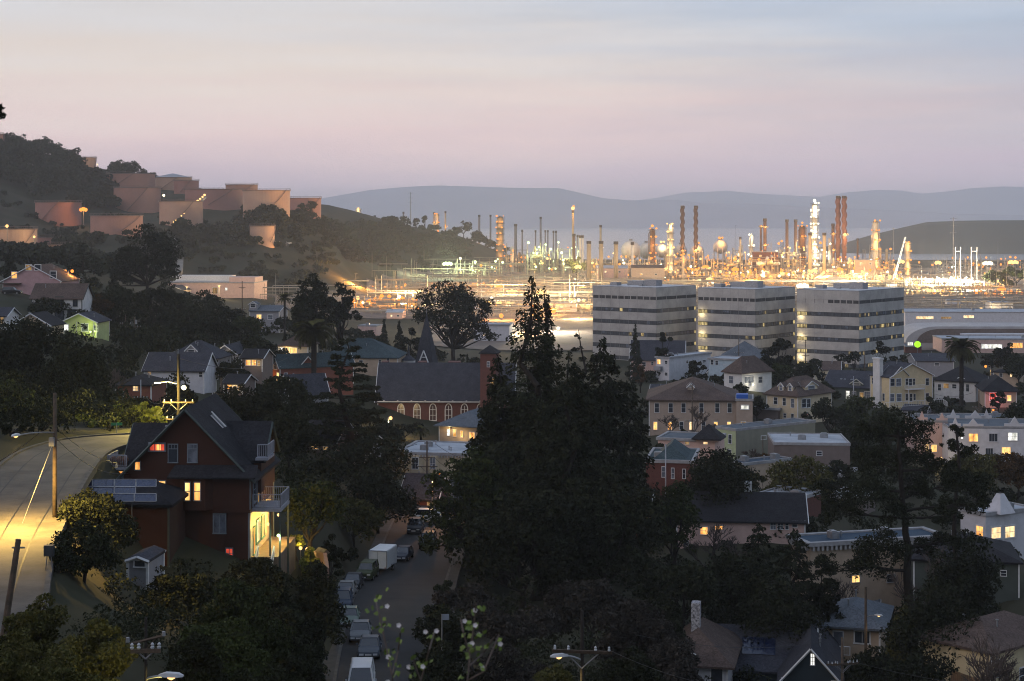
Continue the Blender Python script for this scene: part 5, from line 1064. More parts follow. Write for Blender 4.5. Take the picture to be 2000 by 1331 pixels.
    # deck behind on the uphill side, lit room under it
    dz = P(215, 913, 140).z - b.c.z; mb = MB(); mb.box(-12.0, -LA, 1.4, 4.6, dz - .2, dz); rail(mb, (-11.95, 1.45, dz), (-LA - .1, 1.45, dz), 1.0, .17); rail(mb, (-11.95, 1.45, dz), (-11.95, 4.5, dz), 1.0, .17); mb.build('deck', mat('dimmed_white', (.26, .27, .31), .6), e)  # deck and rail white is dimmed in its colour for the dark foreground
    MB().box(-11.8, -LA - .01, 1.8, 4.6, -2, dz - .2).build('under_deck_room', WALL['tan'], e)
    window_m(b, 'A', -11.5, -10.6, dz - 1.5, dz - .35, 'g', mun=(1, 1), off=-1.8)
    for i, x_ in enumerate((-11.6, -11.1, -10.6)): MB().lathe([(.14, 0), (.2, .35)], 10, (x_, 1.9, dz)).ball((x_, 1.9, dz + .6), .28, 7, 5).build('flower_pot', mat('terracotta', (.16, .08, .05), .9), e)
    # side balcony on posts over the porch
    bz = P(500, 990, 140).z - b.c.z; mb = MB(); mb.box(.02, 2.4, 1.0, 5.2, bz - .25, bz); mb.build('side_balcony', mat('dimmed_white', (.26, .27, .31), .6), e)
    mb = MB(); rail(mb, (.1, 1.05, bz), (2.35, 1.05, bz), 1.15, .17); rail(mb, (2.35, 1.05, bz), (2.35, 5.15, bz), 1.15, .17); rail(mb, (.1, 5.15, bz), (2.35, 5.15, bz), 1.15, .17); mb.build('balcony_railing', mat('dimmed_white'), e)
    for x_, y_ in ((1.5, 1.1), (2.3, 1.1), (2.3, 5.1)): MB().bar((x_, y_, -3), (x_, y_, bz - .2), .13).build('balcony_post', DARKTRIM, e)
    mb = MB(); rail(mb, (.2, 2.6, 8.0), (1.0, 2.6, 8.0), 1.1, .15); rail(mb, (1.0, 2.6, 8.0), (1.0, 5.6, 8.0), 1.1, .15); mb.box(0, 1.05, 2.6, 5.6, 7.8, 8.0); mb.build('upper_balcony', mat('dimmed_white', (.26, .27, .31), .6), e)
    window_m(b, 'B', 1.6, 2.6, bz + .4, bz + 2.4, 'd', mun=(1, 2)); window_m(b, 'B', 3.4, 4.3, bz + .1, bz + 2.2, 'm', mun=(1, 2), name='door')
    # porch under the balcony
    GRN = mat('green_porch_trim', (.10, .24, .16), .6); b2 = b.trim; b.trim = GRN
    MB().box(.02, 2.2, .6, 9.5, -2.5, .25).build('porch_floor', mat('porch_boards', (.20, .15, .10), .8, boards=4), e)
    MB().box(.005, .06, .3, 9.5, .3, bz - .3).build('porch_wall', WALL['cream'], e)
    window_m(b, 'B', 1.2, 1.9, .3, 2.5, 'y', mun=(1, 1), name='door', off=.06); window_m(b, 'B', 2.6, 4.0, 1.0, 2.7, 'g', mun=(2, 1), off=.06); window_m(b, 'B', 4.9, 6.2, 1.0, 2.7, 'g', mun=(2, 1), off=.06); b.trim = b2
    st = MB()
    for i in range(6): st.box(.6, 1.9, .3 - i * .34, .64 - i * .34, -2.2, .1 - i * .2)
    st.build('porch_steps', mat('porch_boards'), e)
    mb = MB(); rail(mb, (.6, .6, .25), (.6, -1.6, -.95), .9, .3); rail(mb, (1.9, .6, .25), (1.9, -1.6, -.95), .9, .3); mb.build('step_railing', WHITE, e)
    for (x_, y_, z_, k, pw) in ((1.1, 2.4, 2.6, 'g', 340), (1.3, 6.2, 2.7, 'g', 1000), (2.2, .9, 1.95, 'n', 130)):
        o = MB().ball((0, 0, 0), .13, 8, 6).build('porch_lamp', BULB[k], e, loc=(x_, y_, z_)); lamp_light(o, (0, 0, -.25), pw, (1, .60, .13) if k == 'g' else BCOL[k], .12)
    # little lamp and stair rail in front
    u, z = on_face(b, 'A', 410, 1076); o = MB().lathe([(.08, -.25), (.12, 0), (.02, .2)], 8).build('wall_lantern', BULB['a'], e, loc=(u, -.35, z)); lamp_light(o, (0, -.2, 0), 5, AMBER, .1)
    mb = MB()
    p0, p1, p2, p3 = [(u_, -1.6, z_) for u_, z_ in (on_face(b, 'A', 352, 1064), on_face(b, 'A', 376, 1074), on_face(b, 'A', 412, 1076), on_face(b, 'A', 440, 1092))]
    for a, c in ((p0, p1), (p1, p2), (p2, p3)):
        mb.bar(a, c, .06); mb.bar((a[0], a[1], a[2] - .4), (c[0], c[1], c[2] - .4), .05)
        for t in (0, .5): 
            q = Vector(a).lerp(Vector(c), t); mb.bar(q, (q.x, q.y, q.z - 1.0), .06)
    mb.build('garden_stair_rail', mat('dimmed_white'), e)
    return b
big_house()
b = bld('shed', 'white_shed', 'small white garden shed with a black square window in the dark below the house', 6, 250, None, 1092, 'gy', 7, 'grey', 'slate', LB=3.5, over=.15, vents=0, cat='shed', wins=[('A', 273, 1101, 20, 12, 'd', (1, 1))])  # grey boards put the garden's shade into the white shed's colour
# terraced garden with clipped bushes and lights
def garden():
    q = P(640, 1066, 150); e = empty('retaining_wall', (q.x, q.y, 0), 0, 'dusky pink garden retaining wall beside the street, lit plants behind it', 'wall')
    pts = [P(606, 1078, 156), P(622, 1075, 150), P(638, 1080, 146), P(643, 1110, 140)]; mb = MB()
    for a, c in zip(pts[:-1], pts[1:]):
        a = a - Vector(e.location); c = c - Vector(e.location); t = (c - a); n = Vector((t.y, -t.x, 0)).normalized() * .3; z0 = -12
        mb.loft([[(a.x, a.y, a.z - 5), (a.x + n.x, a.y + n.y, a.z - 5), (a.x + n.x, a.y + n.y, a.z), (a.x, a.y, a.z)], [(c.x, c.y, c.z - 5), (c.x + n.x, c.y + n.y, c.z - 5), (c.x + n.x, c.y + n.y, c.z), (c.x, c.y, c.z)]])
    mb.build('rendered_wall', mat('pink_render', (.16, .11, .10), .9, ns=1, bump=.3), e); MB().bar(pts[1] - Vector(e.location), pts[2] - Vector(e.location), .4).build('coping', KERB, e)
    for px, py, d, nm in ((587, 1071, 151, 'golden garden lamp among clipped bushes, nearer the house'), (600, 1073, 150, 'golden garden lamp among clipped bushes, nearer the wall')):
        g = P(px, py, d); l = empty('garden_lamp', (g.x, g.y, g.z - .5), 0, nm, 'lamp'); MB().cyl((0, 0, -1.2), (0, 0, .4), .03, .03, 6).build('stake', STEEL, l); bb = MB().ball((0, 0, .5), .16, 8, 6).build('bulb', BULB['g'], l); lamp_light(bb, (0, 0, .8), 90, (1, .66, .18), .15)
garden()
# ================================================================ vehicles
CARM = {}
def paint(n, c):
    c = tuple(x * (.8 if n in ('white', 'lampwhite') else .32) for x in c); return mat('car_paint_' + n, c, .5, .0, c2=tuple(x * .92 for x in c), ns=.6, spec=.2, coat=.0)
TYRE = mat('tyre_rubber', (.015, .015, .016), .9); RIM = mat('alloy_rim', (.35, .35, .37), .35, .8); CGLASS = mat('car_glass', (.012, .015, .02), .05, spec=.9); LENSH = mat('headlamp_lens', (.55, .57, .6), .12, spec=.8); LENSR = mat('tail_lamp_lens', (.28, .02, .015), .2, spec=.6)
def car_proto(kind, pm, nm):
    """car facing -y, origin on the road under its middle"""
    e = empty(nm)
    if kind == 'suv': L, Wd, Hh, hood, belt, cab = 4.6, 1.84, 1.75, .98, 1.05, (-.95, -.30, 1.9, 2.2)
    elif kind == 'van': L, Wd, Hh, hood, belt, cab = 4.9, 1.95, 2.05, 1.05, 1.10, (-1.95, -1.25, 2.25, 2.4)
    elif kind == 'boxy': L, Wd, Hh, hood, belt, cab = 4.3, 1.82, 1.78, 1.10, 1.12, (-.95, -.60, 2.0, 2.1)
    else: L, Wd, Hh, hood, belt, cab = 4.5, 1.78, 1.44, .82, .92, (-.95, -.15, 1.15, 1.75)
    h = L / 2; w = Wd / 2
    def sec(y, k, zl, zh): return [(-w * k * .92, y, zl), (w * k * .92, y, zl), (w * k, y, zl + .18), (w * k, y, zh - .20), (w * k * .93, y, zh - .03), (w * k * .6, y, zh), (-w * k * .6, y, zh), (-w * k * .93, y, zh - .03), (-w * k, y, zh - .20), (-w * k, y, zl + .18)]
    b = MB(); b.loft([sec(-h, .80, .38, hood - .28), sec(-h + .10, .92, .26, hood - .14), sec(-h + .5, 1, .24, hood - .04), sec(cab[0], 1, .24, belt - .02), sec(0, 1, .24, belt), sec(cab[2], 1, .24, belt + .02), sec(h - .35, .99, .26, belt), sec(h - .06, .93, .30, belt - .10), sec(h, .84, .42, belt - .22)])
    bo = b.build('body', pm, e, smooth=False)
    g = MB()
    def cs(y, k, z): return [(-w * k, y, z), (w * k, y, z)]
    y0, y1, y2, y3 = cab; zt = Hh; zb = belt - .05
    base = [(-w * .93, y0, zb), (w * .93, y0, zb), (w * .93, y3, zb), (-w * .93, y3, zb)]; top = [(-w * .74, y1, zt - .06), (w * .74, y1, zt - .06), (w * .76, y2, zt - .05), (-w * .76, y2, zt - .05)]
    g.loft([base, top]); g.build('windows', CGLASS, e)
    r = MB(); tp = [(x * 1.015, y, z + .01) for x, y, z in top]; r.loft([tp, [(x * .9, y * .96, zt) for x, y, z in top]]); r.build('roof', pm, e)
    for i in range(4): MB().bar(base[i], top[i], .09).build('pillar', pm, e)
    for s in (-1, 1): MB().bar((s * w * .94, .15, zb), (s * w * .76, .10, zt - .05), .08).build('pillar', pm, e)
    for sx in (-1, 1):
        for y in (-h + .85, h - .85):
            wh = MB().cyl((sx * (w - .20), y, .33), (sx * (w + .012), y, .33), .33, .33, 18).build('wheel', TYRE, e); MB().cyl((sx * (w - .05), y, .33), (sx * (w + .025), y, .33), .21, .19, 12).build('rim', RIM, wh)
        MB().box(sx * w * .62 - .18, sx * w * .62 + .18, -h - .012, -h + .14, hood - .42, hood - .27).build('headlight', LENSH, e)
        MB().box(sx * w * .74 - .13, sx * w * .74 + .13, h - .10, h + .012, belt - .42, belt - .2).build('tail_light', LENSR, e)
        MB().box(sx * (w + .02), sx * (w + .16), y0 + .45, y0 + .56, belt - .02, belt + .14).build('mirror', pm, e)
    MB().box(-w * .45, w * .45, -h - .01, -h + .1, .42, hood - .42).build('grille', mat('car_grille', (.02, .02, .022), .5), e)
    MB().box(-.26, .26, -h - .03, -h - .011, .40, .52).build('number_plate', WHITE, e)
    MB().box(-w * .86, w * .86, -h - .015, -h + .12, .26, .38).build('bumper', mat('car_bumper', (.04, .04, .045), .6), e)
    return e
def street_pose(px, d):
    x = (px - CX) / FPX * d; best = None
    for a, c in zip(STREET[:-1], STREET[1:]):
        if a[1] <= d <= c[1]:
            t = (d - a[1]) / (c[1] - a[1]); z = a[2] + (c[2] - a[2]) * t; ang = math.atan2(c[0] - a[0], c[1] - a[1]); pit = math.atan2(c[2] - a[2], c[1] - a[1]); best = (x, z, ang, pit)
    return best
CARS = [(706, 126, 'van', 'white', (.62, .63, .64), 0, 'white van with teal-tinted windscreen, nearest of the cars parked along the street'),
 (722, 139.5, 'sedan', 'bluegrey', (.16, .20, .27), 4, 'blue-grey sedan with black roof parked right behind the white van'),
 (704, 146.5, 'sedan', 'silver', (.42, .46, .50), 2, 'silver hatchback between the blue-grey sedan and the mint one'),
 (682, 153.5, 'sedan', 'mint', (.38, .52, .44), 0, 'mint green sedan third up from the white van'),
 (669, 161.5, 'suv', 'blue', (.10, .15, .24), 0, 'slate blue SUV with dark windscreen half under the trees'),
 (676, 168.8, 'sedan', 'white2', (.55, .55, .55), 2, 'white car squeezed behind the slate blue SUV'),
 (690, 175.0, 'sedan', 'charcoal', (.06, .07, .09), 6, 'charcoal sedan with amber side lamp next to the boxy green car'),
 (717, 181.5, 'boxy', 'green', (.13, .17, .07), 10, 'boxy olive green car with dark roof in front of the white trailer'),
 (787, 195.0, 'sedan', 'navy', (.06, .09, .15), 14, 'navy car just beyond the white trailer'),
 (836, 204.0, 'suv', 'black', (.02, .022, .028), 6, 'black SUV on the far kerb under the cypress'),
 (812, 217.0, 'suv', 'darkblue', (.03, .045, .07), 10, 'dark blue pickup-sized SUV parked where the street is lamp-lit')]
for px, d, k, n, c, dr, lab in CARS:
    x, z, ang, pit = street_pose(px, d); e = car_proto(k, paint(n, c), 'parked_' + ('van' if k == 'van' else 'car')); e.location = (x, d, z + .004); e.rotation_euler = (pit * .9, 0, -ang - R(dr) * .5)
    tag(e, lab, 'van' if k == 'van' else 'car', 'vehicles parked along the street')
x, z, ang, pit = street_pose(833, 228); e = car_proto('suv', paint('lampwhite', (.62, .60, .56)), 'parked_car'); e.location = (x + .8, 228, z + .01); e.rotation_euler = (0, 0, R(80)); tag(e, 'white SUV seen from the side in the lamplight at the bend', 'car', 'vehicles parked along the street')
q = P(24, 572, 403); e = car_proto('suv', paint('black', (.02, .022, .028)), 'parked_car'); e.location = (q.x, q.y, ground(q.x, q.y) + .12); e.rotation_euler = (0, 0, R(86)); tag(e, 'black SUV parked in the driveway of the pink house', 'car')
def trailer():
    x, z, ang, pit = street_pose(748, 187.5); e = empty('cargo_trailer', (x, 187.5, z + .004), -ang - R(12), 'plain white enclosed cargo trailer parked behind the boxy green car', 'trailer'); tag(e, group='vehicles parked along the street')
    TW = mat('trailer_white', (.66, .67, .68), .45, c2=(.6, .61, .62), ns=1.2); w, l = 1.02, 1.9
    sec = lambda y, k: [(-w * k, y, .48), (w * k, y, .48), (w * k, y, 2.36), (w * k * .93, y, 2.46), (-w * k * .93, y, 2.46), (-w * k, y, 2.36)]
    MB().loft([sec(-l, 1), sec(l, 1)]).build('box', TW, e)
    mb = MB()
    for s in (-1, 1): mb.bar((s * w, -l - .01, .5), (s * w, -l - .01, 2.4), .07)
    mb.bar((-w, -l - .01, .5), (w, -l - .01, .5), .08); mb.bar((-w, -l - .01, 2.4), (w, -l - .01, 2.4), .07); mb.bar((0, -l - .01, .55), (0, -l - .01, 2.35), .03); mb.build('door_frame', METAL, e)
    for s in (-1, 1):
        wh = MB().cyl((s * (w - .05), .1, .32), (s * (w + .16), .1, .32), .32, .32, 16).build('wheel', TYRE, e); MB().cyl((s * (w + .1), .1, .32), (s * (w + .17), .1, .32), .18, .17, 10).build('rim', RIM, wh)
        MB().box(s * (w + .02) - .12 + s * .1, s * (w + .02) + .12 + s * .1, -.35, .55, .66, .72).build('mudguard', METAL, e); MB().box(s * .85 - .06, s * .85 + .06, -l - .04, -l, .52, .64).build('tail_light', LENSR, e)
    MB().bar((-.7, l, .42), (0, l + 1.1, .42), .08).bar((.7, l, .42), (0, l + 1.1, .42), .08).build('drawbar', STEEL, e)
trailer()
# ================================================================ poles, lamps and wires
POLETOP = {}
def pole(key, px, ptop, d, label, pb=None, arms=((.06, 1.2),), r=.15, lean=0, name='utility_pole', xf=None, ang=0, m=None, group=None):
    x = (px - CX) / FPX * d; zt = P(px, ptop, d).z; z0 = ground(x, d) if pb is None else P(px, pb, d).z
    e = empty(name, (x, d, z0), R(ang), label, 'utility pole', group); h = zt - z0
    MB().cyl((0, 0, -1.5), (lean, 0, h), r * 1.15, r * .8, 10).build('pole', m or WOODP, e, smooth=True)
    for dn, w in arms:
        z = h - dn * h if dn < 1 else h - dn; MB().box(-w, w, -.16, -.06, z - .07, z + .07).build('crossarm', WOODP, e)
        mb = MB().bar((-w * .6, -.1, z), (0, -.1, z - w * .55), .05).bar((w * .6, -.1, z), (0, -.1, z - w * .55), .05); mb.build('brace', STEEL, e)
        for i in (-.9, -.45, .45, .9): MB().lathe([(.05, 0), (.075, .06), (.04, .10), (.065, .16), (.02, .22)], 8, (i * w, -.11, z + .07)).build('insulator', mat('porcelain_insulator', (.45, .47, .5), .3), e)
    if xf: MB().cyl((.32, 0, h - xf - .9), (.32, 0, h - xf), .24, .24, 12).build('transformer', METAL, e)
    POLETOP[key] = (Vector((x, d, zt)), h); return e, h
def lamp_arm(e, z, dx, dy, rise, power, col, head_d=True, bulb='g', spot=150):
    pts = [Vector((dx * t, dy * t, z + rise * math.sin(t * math.pi / 2))) for t in (0, .25, .5, .75, 1)]
    arm = MB().tube(pts, .045, 7).build('lamp_arm', METAL, e); p = pts[-1]; t = Vector((dx, dy, 0)).normalized()
    hd = MB(); hd.loft([[tuple(p + t * y + Vector((-t.y, t.x, 0)) * s * w_ + Vector((0, 0, zz))) for s, zz in ((-1, 0), (1, 0), (.7, h_), (-.7, h_))] for y, w_, h_ in ((-.1, .07, .06), (.15, .17, .14), (.6, .17, .12), (.78, .08, .05))]); ho = hd.build('lamp_head', mat('lamp_head_grey', (.45, .46, .48), .5), e)
    q = p + t * .35 + Vector((0, 0, -.03)); MB().lathe([(.02, -.10), (.13, -.04), (.15, 0)], 10, tuple(q)).build('lens', BULB[bulb], ho)
    l = lamp_light(ho, tuple(q + Vector((0, 0, -.25))), power, col, .15, 'SPOT' if spot < 171 else 'POINT', spot)
    if spot < 171: l.data.spot_blend = 1.0
    return l
def street_lamp(px, py, d, power, col, label, bulb='g', dx=1.4, r=.3, head=True, name='street_lamp', group=None, glow=None):
    """lit lamp with its head at the given photo point"""
    q = P(px, py, d); z0 = ground(q.x, d); e = empty(name, (q.x - dx, d, z0), 0, label, 'street lamp', group); h = q.z - z0
    MB().cyl((0, 0, -.8), (0, 0, h + .15), .11, .07, 8).build('pole', METAL, e, smooth=True); MB().tube([(0, 0, h + .1), (dx * .5, 0, h + .32), (dx, 0, h + .22)], .05, 6).build('arm', METAL, e)
    hd = MB().box(dx - .35, dx + .25, -.16, .16, h + .12, h + .28).build('lamp_head', METAL, e); MB().ball((dx, 0, h), r, 12, 8).build('bulb', BULB[bulb], hd); lamp_light(hd, (dx, 0, h - r - .12), power, col, .25); return e
e, h = pole('p1', 107, 768, 112, 'tall wooden pole beside the curving road, street lamp and guy wire on it', pb=1012, arms=(), r=.15)
lamp_arm(e, P(107, 845, 112).z - e.location.z, -1.15, -4.2, .35, 26000, (1, .62, .14), bulb='g', spot=166)
g0 = Vector((-.05, -.1, P(107, 862, 112).z - e.location.z)); MB().cyl(g0, (-1.6, -2.5, -.4), .012, .012, 5).build('guy_wire', METAL, e); MB().box(-.3, .05, -.36, -.12, g0.z - .3, g0.z + .25).build('cable_box', METAL, e)
e, h = pole('p2', 349, 692, 163, 'dark pole behind the big gable with a bright lamp and wire-laden arms', arms=((4.6, 1.5), (6.2, 1.2)), r=.17, m=TRUNK)
z = P(349, 757, 163).z - e.location.z; lo = MB().ball((.55, -.3, z), .24, 10, 7).build('lamp_bulb', BULB['w'], e); lamp_light(lo, (-1.6, -2.4, z - .2), 9000, (1, .74, .18), .3); MB().tube([(0, 0, z + .3), (-1.0, 0, z + .55), (-1.9, 0, z + .45)], .05, 6).build('spare_lamp_arm', METAL, e); MB().box(-2.3, -1.7, -.12, .12, z + .38, z + .5).build('spare_lamp_head', METAL, e)
pole('p3', 432, 738, 235, 'pole with double arms among dark trees right of the lamp-lit pole', arms=((.3, 1.3), (2.2, 1.0)))
pole('p4', 275, 742, 243, 'short pole with white cross-shaped fittings by the small red house', arms=((2.6, 1.0),), m=METAL, r=.09)
pole('p5', 263, 620, 378, 'pole with a grey transformer on the wooded slope', xf=.6, arms=((.3, 1.4),)); pole('p6', 245, 616, 388, 'thin pole left of the transformer pole on the wooded slope', arms=((.3, 1.3),), r=.12)
pole('p7', 834, 862, 276, 'pole with two crossarms in front of the cream bay house', arms=((.5, 1.7), (2.6, 1.3)), r=.14)
e, h = pole('p8', 1137, 1193, 82, 'foreground pole with two tiers of crossarms above the lit shrubs', pb=1420, arms=((.35, 1.45), (1.95, 1.45)), r=.095, ang=-8, m=TRUNK)
z = P(1130, 1290, 82).z - e.location.z; lamp_arm(e, z, -.75, -.3, .25, 1000, (1, .75, .28), spot=160)
e, h = pole('p9', 285, 1206, 60, 'foreground pole with a slanted arm and pale insulators in the lower corner', pb=1420, arms=((.30, .52),), r=.06, ang=6, m=TRUNK)
MB().bar((-.55, -.05, h - .92), (.55, -.05, h - .66), .07).bar((-.4, -.05, h - .88), (0, -.05, h - 1.15), .04).bar((.35, -.05, h - .72), (0, -.05, h - 1.15), .04).build('slanted_crossarm', WOODP, e); MB().cyl((-.62, -.05, h - .85), (-.62, -.05, h - .68), .075, .06, 10).build('surge_arrester', METAL, e); MB().cyl((.62, -.05, h - .66), (.62, -.05, h - .5), .07, .055, 10).build('surge_arrester', METAL, e)
lamp_arm(e, P(290, 1326, 60).z - e.location.z, .55, -.1, .1, 420, (1, .80, .22), spot=172)
pole('p10', 1645, 1245, 150, 'pole with bundled crossarms beside the navy gable', pb=1420, arms=((.3, 1.1), (2.3, 1.5)), r=.14, ang=12)
e, h = pole('p11', 1691, 1147, 176, 'pole with a pale lamp arm behind the tan cottage', arms=(), r=.16); lamp_arm(e, P(1691, 1206, 176).z - e.location.z, .9, -.4, .3, 160, GOLD)
pole('p12', 1912, 764, 400, 'short lamp-lit pole with fanned wires below the pink-lit bungalow', arms=((.4, 1.6),), r=.16); pole('p13', 1689, 690, 470, 'slim pole lit yellow behind the dark green house', arms=((3, 1),)); pole('p14', 1667, 735, 437, 'grey pole in front of the dark green house', arms=((.6, 1.6),), m=METAL, r=.12)
pole('p15', 1573, 664, 520, 'pole against the middle of the offices beside the round tree', arms=((.4, 1.2),), r=.14); pole('p16', 1443, 656, 515, 'pole with a box on top before the middle office block', arms=((.4, 1.5),), r=.15, xf=.9); pole('p17', 1352, 752, 362, 'pole standing among the bare trees before the sandstone hall', arms=((.6, 1.5),), r=.14)
pole('p18', 473, 549, 560, 'pole beside the floodlit warehouse end', arms=((.6, 1.3), (2.2, 1.1)), r=.16); pole('p19', 1490, 852, 325, 'thin pole beside the bare tree before the olive wall', arms=(), r=.1); pole('p20', 1300, 868, 255, 'grey pole in front of the brick house', arms=(), r=.1, m=METAL)
q = P(2, 1150, 80); e = empty('leaning_stub', (q.x, q.y, ground(q.x, q.y)), 0, 'broken leaning pole stub with a spike, beside the road in the corner', 'post'); q2 = P(36, 1054, 80) - Vector(e.location); MB().cyl((0, 0, -.5), q2, .17, .13, 9).build('stub', WOODP, e); MB().bar(q2 * .92 + Vector((-.25, 0, 0)), q2 * .92 + Vector((.35, 0, 0)), .06).build('spike', STEEL, e)
q = P(96, 1085, 95); e = empty('letter_box_stand', (q.x, q.y, ROADZ - .1), 0, 'dark box on thin legs standing at the edge of the lamp-lit road', 'box'); MB().box(-.25, .25, -.2, .2, .9, 1.5).build('box', mat('dark_box', (.03, .035, .04), .6), e)
for s in (-1, 1): MB().bar((s * .2, 0, 0), (s * .1, 0, .95), .05).build('leg', STEEL, e)
street_lamp(763, 817, 388, 5200, GOLD, 'bright golden street lamp at the corner of the church wall', r=.40, dx=.6)
street_lamp(1838, 897, 335, 900, GOLD, 'brightest golden lamp in front of the peaked-parapet apartments', r=.36, dx=1.2); street_lamp(1875, 902, 336, 700, AMBER, 'amber lamp right of the brightest one by the apartments', 'g', r=.26, dx=-1); street_lamp(1822, 897, 340, 450, GOLD, 'small lamp left of the brightest one by the apartments', r=.2, dx=.8)
street_lamp(1925, 716, 520, 900, AMBER, 'amber street lamp on a hooked arm right of the tall palm', 'a', r=.4, dx=-1.6); street_lamp(1940, 801, 405, 260, AMBER, 'small amber lamp on the bank below the pink-lit bungalow', 'a', r=.25, dx=.5)
street_lamp(141, 530, 432, 1500, AMBER, 'orange street lamp right of the pink house, lighting bare twigs', 'a', r=.42, dx=1.0); street_lamp(128, 529, 436, 900, AMBER, 'second orange lamp close behind the pink house gable', 'a', r=.3, dx=.8)
street_lamp(858, 925, 238, 4200, AMBER, 'street lamp hidden by the cypress, lighting the bend of the street', 'a', r=.15, dx=1.0)
def wire(a, c, sag, label, r=.018, m=None):
    a = Vector(a); c = Vector(c); n = 14; pts = [a.lerp(c, i / n) - Vector((0, 0, sag * 4 * (i / n) * (1 - i / n))) for i in range(n + 1)]
    o = Vector(pts[0]); MB().tube([p - o for p in pts], r, 4).build('overhead_wire', m or mat('cable_black', (.03, .03, .032), .6), loc=o, label=label, cat='wire', group='overhead wires')
t = lambda k, dz=0, dx=0: POLETOP[k][0] + Vector((dx, 0, -dz))
wire(t('p1', 1.7), P(-60, 925, 122), .5, 'cable running from the roadside pole out past the dark trees', .03); wire(t('p1', 2.9), P(250, 925, 138), .8, 'cable from the roadside pole sagging to the big house', .022); wire(t('p1', 2.2), P(232, 905, 140), .5, 'upper service cable to the big house', .02)
for i, (dx, pz) in enumerate(((-1.3, 4.55), (-.6, 4.55), (.6, 4.55), (1.3, 4.55))):
    wire(t('p2', pz, dx), P(300 + i * 6, 812 + i * 3, 146), .4, ['lamp-lit cable fanning from the bright pole, outermost', 'lamp-lit cable fanning from the bright pole, second', 'lamp-lit cable fanning from the bright pole, third', 'lamp-lit cable fanning from the bright pole, innermost'][i], .014)
wire(t('p2', 4.5, -1.4), t('p4', 2.6, .9), .5, 'wire between the bright pole and the short pole', .022); wire(t('p2', .4), P(560, 700, 300), 1.4, 'long wire running right from the top of the bright pole', .022); wire(t('p7', .5, 1.4), P(955, 905, 270), .8, 'upper wire from the crossarm pole before the cream house', .03); wire(t('p7', 2.6, 1.1), P(955, 950, 270), .9, 'lower wire from the crossarm pole before the cream house', .03); wire(t('p7', .5, -1.6), P(700, 850, 290), 1.2, 'wire leading left from the crossarm pole', .03)
wire(t('p8', 1.9, 1.3), P(1500, 1345, 110), .6, 'dark wire leading right from the foreground pole', .014); wire(t('p10', .3, -1), P(1240, 1240, 130), .8, 'wire crossing the roofs left of the bundled pole', .02); wire(t('p10', 2.2, 1.2), P(2060, 1345, 140), .6, 'wire crossing the dark garden right of the bundled pole', .02); wire(t('p12', .4, 1.4), P(1990, 790, 396), .5, 'lit wire from the short pole to the bungalow', .035); wire(t('p12', .4, -1.5), P(1826, 770, 430), .8, 'lit wire from the short pole toward the white bungalow', .035)
# ================================================================ tank hill
TANKP = [mat('tank_paint_rose', (.33, .165, .135), .75, c2=(.27, .14, .115), ns=.06, nd=7), mat('tank_paint_tan', (.36, .19, .145), .75, c2=(.29, .16, .125), ns=.06, nd=7), mat('tank_paint_cream', (.40, .26, .19), .75, c2=(.33, .21, .16), ns=.06, nd=7)]
LB1 = MB().ball((0, 0, 0), 1, 8, 6)
_bm = {k: LB1.mesh('bulb_' + k, BULB[k], True) for k in BULB}
def bulb(parent, loc, r, k, name='lamp'):
    o = bpy.data.objects.new(name, _bm[k]); COL.objects.link(o); o.parent = parent; o.location = loc; o.scale = (r, r, r); return o
for i, (l, r, t, bq, d, cone, lab) in enumerate(TANKS):
    q = P((l + r) / 2, bq, d); rad = (r - l) / 2 * S(d); h = (bq - t) * S(d); e = empty('storage_tank', (q.x, q.y, q.z), 0, lab, 'storage tank', 'storage tanks on the hill'); m = TANKP[i % 3 if i not in (13, 15) else 2]
    MB().lathe([(rad, -6), (rad, h)], 48).build('shell', m, e, smooth=False)
    rim = MB().lathe([(rad + .02, h - .5), (rad + .5, h - .5), (rad + .5, h), (rad - .3, h)], 48); rim.build('rim', mat('tank_rim', (.20, .14, .12), .7), e)
    if cone: MB().lathe([(rad + .3, h), (.2, h + rad * .22)], 40).build('cone_roof', mat('tank_roof_grey', (.30, .32, .36), .6), e)
    else: MB().lathe([(rad - .2, h - .9), (.1, h - .3)], 40).build('floating_roof', m, e)
    st = MB(); a0 = -2.2 + (i * 1.7) % 1.6
    for k in range(26):
        a, a2 = a0 + k * .035, a0 + (k + 1) * .035; z, z2 = h * k / 26, h * (k + 1) / 26; st.bar(((rad + .7) * math.cos(a), (rad + .7) * math.sin(a), z + .3), ((rad + .7) * math.cos(a2), (rad + .7) * math.sin(a2), z2 + .3), .35)
    st.build('spiral_stair', mat('tank_rim'), e)
    rl = MB(); n = 40
    for k in range(n):
        a, a2 = k * 2 * math.pi / n, (k + 1) * 2 * math.pi / n; rl.bar(((rad + .4) * math.cos(a), (rad + .4) * math.sin(a), h + 1.1), ((rad + .4) * math.cos(a2), (rad + .4) * math.sin(a2), h + 1.1), .09); rl.bar(((rad + .4) * math.cos(a), (rad + .4) * math.sin(a), h), ((rad + .4) * math.cos(a), (rad + .4) * math.sin(a), h + 1.1), .08)
    rl.build('rim_railing', mat('tank_rim'), e)
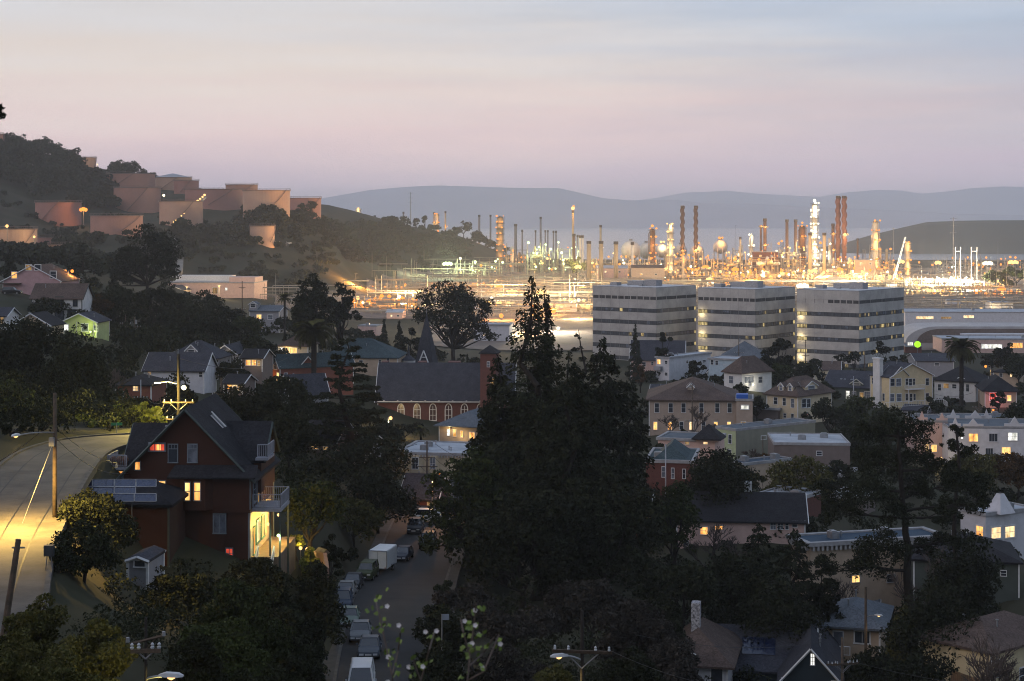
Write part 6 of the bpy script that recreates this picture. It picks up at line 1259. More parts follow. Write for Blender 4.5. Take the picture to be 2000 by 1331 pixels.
# ================================================================ floodlights
def flood(px, py, d, k, power, label, r=1.2, name='floodlight', z0=None, light=True, dy=-4, group='floodlights in the refinery yards'):
    q = P(px, py, d); g = ground(q.x, d) if z0 is None else z0; e = empty(name, (q.x, d, g), 0, label, 'floodlight', group); h = q.z - g
    MB().cyl((0, 0, -1), (0, 0, h + .6), .22, .14, 6).build('mast', STEEL, e); MB().box(-1.1, 1.1, -.15, .15, h + .5, h + .7).build('head', STEEL, e)
    n = 1 if r < 1.35 else (3 if r < 2.2 else 5)
    for i in range(n): bulb(e, ((i - (n - 1) / 2) * 1.5, -.3, h + (.5 if i % 2 else 0)), min(r * .85, 1.45), k, 'bulb')
    if light: lamp_light(e, (0, dy, h + (5 if power > 11000 else 0)), power * (4.2 if px < 1150 and 500 < py else 2.0 if d < 1260 else 1.1), BCOL[k], 1.0)
    return e
FL = [(163, 410, 1130, 'a', 4500, 'orange floodlight at the edge of the broad tank on the lower slope', 1.5), (320, 382, 1262, 'w', 900, 'white floodlight at the upper corner of the tall rosy tank', 1.1), (14, 442, 930, 'g', 1300, 'floodlight on top of the big pink tank at the picture edge', 1.0), (67, 463, 940, 'g', 900, 'lamp beside the big pink tank low on the slope', .8),
 (428, 560, 876, 'g', 2600, 'lamp before the pink warehouse wall', .5), (365, 562, 878, 'g', 1600, 'lamp at the left end of the pink warehouse', .4), (190, 322, 1470, 'g', 11000, 'lamp lighting the yellow skyline tank', .4),
 (557, 553, 1150, 'g', 60000, 'golden floodlight in the yard right of the warehouse', 2.0), (697, 563, 1110, 'a', 40000, 'orange floodlight in the yard above the big tree crowns', 1.5), (797, 587, 1010, 'g', 60000, 'bright golden floodlight over the pipe yard left of the umbrella-shaped tree', 1.9), (874, 516, 1480, 'n', 60000, 'greenish floodlight at the foot of the ridge', 2.6),
 (974, 562, 1190, 'a', 40000, 'orange floodlight in the yard left of the redwood top', 1.6), (1000, 571, 1140, 'g', 30000, 'golden floodlight next to the orange one by the redwood top', 1.7), (1056, 571, 1130, 'g', 30000, 'golden floodlight right behind the redwood top', 1.8), (1138, 564, 1170, 'g', 40000, 'golden floodlight above the earth bank left of the offices', 1.5), (960, 583, 1060, 'w', 16000, 'small white floodlight low in the yard left of the redwood', 1.2),
 (979, 617, 850, 'a', 12000, 'orange lamp low behind the redwood branches on its left', 1.3), (1075, 607, 900, 'a', 16000, 'red-orange lamp showing through the redwood top', 2.0), (1103, 585, 1010, 'g', 18000, 'first of four golden yard lamps left of the offices', 1.1), (1116, 583, 1020, 'g', 18000, 'second of four golden yard lamps left of the offices', 1.2), (1130, 586, 1000, 'w', 18000, 'third of four golden yard lamps left of the offices', 1.2), (1140, 587, 1000, 'g', 18000, 'fourth of four golden yard lamps left of the offices', 1.1),
 (1090, 642, 760, 'w', 22000, 'white yard lamp behind the flat-branched cypress', .8), (1015, 652, 745, 'g', 16000, 'golden yard lamp glimpsed between redwood branches', .8), (968, 640, 800, 'w', 20000, 'white yard lamp glimpsed left of the redwood trunk', .8), (1130, 622, 860, 'g', 16000, 'golden yard lamp just left of the office block edge', .8),
 (1129, 522, 1400, 'g', 50000, 'golden floodlight below the four tan chimneys', 1.9), (1157, 514, 1440, 'g', 22000, 'smaller golden floodlight right of the tan chimneys', 1.2), (1198, 495, 1530, 'g', 22000, 'amber lamp between two tan chimneys', .9),
 (1386, 547, 1230, 'g', 45000, 'golden floodlight above the middle office block', 2.0), (1392, 553, 1220, 'w', 12000, 'white floodlight just under the golden one above the middle offices', 1.1), (1436, 527, 1330, 'a', 45000, 'large orange floodlight between the two yards', 2.0), (1378, 522, 1360, 'a', 22000, 'orange floodlight left of the large one', 1.4), (1450, 537, 1280, 'a', 18000, 'orange lamp just right of the large orange floodlight', 1.2), (1425, 533, 1300, 'g', 15000, 'golden lamp just left of the large orange floodlight', 1.0),
 (1567, 559, 1180, 'w', 45000, 'white floodlight over the roof edge between the last two office blocks', 2.3), (1663, 558, 1190, 'w', 40000, 'white floodlight over the rightmost office block, left one', 1.9), (1692, 559, 1185, 'g', 40000, 'golden floodlight over the rightmost office block, right one', 1.9), (1470, 556, 1200, 'a', 22000, 'orange lamp over the middle office block roof', 1.1), (1540, 520, 1370, 'a', 45000, 'orange floodlight beneath the twin brown columns', 1.2), (1640, 527, 1340, 'a', 60000, 'orange floodlight beneath the spiral chimneys', 1.4), (1590, 530, 1330, 'g', 60000, 'golden floodlight beneath the tallest lit column', 1.5), (1700, 528, 1340, 'a', 50000, 'orange floodlight below the orange-lit column', 1.3), (1500, 535, 1300, 'a', 40000, 'orange floodlight in the middle of the pipe yard', 1.1), (1739, 540, 1280, 'g', 40000, 'golden floodlight at the foot of the crane', 1.3), (1666, 540, 1270, 'g', 45000, 'golden floodlight beside the arched shed', 1.4), (1610, 545, 1250, 'a', 40000, 'orange floodlight left of the arched shed', 1.2),
 (1760, 512, 1430, 'g', 30000, 'golden floodlight right of the crane', 2.0), (1832, 514, 1420, 'g', 35000, 'golden floodlight among the tall wire frames', 1.9), (1929, 515, 1420, 'w', 35000, 'bright white floodlight right of the tall wire frames', 2.4), (1979, 513, 1420, 'g', 35000, 'white-gold floodlight nearest the picture edge', 2.3), (1821, 518, 1400, 'a', 12000, 'small amber lamp beside the tall wire frames', 1.0), (1795, 513, 1430, 'a', 12000, 'small amber lamp between crane and wire frames', 1.0),
 (1863, 551, 1210, 'w', 90000, 'blinding white lamp cluster, left half', 4.2), (1889, 550, 1210, 'w', 90000, 'blinding white lamp cluster, right half', 4.4), (1838, 548, 1225, 'w', 60000, 'blinding white lamp left of the cluster', 2.6), (1818, 570, 1130, 'g', 30000, 'golden lamp low in the depot yard right of the offices', 1.5), (1956, 565, 1150, 'a', 30000, 'orange lamp on a frame in the depot yard', 1.7), (1789, 553, 1200, 'g', 40000, 'golden lamp at the edge of the white-lit yard', 1.3), (1916, 604, 900, 'g', 6000, 'small golden lamp above the white depot, upper one', .9), (1915, 619, 840, 'g', 5000, 'small golden lamp above the white depot, lower one', .8), (1978, 607, 880, 'g', 7000, 'golden lamp on the corner of the stepped white block', 1.0)]
for px, py, d, k, pw, lab, r in FL: flood(px, py, d, k, pw, lab, r)
# string of lamps up the tank stair
sx = empty('lit_tank_stair', P(345, 440, 1120), 0, 'slanting stair with a string of golden lamps climbing the tank slope', 'stair'); o0 = Vector(sx.location); p0, p1 = P(341, 441, 1120) - o0, P(402, 386, 1180) - o0
MB().bar(p0, p1, 1.2).build('stair_flight', STEEL, sx); mb = MB(); mb.bar(p0 + Vector((0, -.6, 1.2)), p1 + Vector((0, -.6, 1.2)), .15); mb.build('handrail', STEEL, sx)
for i, t in enumerate((.0, .06, .22, .30, .38, .48, .66, .74, .82, .90, .97)):
    q = p0.lerp(p1, t) + Vector((0, -1.2, 2.2)); bulb(sx, q, (.9, .6, .5, .7, .8, .5, .8, 1.0, .8, .7, .8)[i], 'g', 'stair_lamp')
    if i in (0, 4, 7, 10): lamp_light(sx, q + Vector((0, -2.5, 0)), 1500, GOLD, .6)
# ================================================================ refinery
def rz(px, d): return ground((px - CX) / FPX * d, d)
def behind(px, d): return 1995 if px < 965 and d > 1600 else d
def stack(px, pt, w, d, label, m, strake=False, lamps=(), name='chimney_stack', taper=.9, flare=False, pb=None, cap=True):
    d = behind(px, d); x = (px - CX) / FPX * d; z0 = max(rz(px, d), 0) if pb is None else P(px, pb, d).z; h = P(px, pt, d).z - z0; r = w / 2 * S(d); e = empty(name, (x, d, z0), 0, label, 'chimney')
    MB().cyl((0, 0, -3), (0, 0, h), r, r * taper, 14).build('shaft', m, e, smooth=True)
    if cap: MB().lathe([(r * taper, h - 2.2), (r * taper + .25, h - 2.2), (r * taper + .25, h), (r * taper * .8, h)], 14).build('top_band', mat('soot_band', (.05, .045, .045), .8), e)
    if strake:
        mb = MB(); n = 60
        for s in range(3):
            for k in range(n):
                a, a2 = s * 2.094 + k * .21, s * 2.094 + (k + 1) * .21; z, z2 = h * (.35 + .64 * k / n), h * (.35 + .64 * (k + 1) / n); R0, R1 = r * .9, r * 1.32
                mb.poly(((R0 * math.cos(a), R0 * math.sin(a), z), (R1 * math.cos(a), R1 * math.sin(a), z), (R1 * math.cos(a2), R1 * math.sin(a2), z2), (R0 * math.cos(a2), R0 * math.sin(a2), z2)))
        mb.build('spiral_strakes', m, e)
    for f, k, br in lamps:
        pl = MB().lathe([(r, h * f - .3), (r + 1.1, h * f - .3), (r + 1.1, h * f + .9), (r + 1.0, h * f + .9)], 12).build('platform', STEEL, e); bulb(e, (0, -r - .9, h * f + .8), br, k); bulb(e, (r + .9, -.3, h * f + .6), br * .7, k)
        lamp_light(e, (0, -r - 3.5, h * f), 5000 * br, BCOL[k], .6)
    if flare:
        bulb(e, (0, 0, h + 1.8), 1.7, 'g', 'flame'); bulb(e, (.6, 0, h + 3.6), 1.1, 'a', 'flame'); lamp_light(e, (0, -5, h + 3), 9000, AMBER, 1)
    return e
BRK = mat('stack_brown', (.11, .065, .05), .8, ns=.1); TANS = mat('stack_tan', (.42, .33, .21), .8, ns=.08); REDS = mat('stack_red_brown', (.20, .085, .06), .8, ns=.1); WHS = mat('stack_white', (.52, .50, .46), .7, ns=.1); GRS = mat('stack_grey', (.20, .19, .19), .8, ns=.1); VES = mat('vessel_aluminium', (.46, .42, .35), .5, .2, ns=.12)
for a in [(1333, 402, 7, 1500, 'left of the two dark slender chimneys before the spherical tanks', BRK, True, [(.36, 'a', .8)]), (1359, 402, 7, 1500, 'right of the two dark slender chimneys, lit platform round its middle', BRK, True, [(.36, 'g', 1.2), (.1, 'a', .9)]),
 (1637, 383, 8.5, 1480, 'left of the tallest pair of red-brown spiral chimneys', REDS, True, []), (1649, 383, 8.5, 1475, 'right of the tallest pair of red-brown spiral chimneys, lamp at its waist', REDS, True, [(.52, 'g', 1.3)]),
 (1150, 471, 9, 1330, 'first of the row of tan chimneys left of the offices', TANS, False, []), (1174, 471, 9, 1325, 'second of the row of tan chimneys left of the offices', TANS, False, []), (1203, 472, 9, 1320, 'third of the row of tan chimneys left of the offices', TANS, False, []), (1235, 473, 6, 1315, 'slim white chimney ending the row left of the offices', WHS, False, []),
 (1173, 440, 4.5, 1650, 'pale chimney rising behind the row of tan chimneys', TANS, False, [(.5, 'w', 1.0)]), (1121, 457, 6, 1480, 'brown chimney below the flare', BRK, False, []), (1056, 424, 4, 1800, 'thin pale chimney left of the flare', GRS, False, []), (936, 420, 4.5, 1750, 'dark chimney behind the ridge end trees', GRS, False, [(.12, 'a', .8)]), (958, 420, 3.8, 1800, 'slimmer dark chimney beside the banded tower', GRS, False, []),
 (1537, 429, 6.5, 1450, 'left of the twin brown columns beside the tallest lit column', BRK, False, [(.3, 'a', .7)]), (1554, 429, 6.5, 1450, 'right of the twin brown columns beside the tallest lit column', BRK, False, [(.3, 'a', .7)]), (1494, 427, 7, 1460, 'brown banded column alone right of the spherical tanks', BRK, False, [(.55, 'a', .8), (.85, 'a', .6)]), (1486, 443, 4, 1465, 'short companion left of the banded brown column', BRK, False, [(1, 'a', .5)]),
 (1627, 437, 7, 1490, 'short brown column left of the spiral chimneys', BRK, False, [(.8, 'a', .8), (.5, 'a', .8)]), (1582, 455, 7, 1400, 'plain golden column left of the tallest lit column', TANS, False, []), (1610, 455, 7.5, 1390, 'plain golden column right of the tallest lit column', TANS, False, []), (1446, 463, 4, 1480, 'small tan chimney right of the dome', TANS, False, []), (1007, 438, 6, 1720, 'grey chimney right of the banded tower', GRS, False, []), (1020, 449, 3.2, 1700, 'short dark chimney behind the yellow-lit plant, leftmost', GRS, False, []), (1046, 450, 3, 1700, 'short dark chimney behind the yellow-lit plant, second', GRS, False, []), (1065, 450, 2.6, 1690, 'short dark chimney behind the yellow-lit plant, third', GRS, False, []), (1070, 450, 2.6, 1690, 'short dark chimney behind the yellow-lit plant, fourth', GRS, False, []), (1081, 451, 3, 1690, 'short dark chimney behind the yellow-lit plant, fifth', GRS, False, []), (1086, 451, 3, 1690, 'short dark chimney behind the yellow-lit plant, last', GRS, False, []),
 (1128, 459, 3, 1500, 'pair-mate chimney just right of the brown chimney below the flare', GRS, False, []), (1133, 460, 5, 1490, 'white boiler chimney right of the flare, first', WHS, False, []), (1138, 460, 4, 1490, 'white boiler chimney right of the flare, second', WHS, False, []), (870, 413, 3.4, 1750, 'thin chimney showing above the ridge trees', TANS, False, [(.6, 'a', .6)]), (848, 415, 4, 1740, 'steaming chimney above the ridge trees', GRS, False, [(.7, 'a', .6)]), (788, 414, 3.4, 1700, 'small chimney top over the ridge', GRS, False, []), (732, 421, 4.5, 1680, 'stubby tan chimney top over the ridge', TANS, False, []), (1675, 466, 4, 1500, 'tiny dark chimney right of the orange-lit column', BRK, False, [])]:
    stack(*a)
stack(1119, 411, 4.2, 1600, 'flare stack with a burning tip', TANS, flare=True)
def column(px, pt, w, d, label, k, plats, power=5000, m=None, head=None):
    """process column wrapped in lit platforms and ladders"""
    d = behind(px, d)
    x = (px - CX) / FPX * d; z0 = max(rz(px, d), 0); h = P(px, pt, d).z - z0; r = w / 2 * S(d); e = empty('process_column', (x, d, z0), 0, label, 'process column'); rr = random.Random(px)
    MB().lathe([(r, -2), (r, h - r * .6), (r * .7, h - r * .15), (.05, h)], 14).build('vessel', m or VES, e, smooth=True)
    for i in range(plats):
        z = h * (i + .8) / plats; MB().lathe([(r, z - .25), (r + 1.4, z - .25), (r + 1.4, z), (r, z)], 12).build('platform', STEEL, e)
        rl = MB().lathe([(r + 1.35, z + 1.05), (r + 1.45, z + 1.05), (r + 1.45, z + 1.2), (r + 1.35, z + 1.2)], 12).build('guard_rail', STEEL, e)
        for j in range(3): a = rr.uniform(-2.9, -.2); bulb(e, ((r + 1.3) * math.cos(a), (r + 1.3) * math.sin(a), z + 1.6), rr.uniform(.5, .9), k)
        if i % 3 == 0: lamp_light(e, (0, -r - 5, z + 1), power * 1.6, BCOL[k], .8)
    MB().bar((r + .6, -r * .3, 0), (r + .6, -r * .3, h * .96), .35).build('riser_pipe', STEEL, e); MB().tube([(-r - .7, -.4, 0), (-r - .7, -.4, h * .9), (0, -.4, h + .8)], .3, 6).build('overhead_line', m or VES, e)
    if head: bulb(e, (0, 0, h + 2.4), head, k)
    return e
column(1591, 398, 11, 1440, 'tallest process column blazing with white platform lights', 'w', 11, 9000, head=1.3); column(1710, 431, 11, 1460, 'orange-lit column standing apart on the right', 'a', 6, 11000); column(1310, 438, 9, 1440, 'pale column with golden lights before the dark slender chimneys', 'g', 7, 5000); column(1274, 447, 11, 1480, 'lattice-wrapped column with a red-gold lamp on top', 'a', 6, 5000, BRK, 1.2); column(977, 423, 13, 1760, 'broad banded tower above the ridge end', 'a', 8, 1500, TANS); column(700, 407, 9, 1700, 'small tower ablaze with golden lights over the ridge', 'g', 4, 5000); column(1773, 473, 8, 1470, 'short orange-lit column behind the crane', 'a', 4, 7000); column(1468, 458, 6, 1480, 'short white-lit column left of the banded brown column', 'w', 4, 5000); column(1567, 441, 13, 1470, 'dark framed tower with a red lamp on top', 'a', 5, 4000, BRK, .9); column(854, 417, 6, 1745, 'small lit column over the ridge trees', 'a', 4, 2500)
for px, py, r, d, lab, k in [(1232, 489, 19, 1560, 'largest grey spherical tank', None), (1262, 490, 16, 1600, 'grey spherical tank behind the lattice column', None), (1293, 490, 14, 1580, 'spherical tank with golden light on its crown', 'g'), (1329, 490, 13, 1600, 'spherical tank between the dark slender chimneys', None), (1361, 492, 14, 1580, 'spherical tank glowing orange right of the slender chimneys', 'a'), (1407, 482, 14, 1560, 'dome-like spherical tank topped by an orange lamp', 'a')]:
    q = P(px, py, d); R_ = r * S(d); e = empty('spherical_tank', (q.x, q.y, 0), 0, lab, 'spherical tank', 'spherical gas tanks'); MB().ball((0, 0, q.z), R_, 24, 16).build('sphere', mat('sphere_paint', (.45, .43, .42), .6, c2=(.38, .36, .35), ns=.1), e, smooth=True)
    for i in range(8): a = i * math.pi / 4 + .2; MB().cyl((R_ * .95 * math.cos(a), R_ * .95 * math.sin(a), -1), (R_ * .95 * math.cos(a), R_ * .95 * math.sin(a), q.z), .35, .35, 6).build('leg', mat('sphere_paint'), e)
    MB().lathe([(1.6, q.z + R_), (1.6, q.z + R_ + 1.2)], 10).build('top_platform', STEEL, e)
    if k:
        for a in range(3): bulb(e, (math.cos(a * 2.1) * 1.8, math.sin(a * 2.1) * 1.8, q.z + R_ + 1.5), 1.0, k)
        lamp_light(e, (0, -R_ - 3, q.z + R_ * .8), 9000, BCOL[k], .8)
def plant(px0, px1, pt, d, label, k, seed, dens=1.0, power=9000, nl=3, lampr=(.5, 1.0), pb=None, dep=None):
    """open steel process unit: frame, vessels, pipe bundles and its many lamps"""
    rr = random.Random(seed); x0, x1 = (px0 - CX) / FPX * d, (px1 - CX) / FPX * d; z0 = max(rz((px0 + px1) / 2, d), 0); h = P(0, pt, d).z - z0; w = x1 - x0; dp = dep or max(min(w * .5, 30), 12)
    e = empty('process_unit', ((x0 + x1) / 2, d, z0), 0, label, 'process unit', 'lit process units of the refinery'); hx = w / 2
    fr = MB(); nx = max(int(w / 7), 2); fl = max(int(h / 5), 1); hs = [h * rr.uniform(.45, 1) for _ in range(nx + 1)]
    for i in range(nx + 1):
        x = -hx + w * i / nx
        for y in (0, dp * .5, dp): fr.bar((x, y, -1), (x, y, hs[i]), .4)
        for j in range(1, fl + 1):
            z = h * j / fl
            if z <= hs[i] + .1:
                fr.bar((x, 0, z), (x, dp, z), .32)
                if i < nx and z <= hs[i + 1] + .1:
                    fr.bar((x, 0, z), (x + w / nx, 0, z), .35); fr.bar((x, dp, z), (x + w / nx, dp, z), .3)
                    if rr.random() < .4: fr.bar((x, 0, z), (x + w / nx, 0, z - h / fl), .2)
    fr.build('steel_frame', STEEL, e)
    fl_ = MB()
    for j in range(1, fl + 1):
        for i in range(nx):
            if rr.random() < .6 and h * j / fl <= min(hs[i], hs[i + 1]): fl_.box(-hx + w * i / nx, -hx + w * (i + 1) / nx, 0, dp, h * j / fl - .05, h * j / fl + .1)
    if fl_.f: fl_.build('floors', mat('grating', (.14, .13, .12), .8), e)
    for i in range(int(3 + w / 8 * dens)):
        x = rr.uniform(-hx, hx); y = rr.uniform(-2, dp); r = rr.uniform(.8, 2.0)
        if rr.random() < .55: hh = rr.uniform(.25, .95) * h; MB().lathe([(r, -1), (r, hh - r), (r * .6, hh - .2), (.05, hh)], 10, (x, y, 0)).build('vessel', rr.choice((VES, TANS, WHS, GRS)), e, smooth=True)
        else: z = rr.uniform(.1, .7) * h; L_ = rr.uniform(4, 10); MB().cyl((x - L_ / 2, y, z), (x + L_ / 2, y, z), r, r, 10).build('drum', rr.choice((VES, TANS, WHS)), e, smooth=True)
    pp = MB()
    for i in range(int(w / 2.2 * dens)):
        z = rr.uniform(.05, .8) * h; y = rr.uniform(-2, dp); a, c = sorted((rr.uniform(-hx, hx), rr.uniform(-hx, hx))); pp.cyl((a, y, z), (c, y, z), .22, .22, 5); pp.cyl((a, y, 0), (a, y, z), .2, .2, 5)
    for i in range(int(w / 3 * dens)): x = rr.uniform(-hx, hx); y = rr.uniform(-2, 2); pp.cyl((x, y, 0), (x, y, rr.uniform(.4, 1.05) * h), .3, .3, 5)
    po = pp.build('pipes', mat('pipe_lagging', (.34, .30, .24), .6, .2, ns=.2), e); tag(po, kind='stuff')
    for i in range(int(w / 1.9 * dens)):
        kk = k if rr.random() < .72 else rr.choice('agw'); bulb(e, (rr.uniform(-hx, hx), rr.uniform(-3, 1), rr.uniform(.12, 1) * h), rr.uniform(.45, 1.15), kk)
    for i in range(nl): lamp_light(e, (-hx + w * (i + .5) / nl, -5, h * rr.uniform(.5, .9)), power * (.5 if k == 'a' else .55), BCOL[k], 1.0)
    return e
for a in [(1028, 1078, 474, 1500, 'process unit glowing yellow-green below the flare, left part', 'n', 11, 1.6, 9000, 3), (1080, 1132, 472, 1500, 'process unit glowing yellow-green below the flare, right part', 'n', 12, 1.6, 9000, 3), (985, 1028, 478, 1620, 'dim orange process unit at the end of the ridge', 'a', 13, 1.0, 5000, 2), (1250, 1300, 500, 1440, 'process unit in front of the spherical tanks', 'a', 14, 1.2, 6000, 2), (1300, 1372, 490, 1480, 'dark orange process unit round the slender chimneys', 'a', 15, 1.2, 8000, 3), (1376, 1440, 497, 1480, 'orange process unit under the dome-like tank', 'a', 16, 1.3, 9000, 3), (1418, 1426 + 24, 478, 1500, 'golden process unit right of the dome-like tank', 'g', 17, 1.5, 8000, 2),
 (1450, 1520, 492, 1420, 'orange process unit round the banded brown column', 'a', 18, 1.3, 9000, 3), (1524, 1580, 470, 1440, 'tall golden process unit below the twin brown columns', 'g', 19, 1.6, 11000, 3), (1580, 1625, 468, 1420, 'brightest process unit round the tallest lit column', 'w', 20, 1.6, 10000, 3), (1622, 1690, 500, 1400, 'orange process unit below the spiral chimneys', 'a', 21, 1.5, 12000, 3), (1690, 1760, 508, 1400, 'orange process unit at the foot of the orange-lit column', 'a', 22, 1.3, 10000, 3), (1380, 1470, 528, 1300, 'low orange pipe yard above the middle offices', 'a', 23, 1.8, 9000, 3), (1470, 1560, 526, 1290, 'low orange pipe yard above the gap between the offices', 'a', 24, 1.8, 11000, 4), (1560, 1650, 528, 1270, 'low golden pipe yard beside the arched shed', 'g', 25, 1.8, 11000, 4), (1650, 1760, 530, 1250, 'low golden pipe yard above the rightmost offices', 'g', 26, 1.8, 12000, 4), (1760, 1900, 540, 1230, 'white-lit pipe yard right of the offices', 'w', 27, 1.5, 16000, 5),
 (1260, 1380, 524, 1330, 'low pipe yard behind the leftmost offices', 'a', 28, 1.4, 6000, 3), (690, 815, 578, 960, 'pipe yard lit orange right of the big tree crowns', 'a', 29, 1.9, 9000, 4), (500, 560, 570, 1120, 'small lit switchyard right of the warehouse', 'g', 30, 1.6, 5000, 2), (940, 1010, 590, 1000, 'lit yard unit left of the redwood', 'g', 31, 1.2, 6000, 2), (1090, 1160, 590, 930, 'lit yard unit left of the offices', 'g', 32, 1.4, 8000, 3), (890, 990, 505, 1500, 'dim yard racks at the foot of the ridge', 'n', 33, .7, 1500, 1), (1900, 1960, 548, 1240, 'dim pipe yard near the picture edge', 'g', 34, 1.0, 5000, 2), (1150, 1250, 500, 1470, 'orange plant between the row of tan chimneys and the spheres', 'a', 35, 1.3, 6000, 3), (1850, 2000, 500, 1520, 'dim racks behind the tall wire frames', 'a', 36, .9, 3500, 2), (1770, 1880, 562, 1130, 'cluttered depot racks right of the offices', 'g', 37, 1.2, 4000, 2), (1900, 2010, 566, 1120, 'cluttered depot racks at the picture edge', 'a', 38, 1.2, 4000, 2), (840, 960, 552, 1260, 'rusty yard racks left of the redwood top', 'a', 39, 1.0, 3500, 2), (705, 800, 556, 1210, 'yard racks behind the orange floodlight', 'a', 40, .9, 3000, 2), (1470, 1530, 470, 1520, 'far orange towers behind the banded brown column', 'a', 41, 1.2, 5000, 2), (1690, 1745, 476, 1530, 'far orange towers behind the orange-lit column', 'a', 42, 1.0, 4000, 2)]:
    plant(*a)
# long pipe racks that cross the open yards
def rack(px0, px1, py, d, label, n=3, lamps=0, k='a'):
    x0, x1 = (px0 - CX) / FPX * d, (px1 - CX) / FPX * d; z = P(0, py, d).z; z0 = max(rz((px0 + px1) / 2, d), 0); e = empty('pipe_rack', (x0, d, 0), 0, label, 'pipe rack', 'pipe racks in the yards'); w = x1 - x0
    for i in range(n): MB().cyl((0, i * 1.2, z - (i % 2) * .9), (w, i * 1.2, z - (i % 2) * .9), .38, .38, 7).build('pipe', mat('pipe_lagging'), e)
    st = max(w / max(int(w / 14), 1), 6)
    for i in range(int(w / st) + 1):
        zz = max(rz(px0 + (px1 - px0) * i * st / w, d), 0); MB().bar((i * st, 1.2, zz - 1), (i * st, 1.2, z - 1.2), .4).build('trestle', STEEL, e)
    for i in range(lamps): bulb(e, (w * (i + .5) / lamps, -.8, z + 1), .6, k)
for a in [(660, 830, 537, 1480, 'long pale pipe rack below the ridge scrub'), (650, 900, 563, 1200, 'long pipe rack crossing the middle yard'), (830, 1130, 556, 1230, 'pipe rack leading to the earth bank'), (880, 1030, 515, 1560, 'white pipe bundle by the green floodlight'), (880, 1000, 540, 1400, 'rusty pipe rack left of the redwood top'), (1130, 1380, 550, 1260, 'pipe rack behind the leftmost offices', 4, 5), (1370, 1770, 548, 1200, 'long pipe rack behind the offices', 4, 9), (1765, 2000, 585, 1080, 'pipe rack over the depots', 3, 3), (1765, 2000, 572, 1150, 'pipe rack in front of the white-lit yard', 3, 4), (680, 830, 606, 940, 'pipe rack along the orange-lit yard', 4, 6), (860, 1150, 600, 960, 'pipe rack behind the redwood', 3, 4)]:
    rack(*a)
# tangle of yard pipework too fine to pick apart
def pipework():
    rr = random.Random(44); mb = MB(); hs = {}
    for i in range(1000):
        d = 860 * (1720 / 860) ** rr.random(); px = rr.uniform(420, 1180) if rr.random() < .4 else rr.uniform(1100, 2010); x = (px - CX) / FPX * d; g = ground(x, d)
        if g > 8: continue
        L_ = rr.uniform(6, 55); z = g + rr.choice((.8, 1.4, 3, 5, 6.5)); r = rr.uniform(.14, .34); mb.cyl((x, d, z), (x + L_, d + rr.uniform(-2, 2), z), r, r, 5)
        for k in range(int(L_ / 9) + 1): mb.cyl((x + k * 9, d, g - .5), (x + k * 9, d, z), .14, .14, 4)
        if rr.random() < .4: h = rr.uniform(5, 21); mb.cyl((x, d, g), (x, d, g + h), .16, .1, 5)
    mb.build('yard_pipework', mat('pipe_lagging'), label='tangle of thin pipes and posts across the refinery yards', cat='pipework', kind='stuff')
pipework()
# arched shed, long sheds, crane and wire frames
def arched():
    x0, x1 = P(1607, 0, 1230).x, P(1657, 0, 1230).x; e = empty('arched_shed', ((x0 + x1) / 2, 1230, 0), 0, 'arched shed with pale front in the bright yard above the offices', 'shed'); w = (x1 - x0) / 2; h = P(0, 540, 1230).z
    pts = [(-w, 0), (-w, h * .55)] + [(-w * math.cos(t), h * .55 + h * .45 * math.sin(t)) for t in np.linspace(.1, math.pi - .1, 10)] + [(w, h * .55), (w, 0)]
    MB().loft([[(x, y, z) for x, z in pts] for y in (0, 40)]).build('shell', mat('arch_roof', (.30, .25, .20), .7), e)
    for i in range(5): MB().box(-w + .3 + i * w * .4, -w + .1 + (i + 1) * w * .4, -.15, .0, .2, h * .53).build('door_panel', WHS, e)
arched()
for px, py, d, w, hpx, lab, m in [(1265, 545, 1290, 64, 22, 'long brown shed behind the tan chimneys', 'stone'), (1195, 536, 1350, 60, 12, 'low pink shed between the tan chimneys', 'rose'), (1495, 506, 1440, 50, 14, 'rusty furnace block in the orange plant', 'brick'), (1690, 520, 1390, 40, 12, 'golden storage block right of the spiral chimneys', 'tan'), (1105, 605, 920, 40, 12, 'white cabin row left of the offices', 'stucco'), (720, 626, 880, 60, 6, 'low white cabins along the orange-lit yard', 'stucco'), (770, 622, 860, 30, 12, 'pale square shed by the conifers behind the church', 'rose'), (960, 668, 700, 70, 34, 'pale shed half hidden by the redwood', 'stucco'), (905, 600, 950, 60, 8, 'white roofed shed behind the umbrella-shaped tree', 'stucco')]:
    BASE['tmp'] = (px + w / 2, HY + (CZ - max(rz(px, d), 0)) * FPX / d, d); bld('tmp', 'yard_shed', lab, 6, px - w / 2, None, py - hpx, 'gx' if m in ('stone', 'rose') else 'flat', 5, m, 'brown' if m == 'stone' else 'membrane', LB=12, cat='shed', vents=1, corner=False, wins=[('A', px - w * .2, py - hpx * .4, 4, 3, 'g', (1, 1)), ('A', px + w * .25, py - hpx * .4, 4, 3, 'd', (1, 1))])
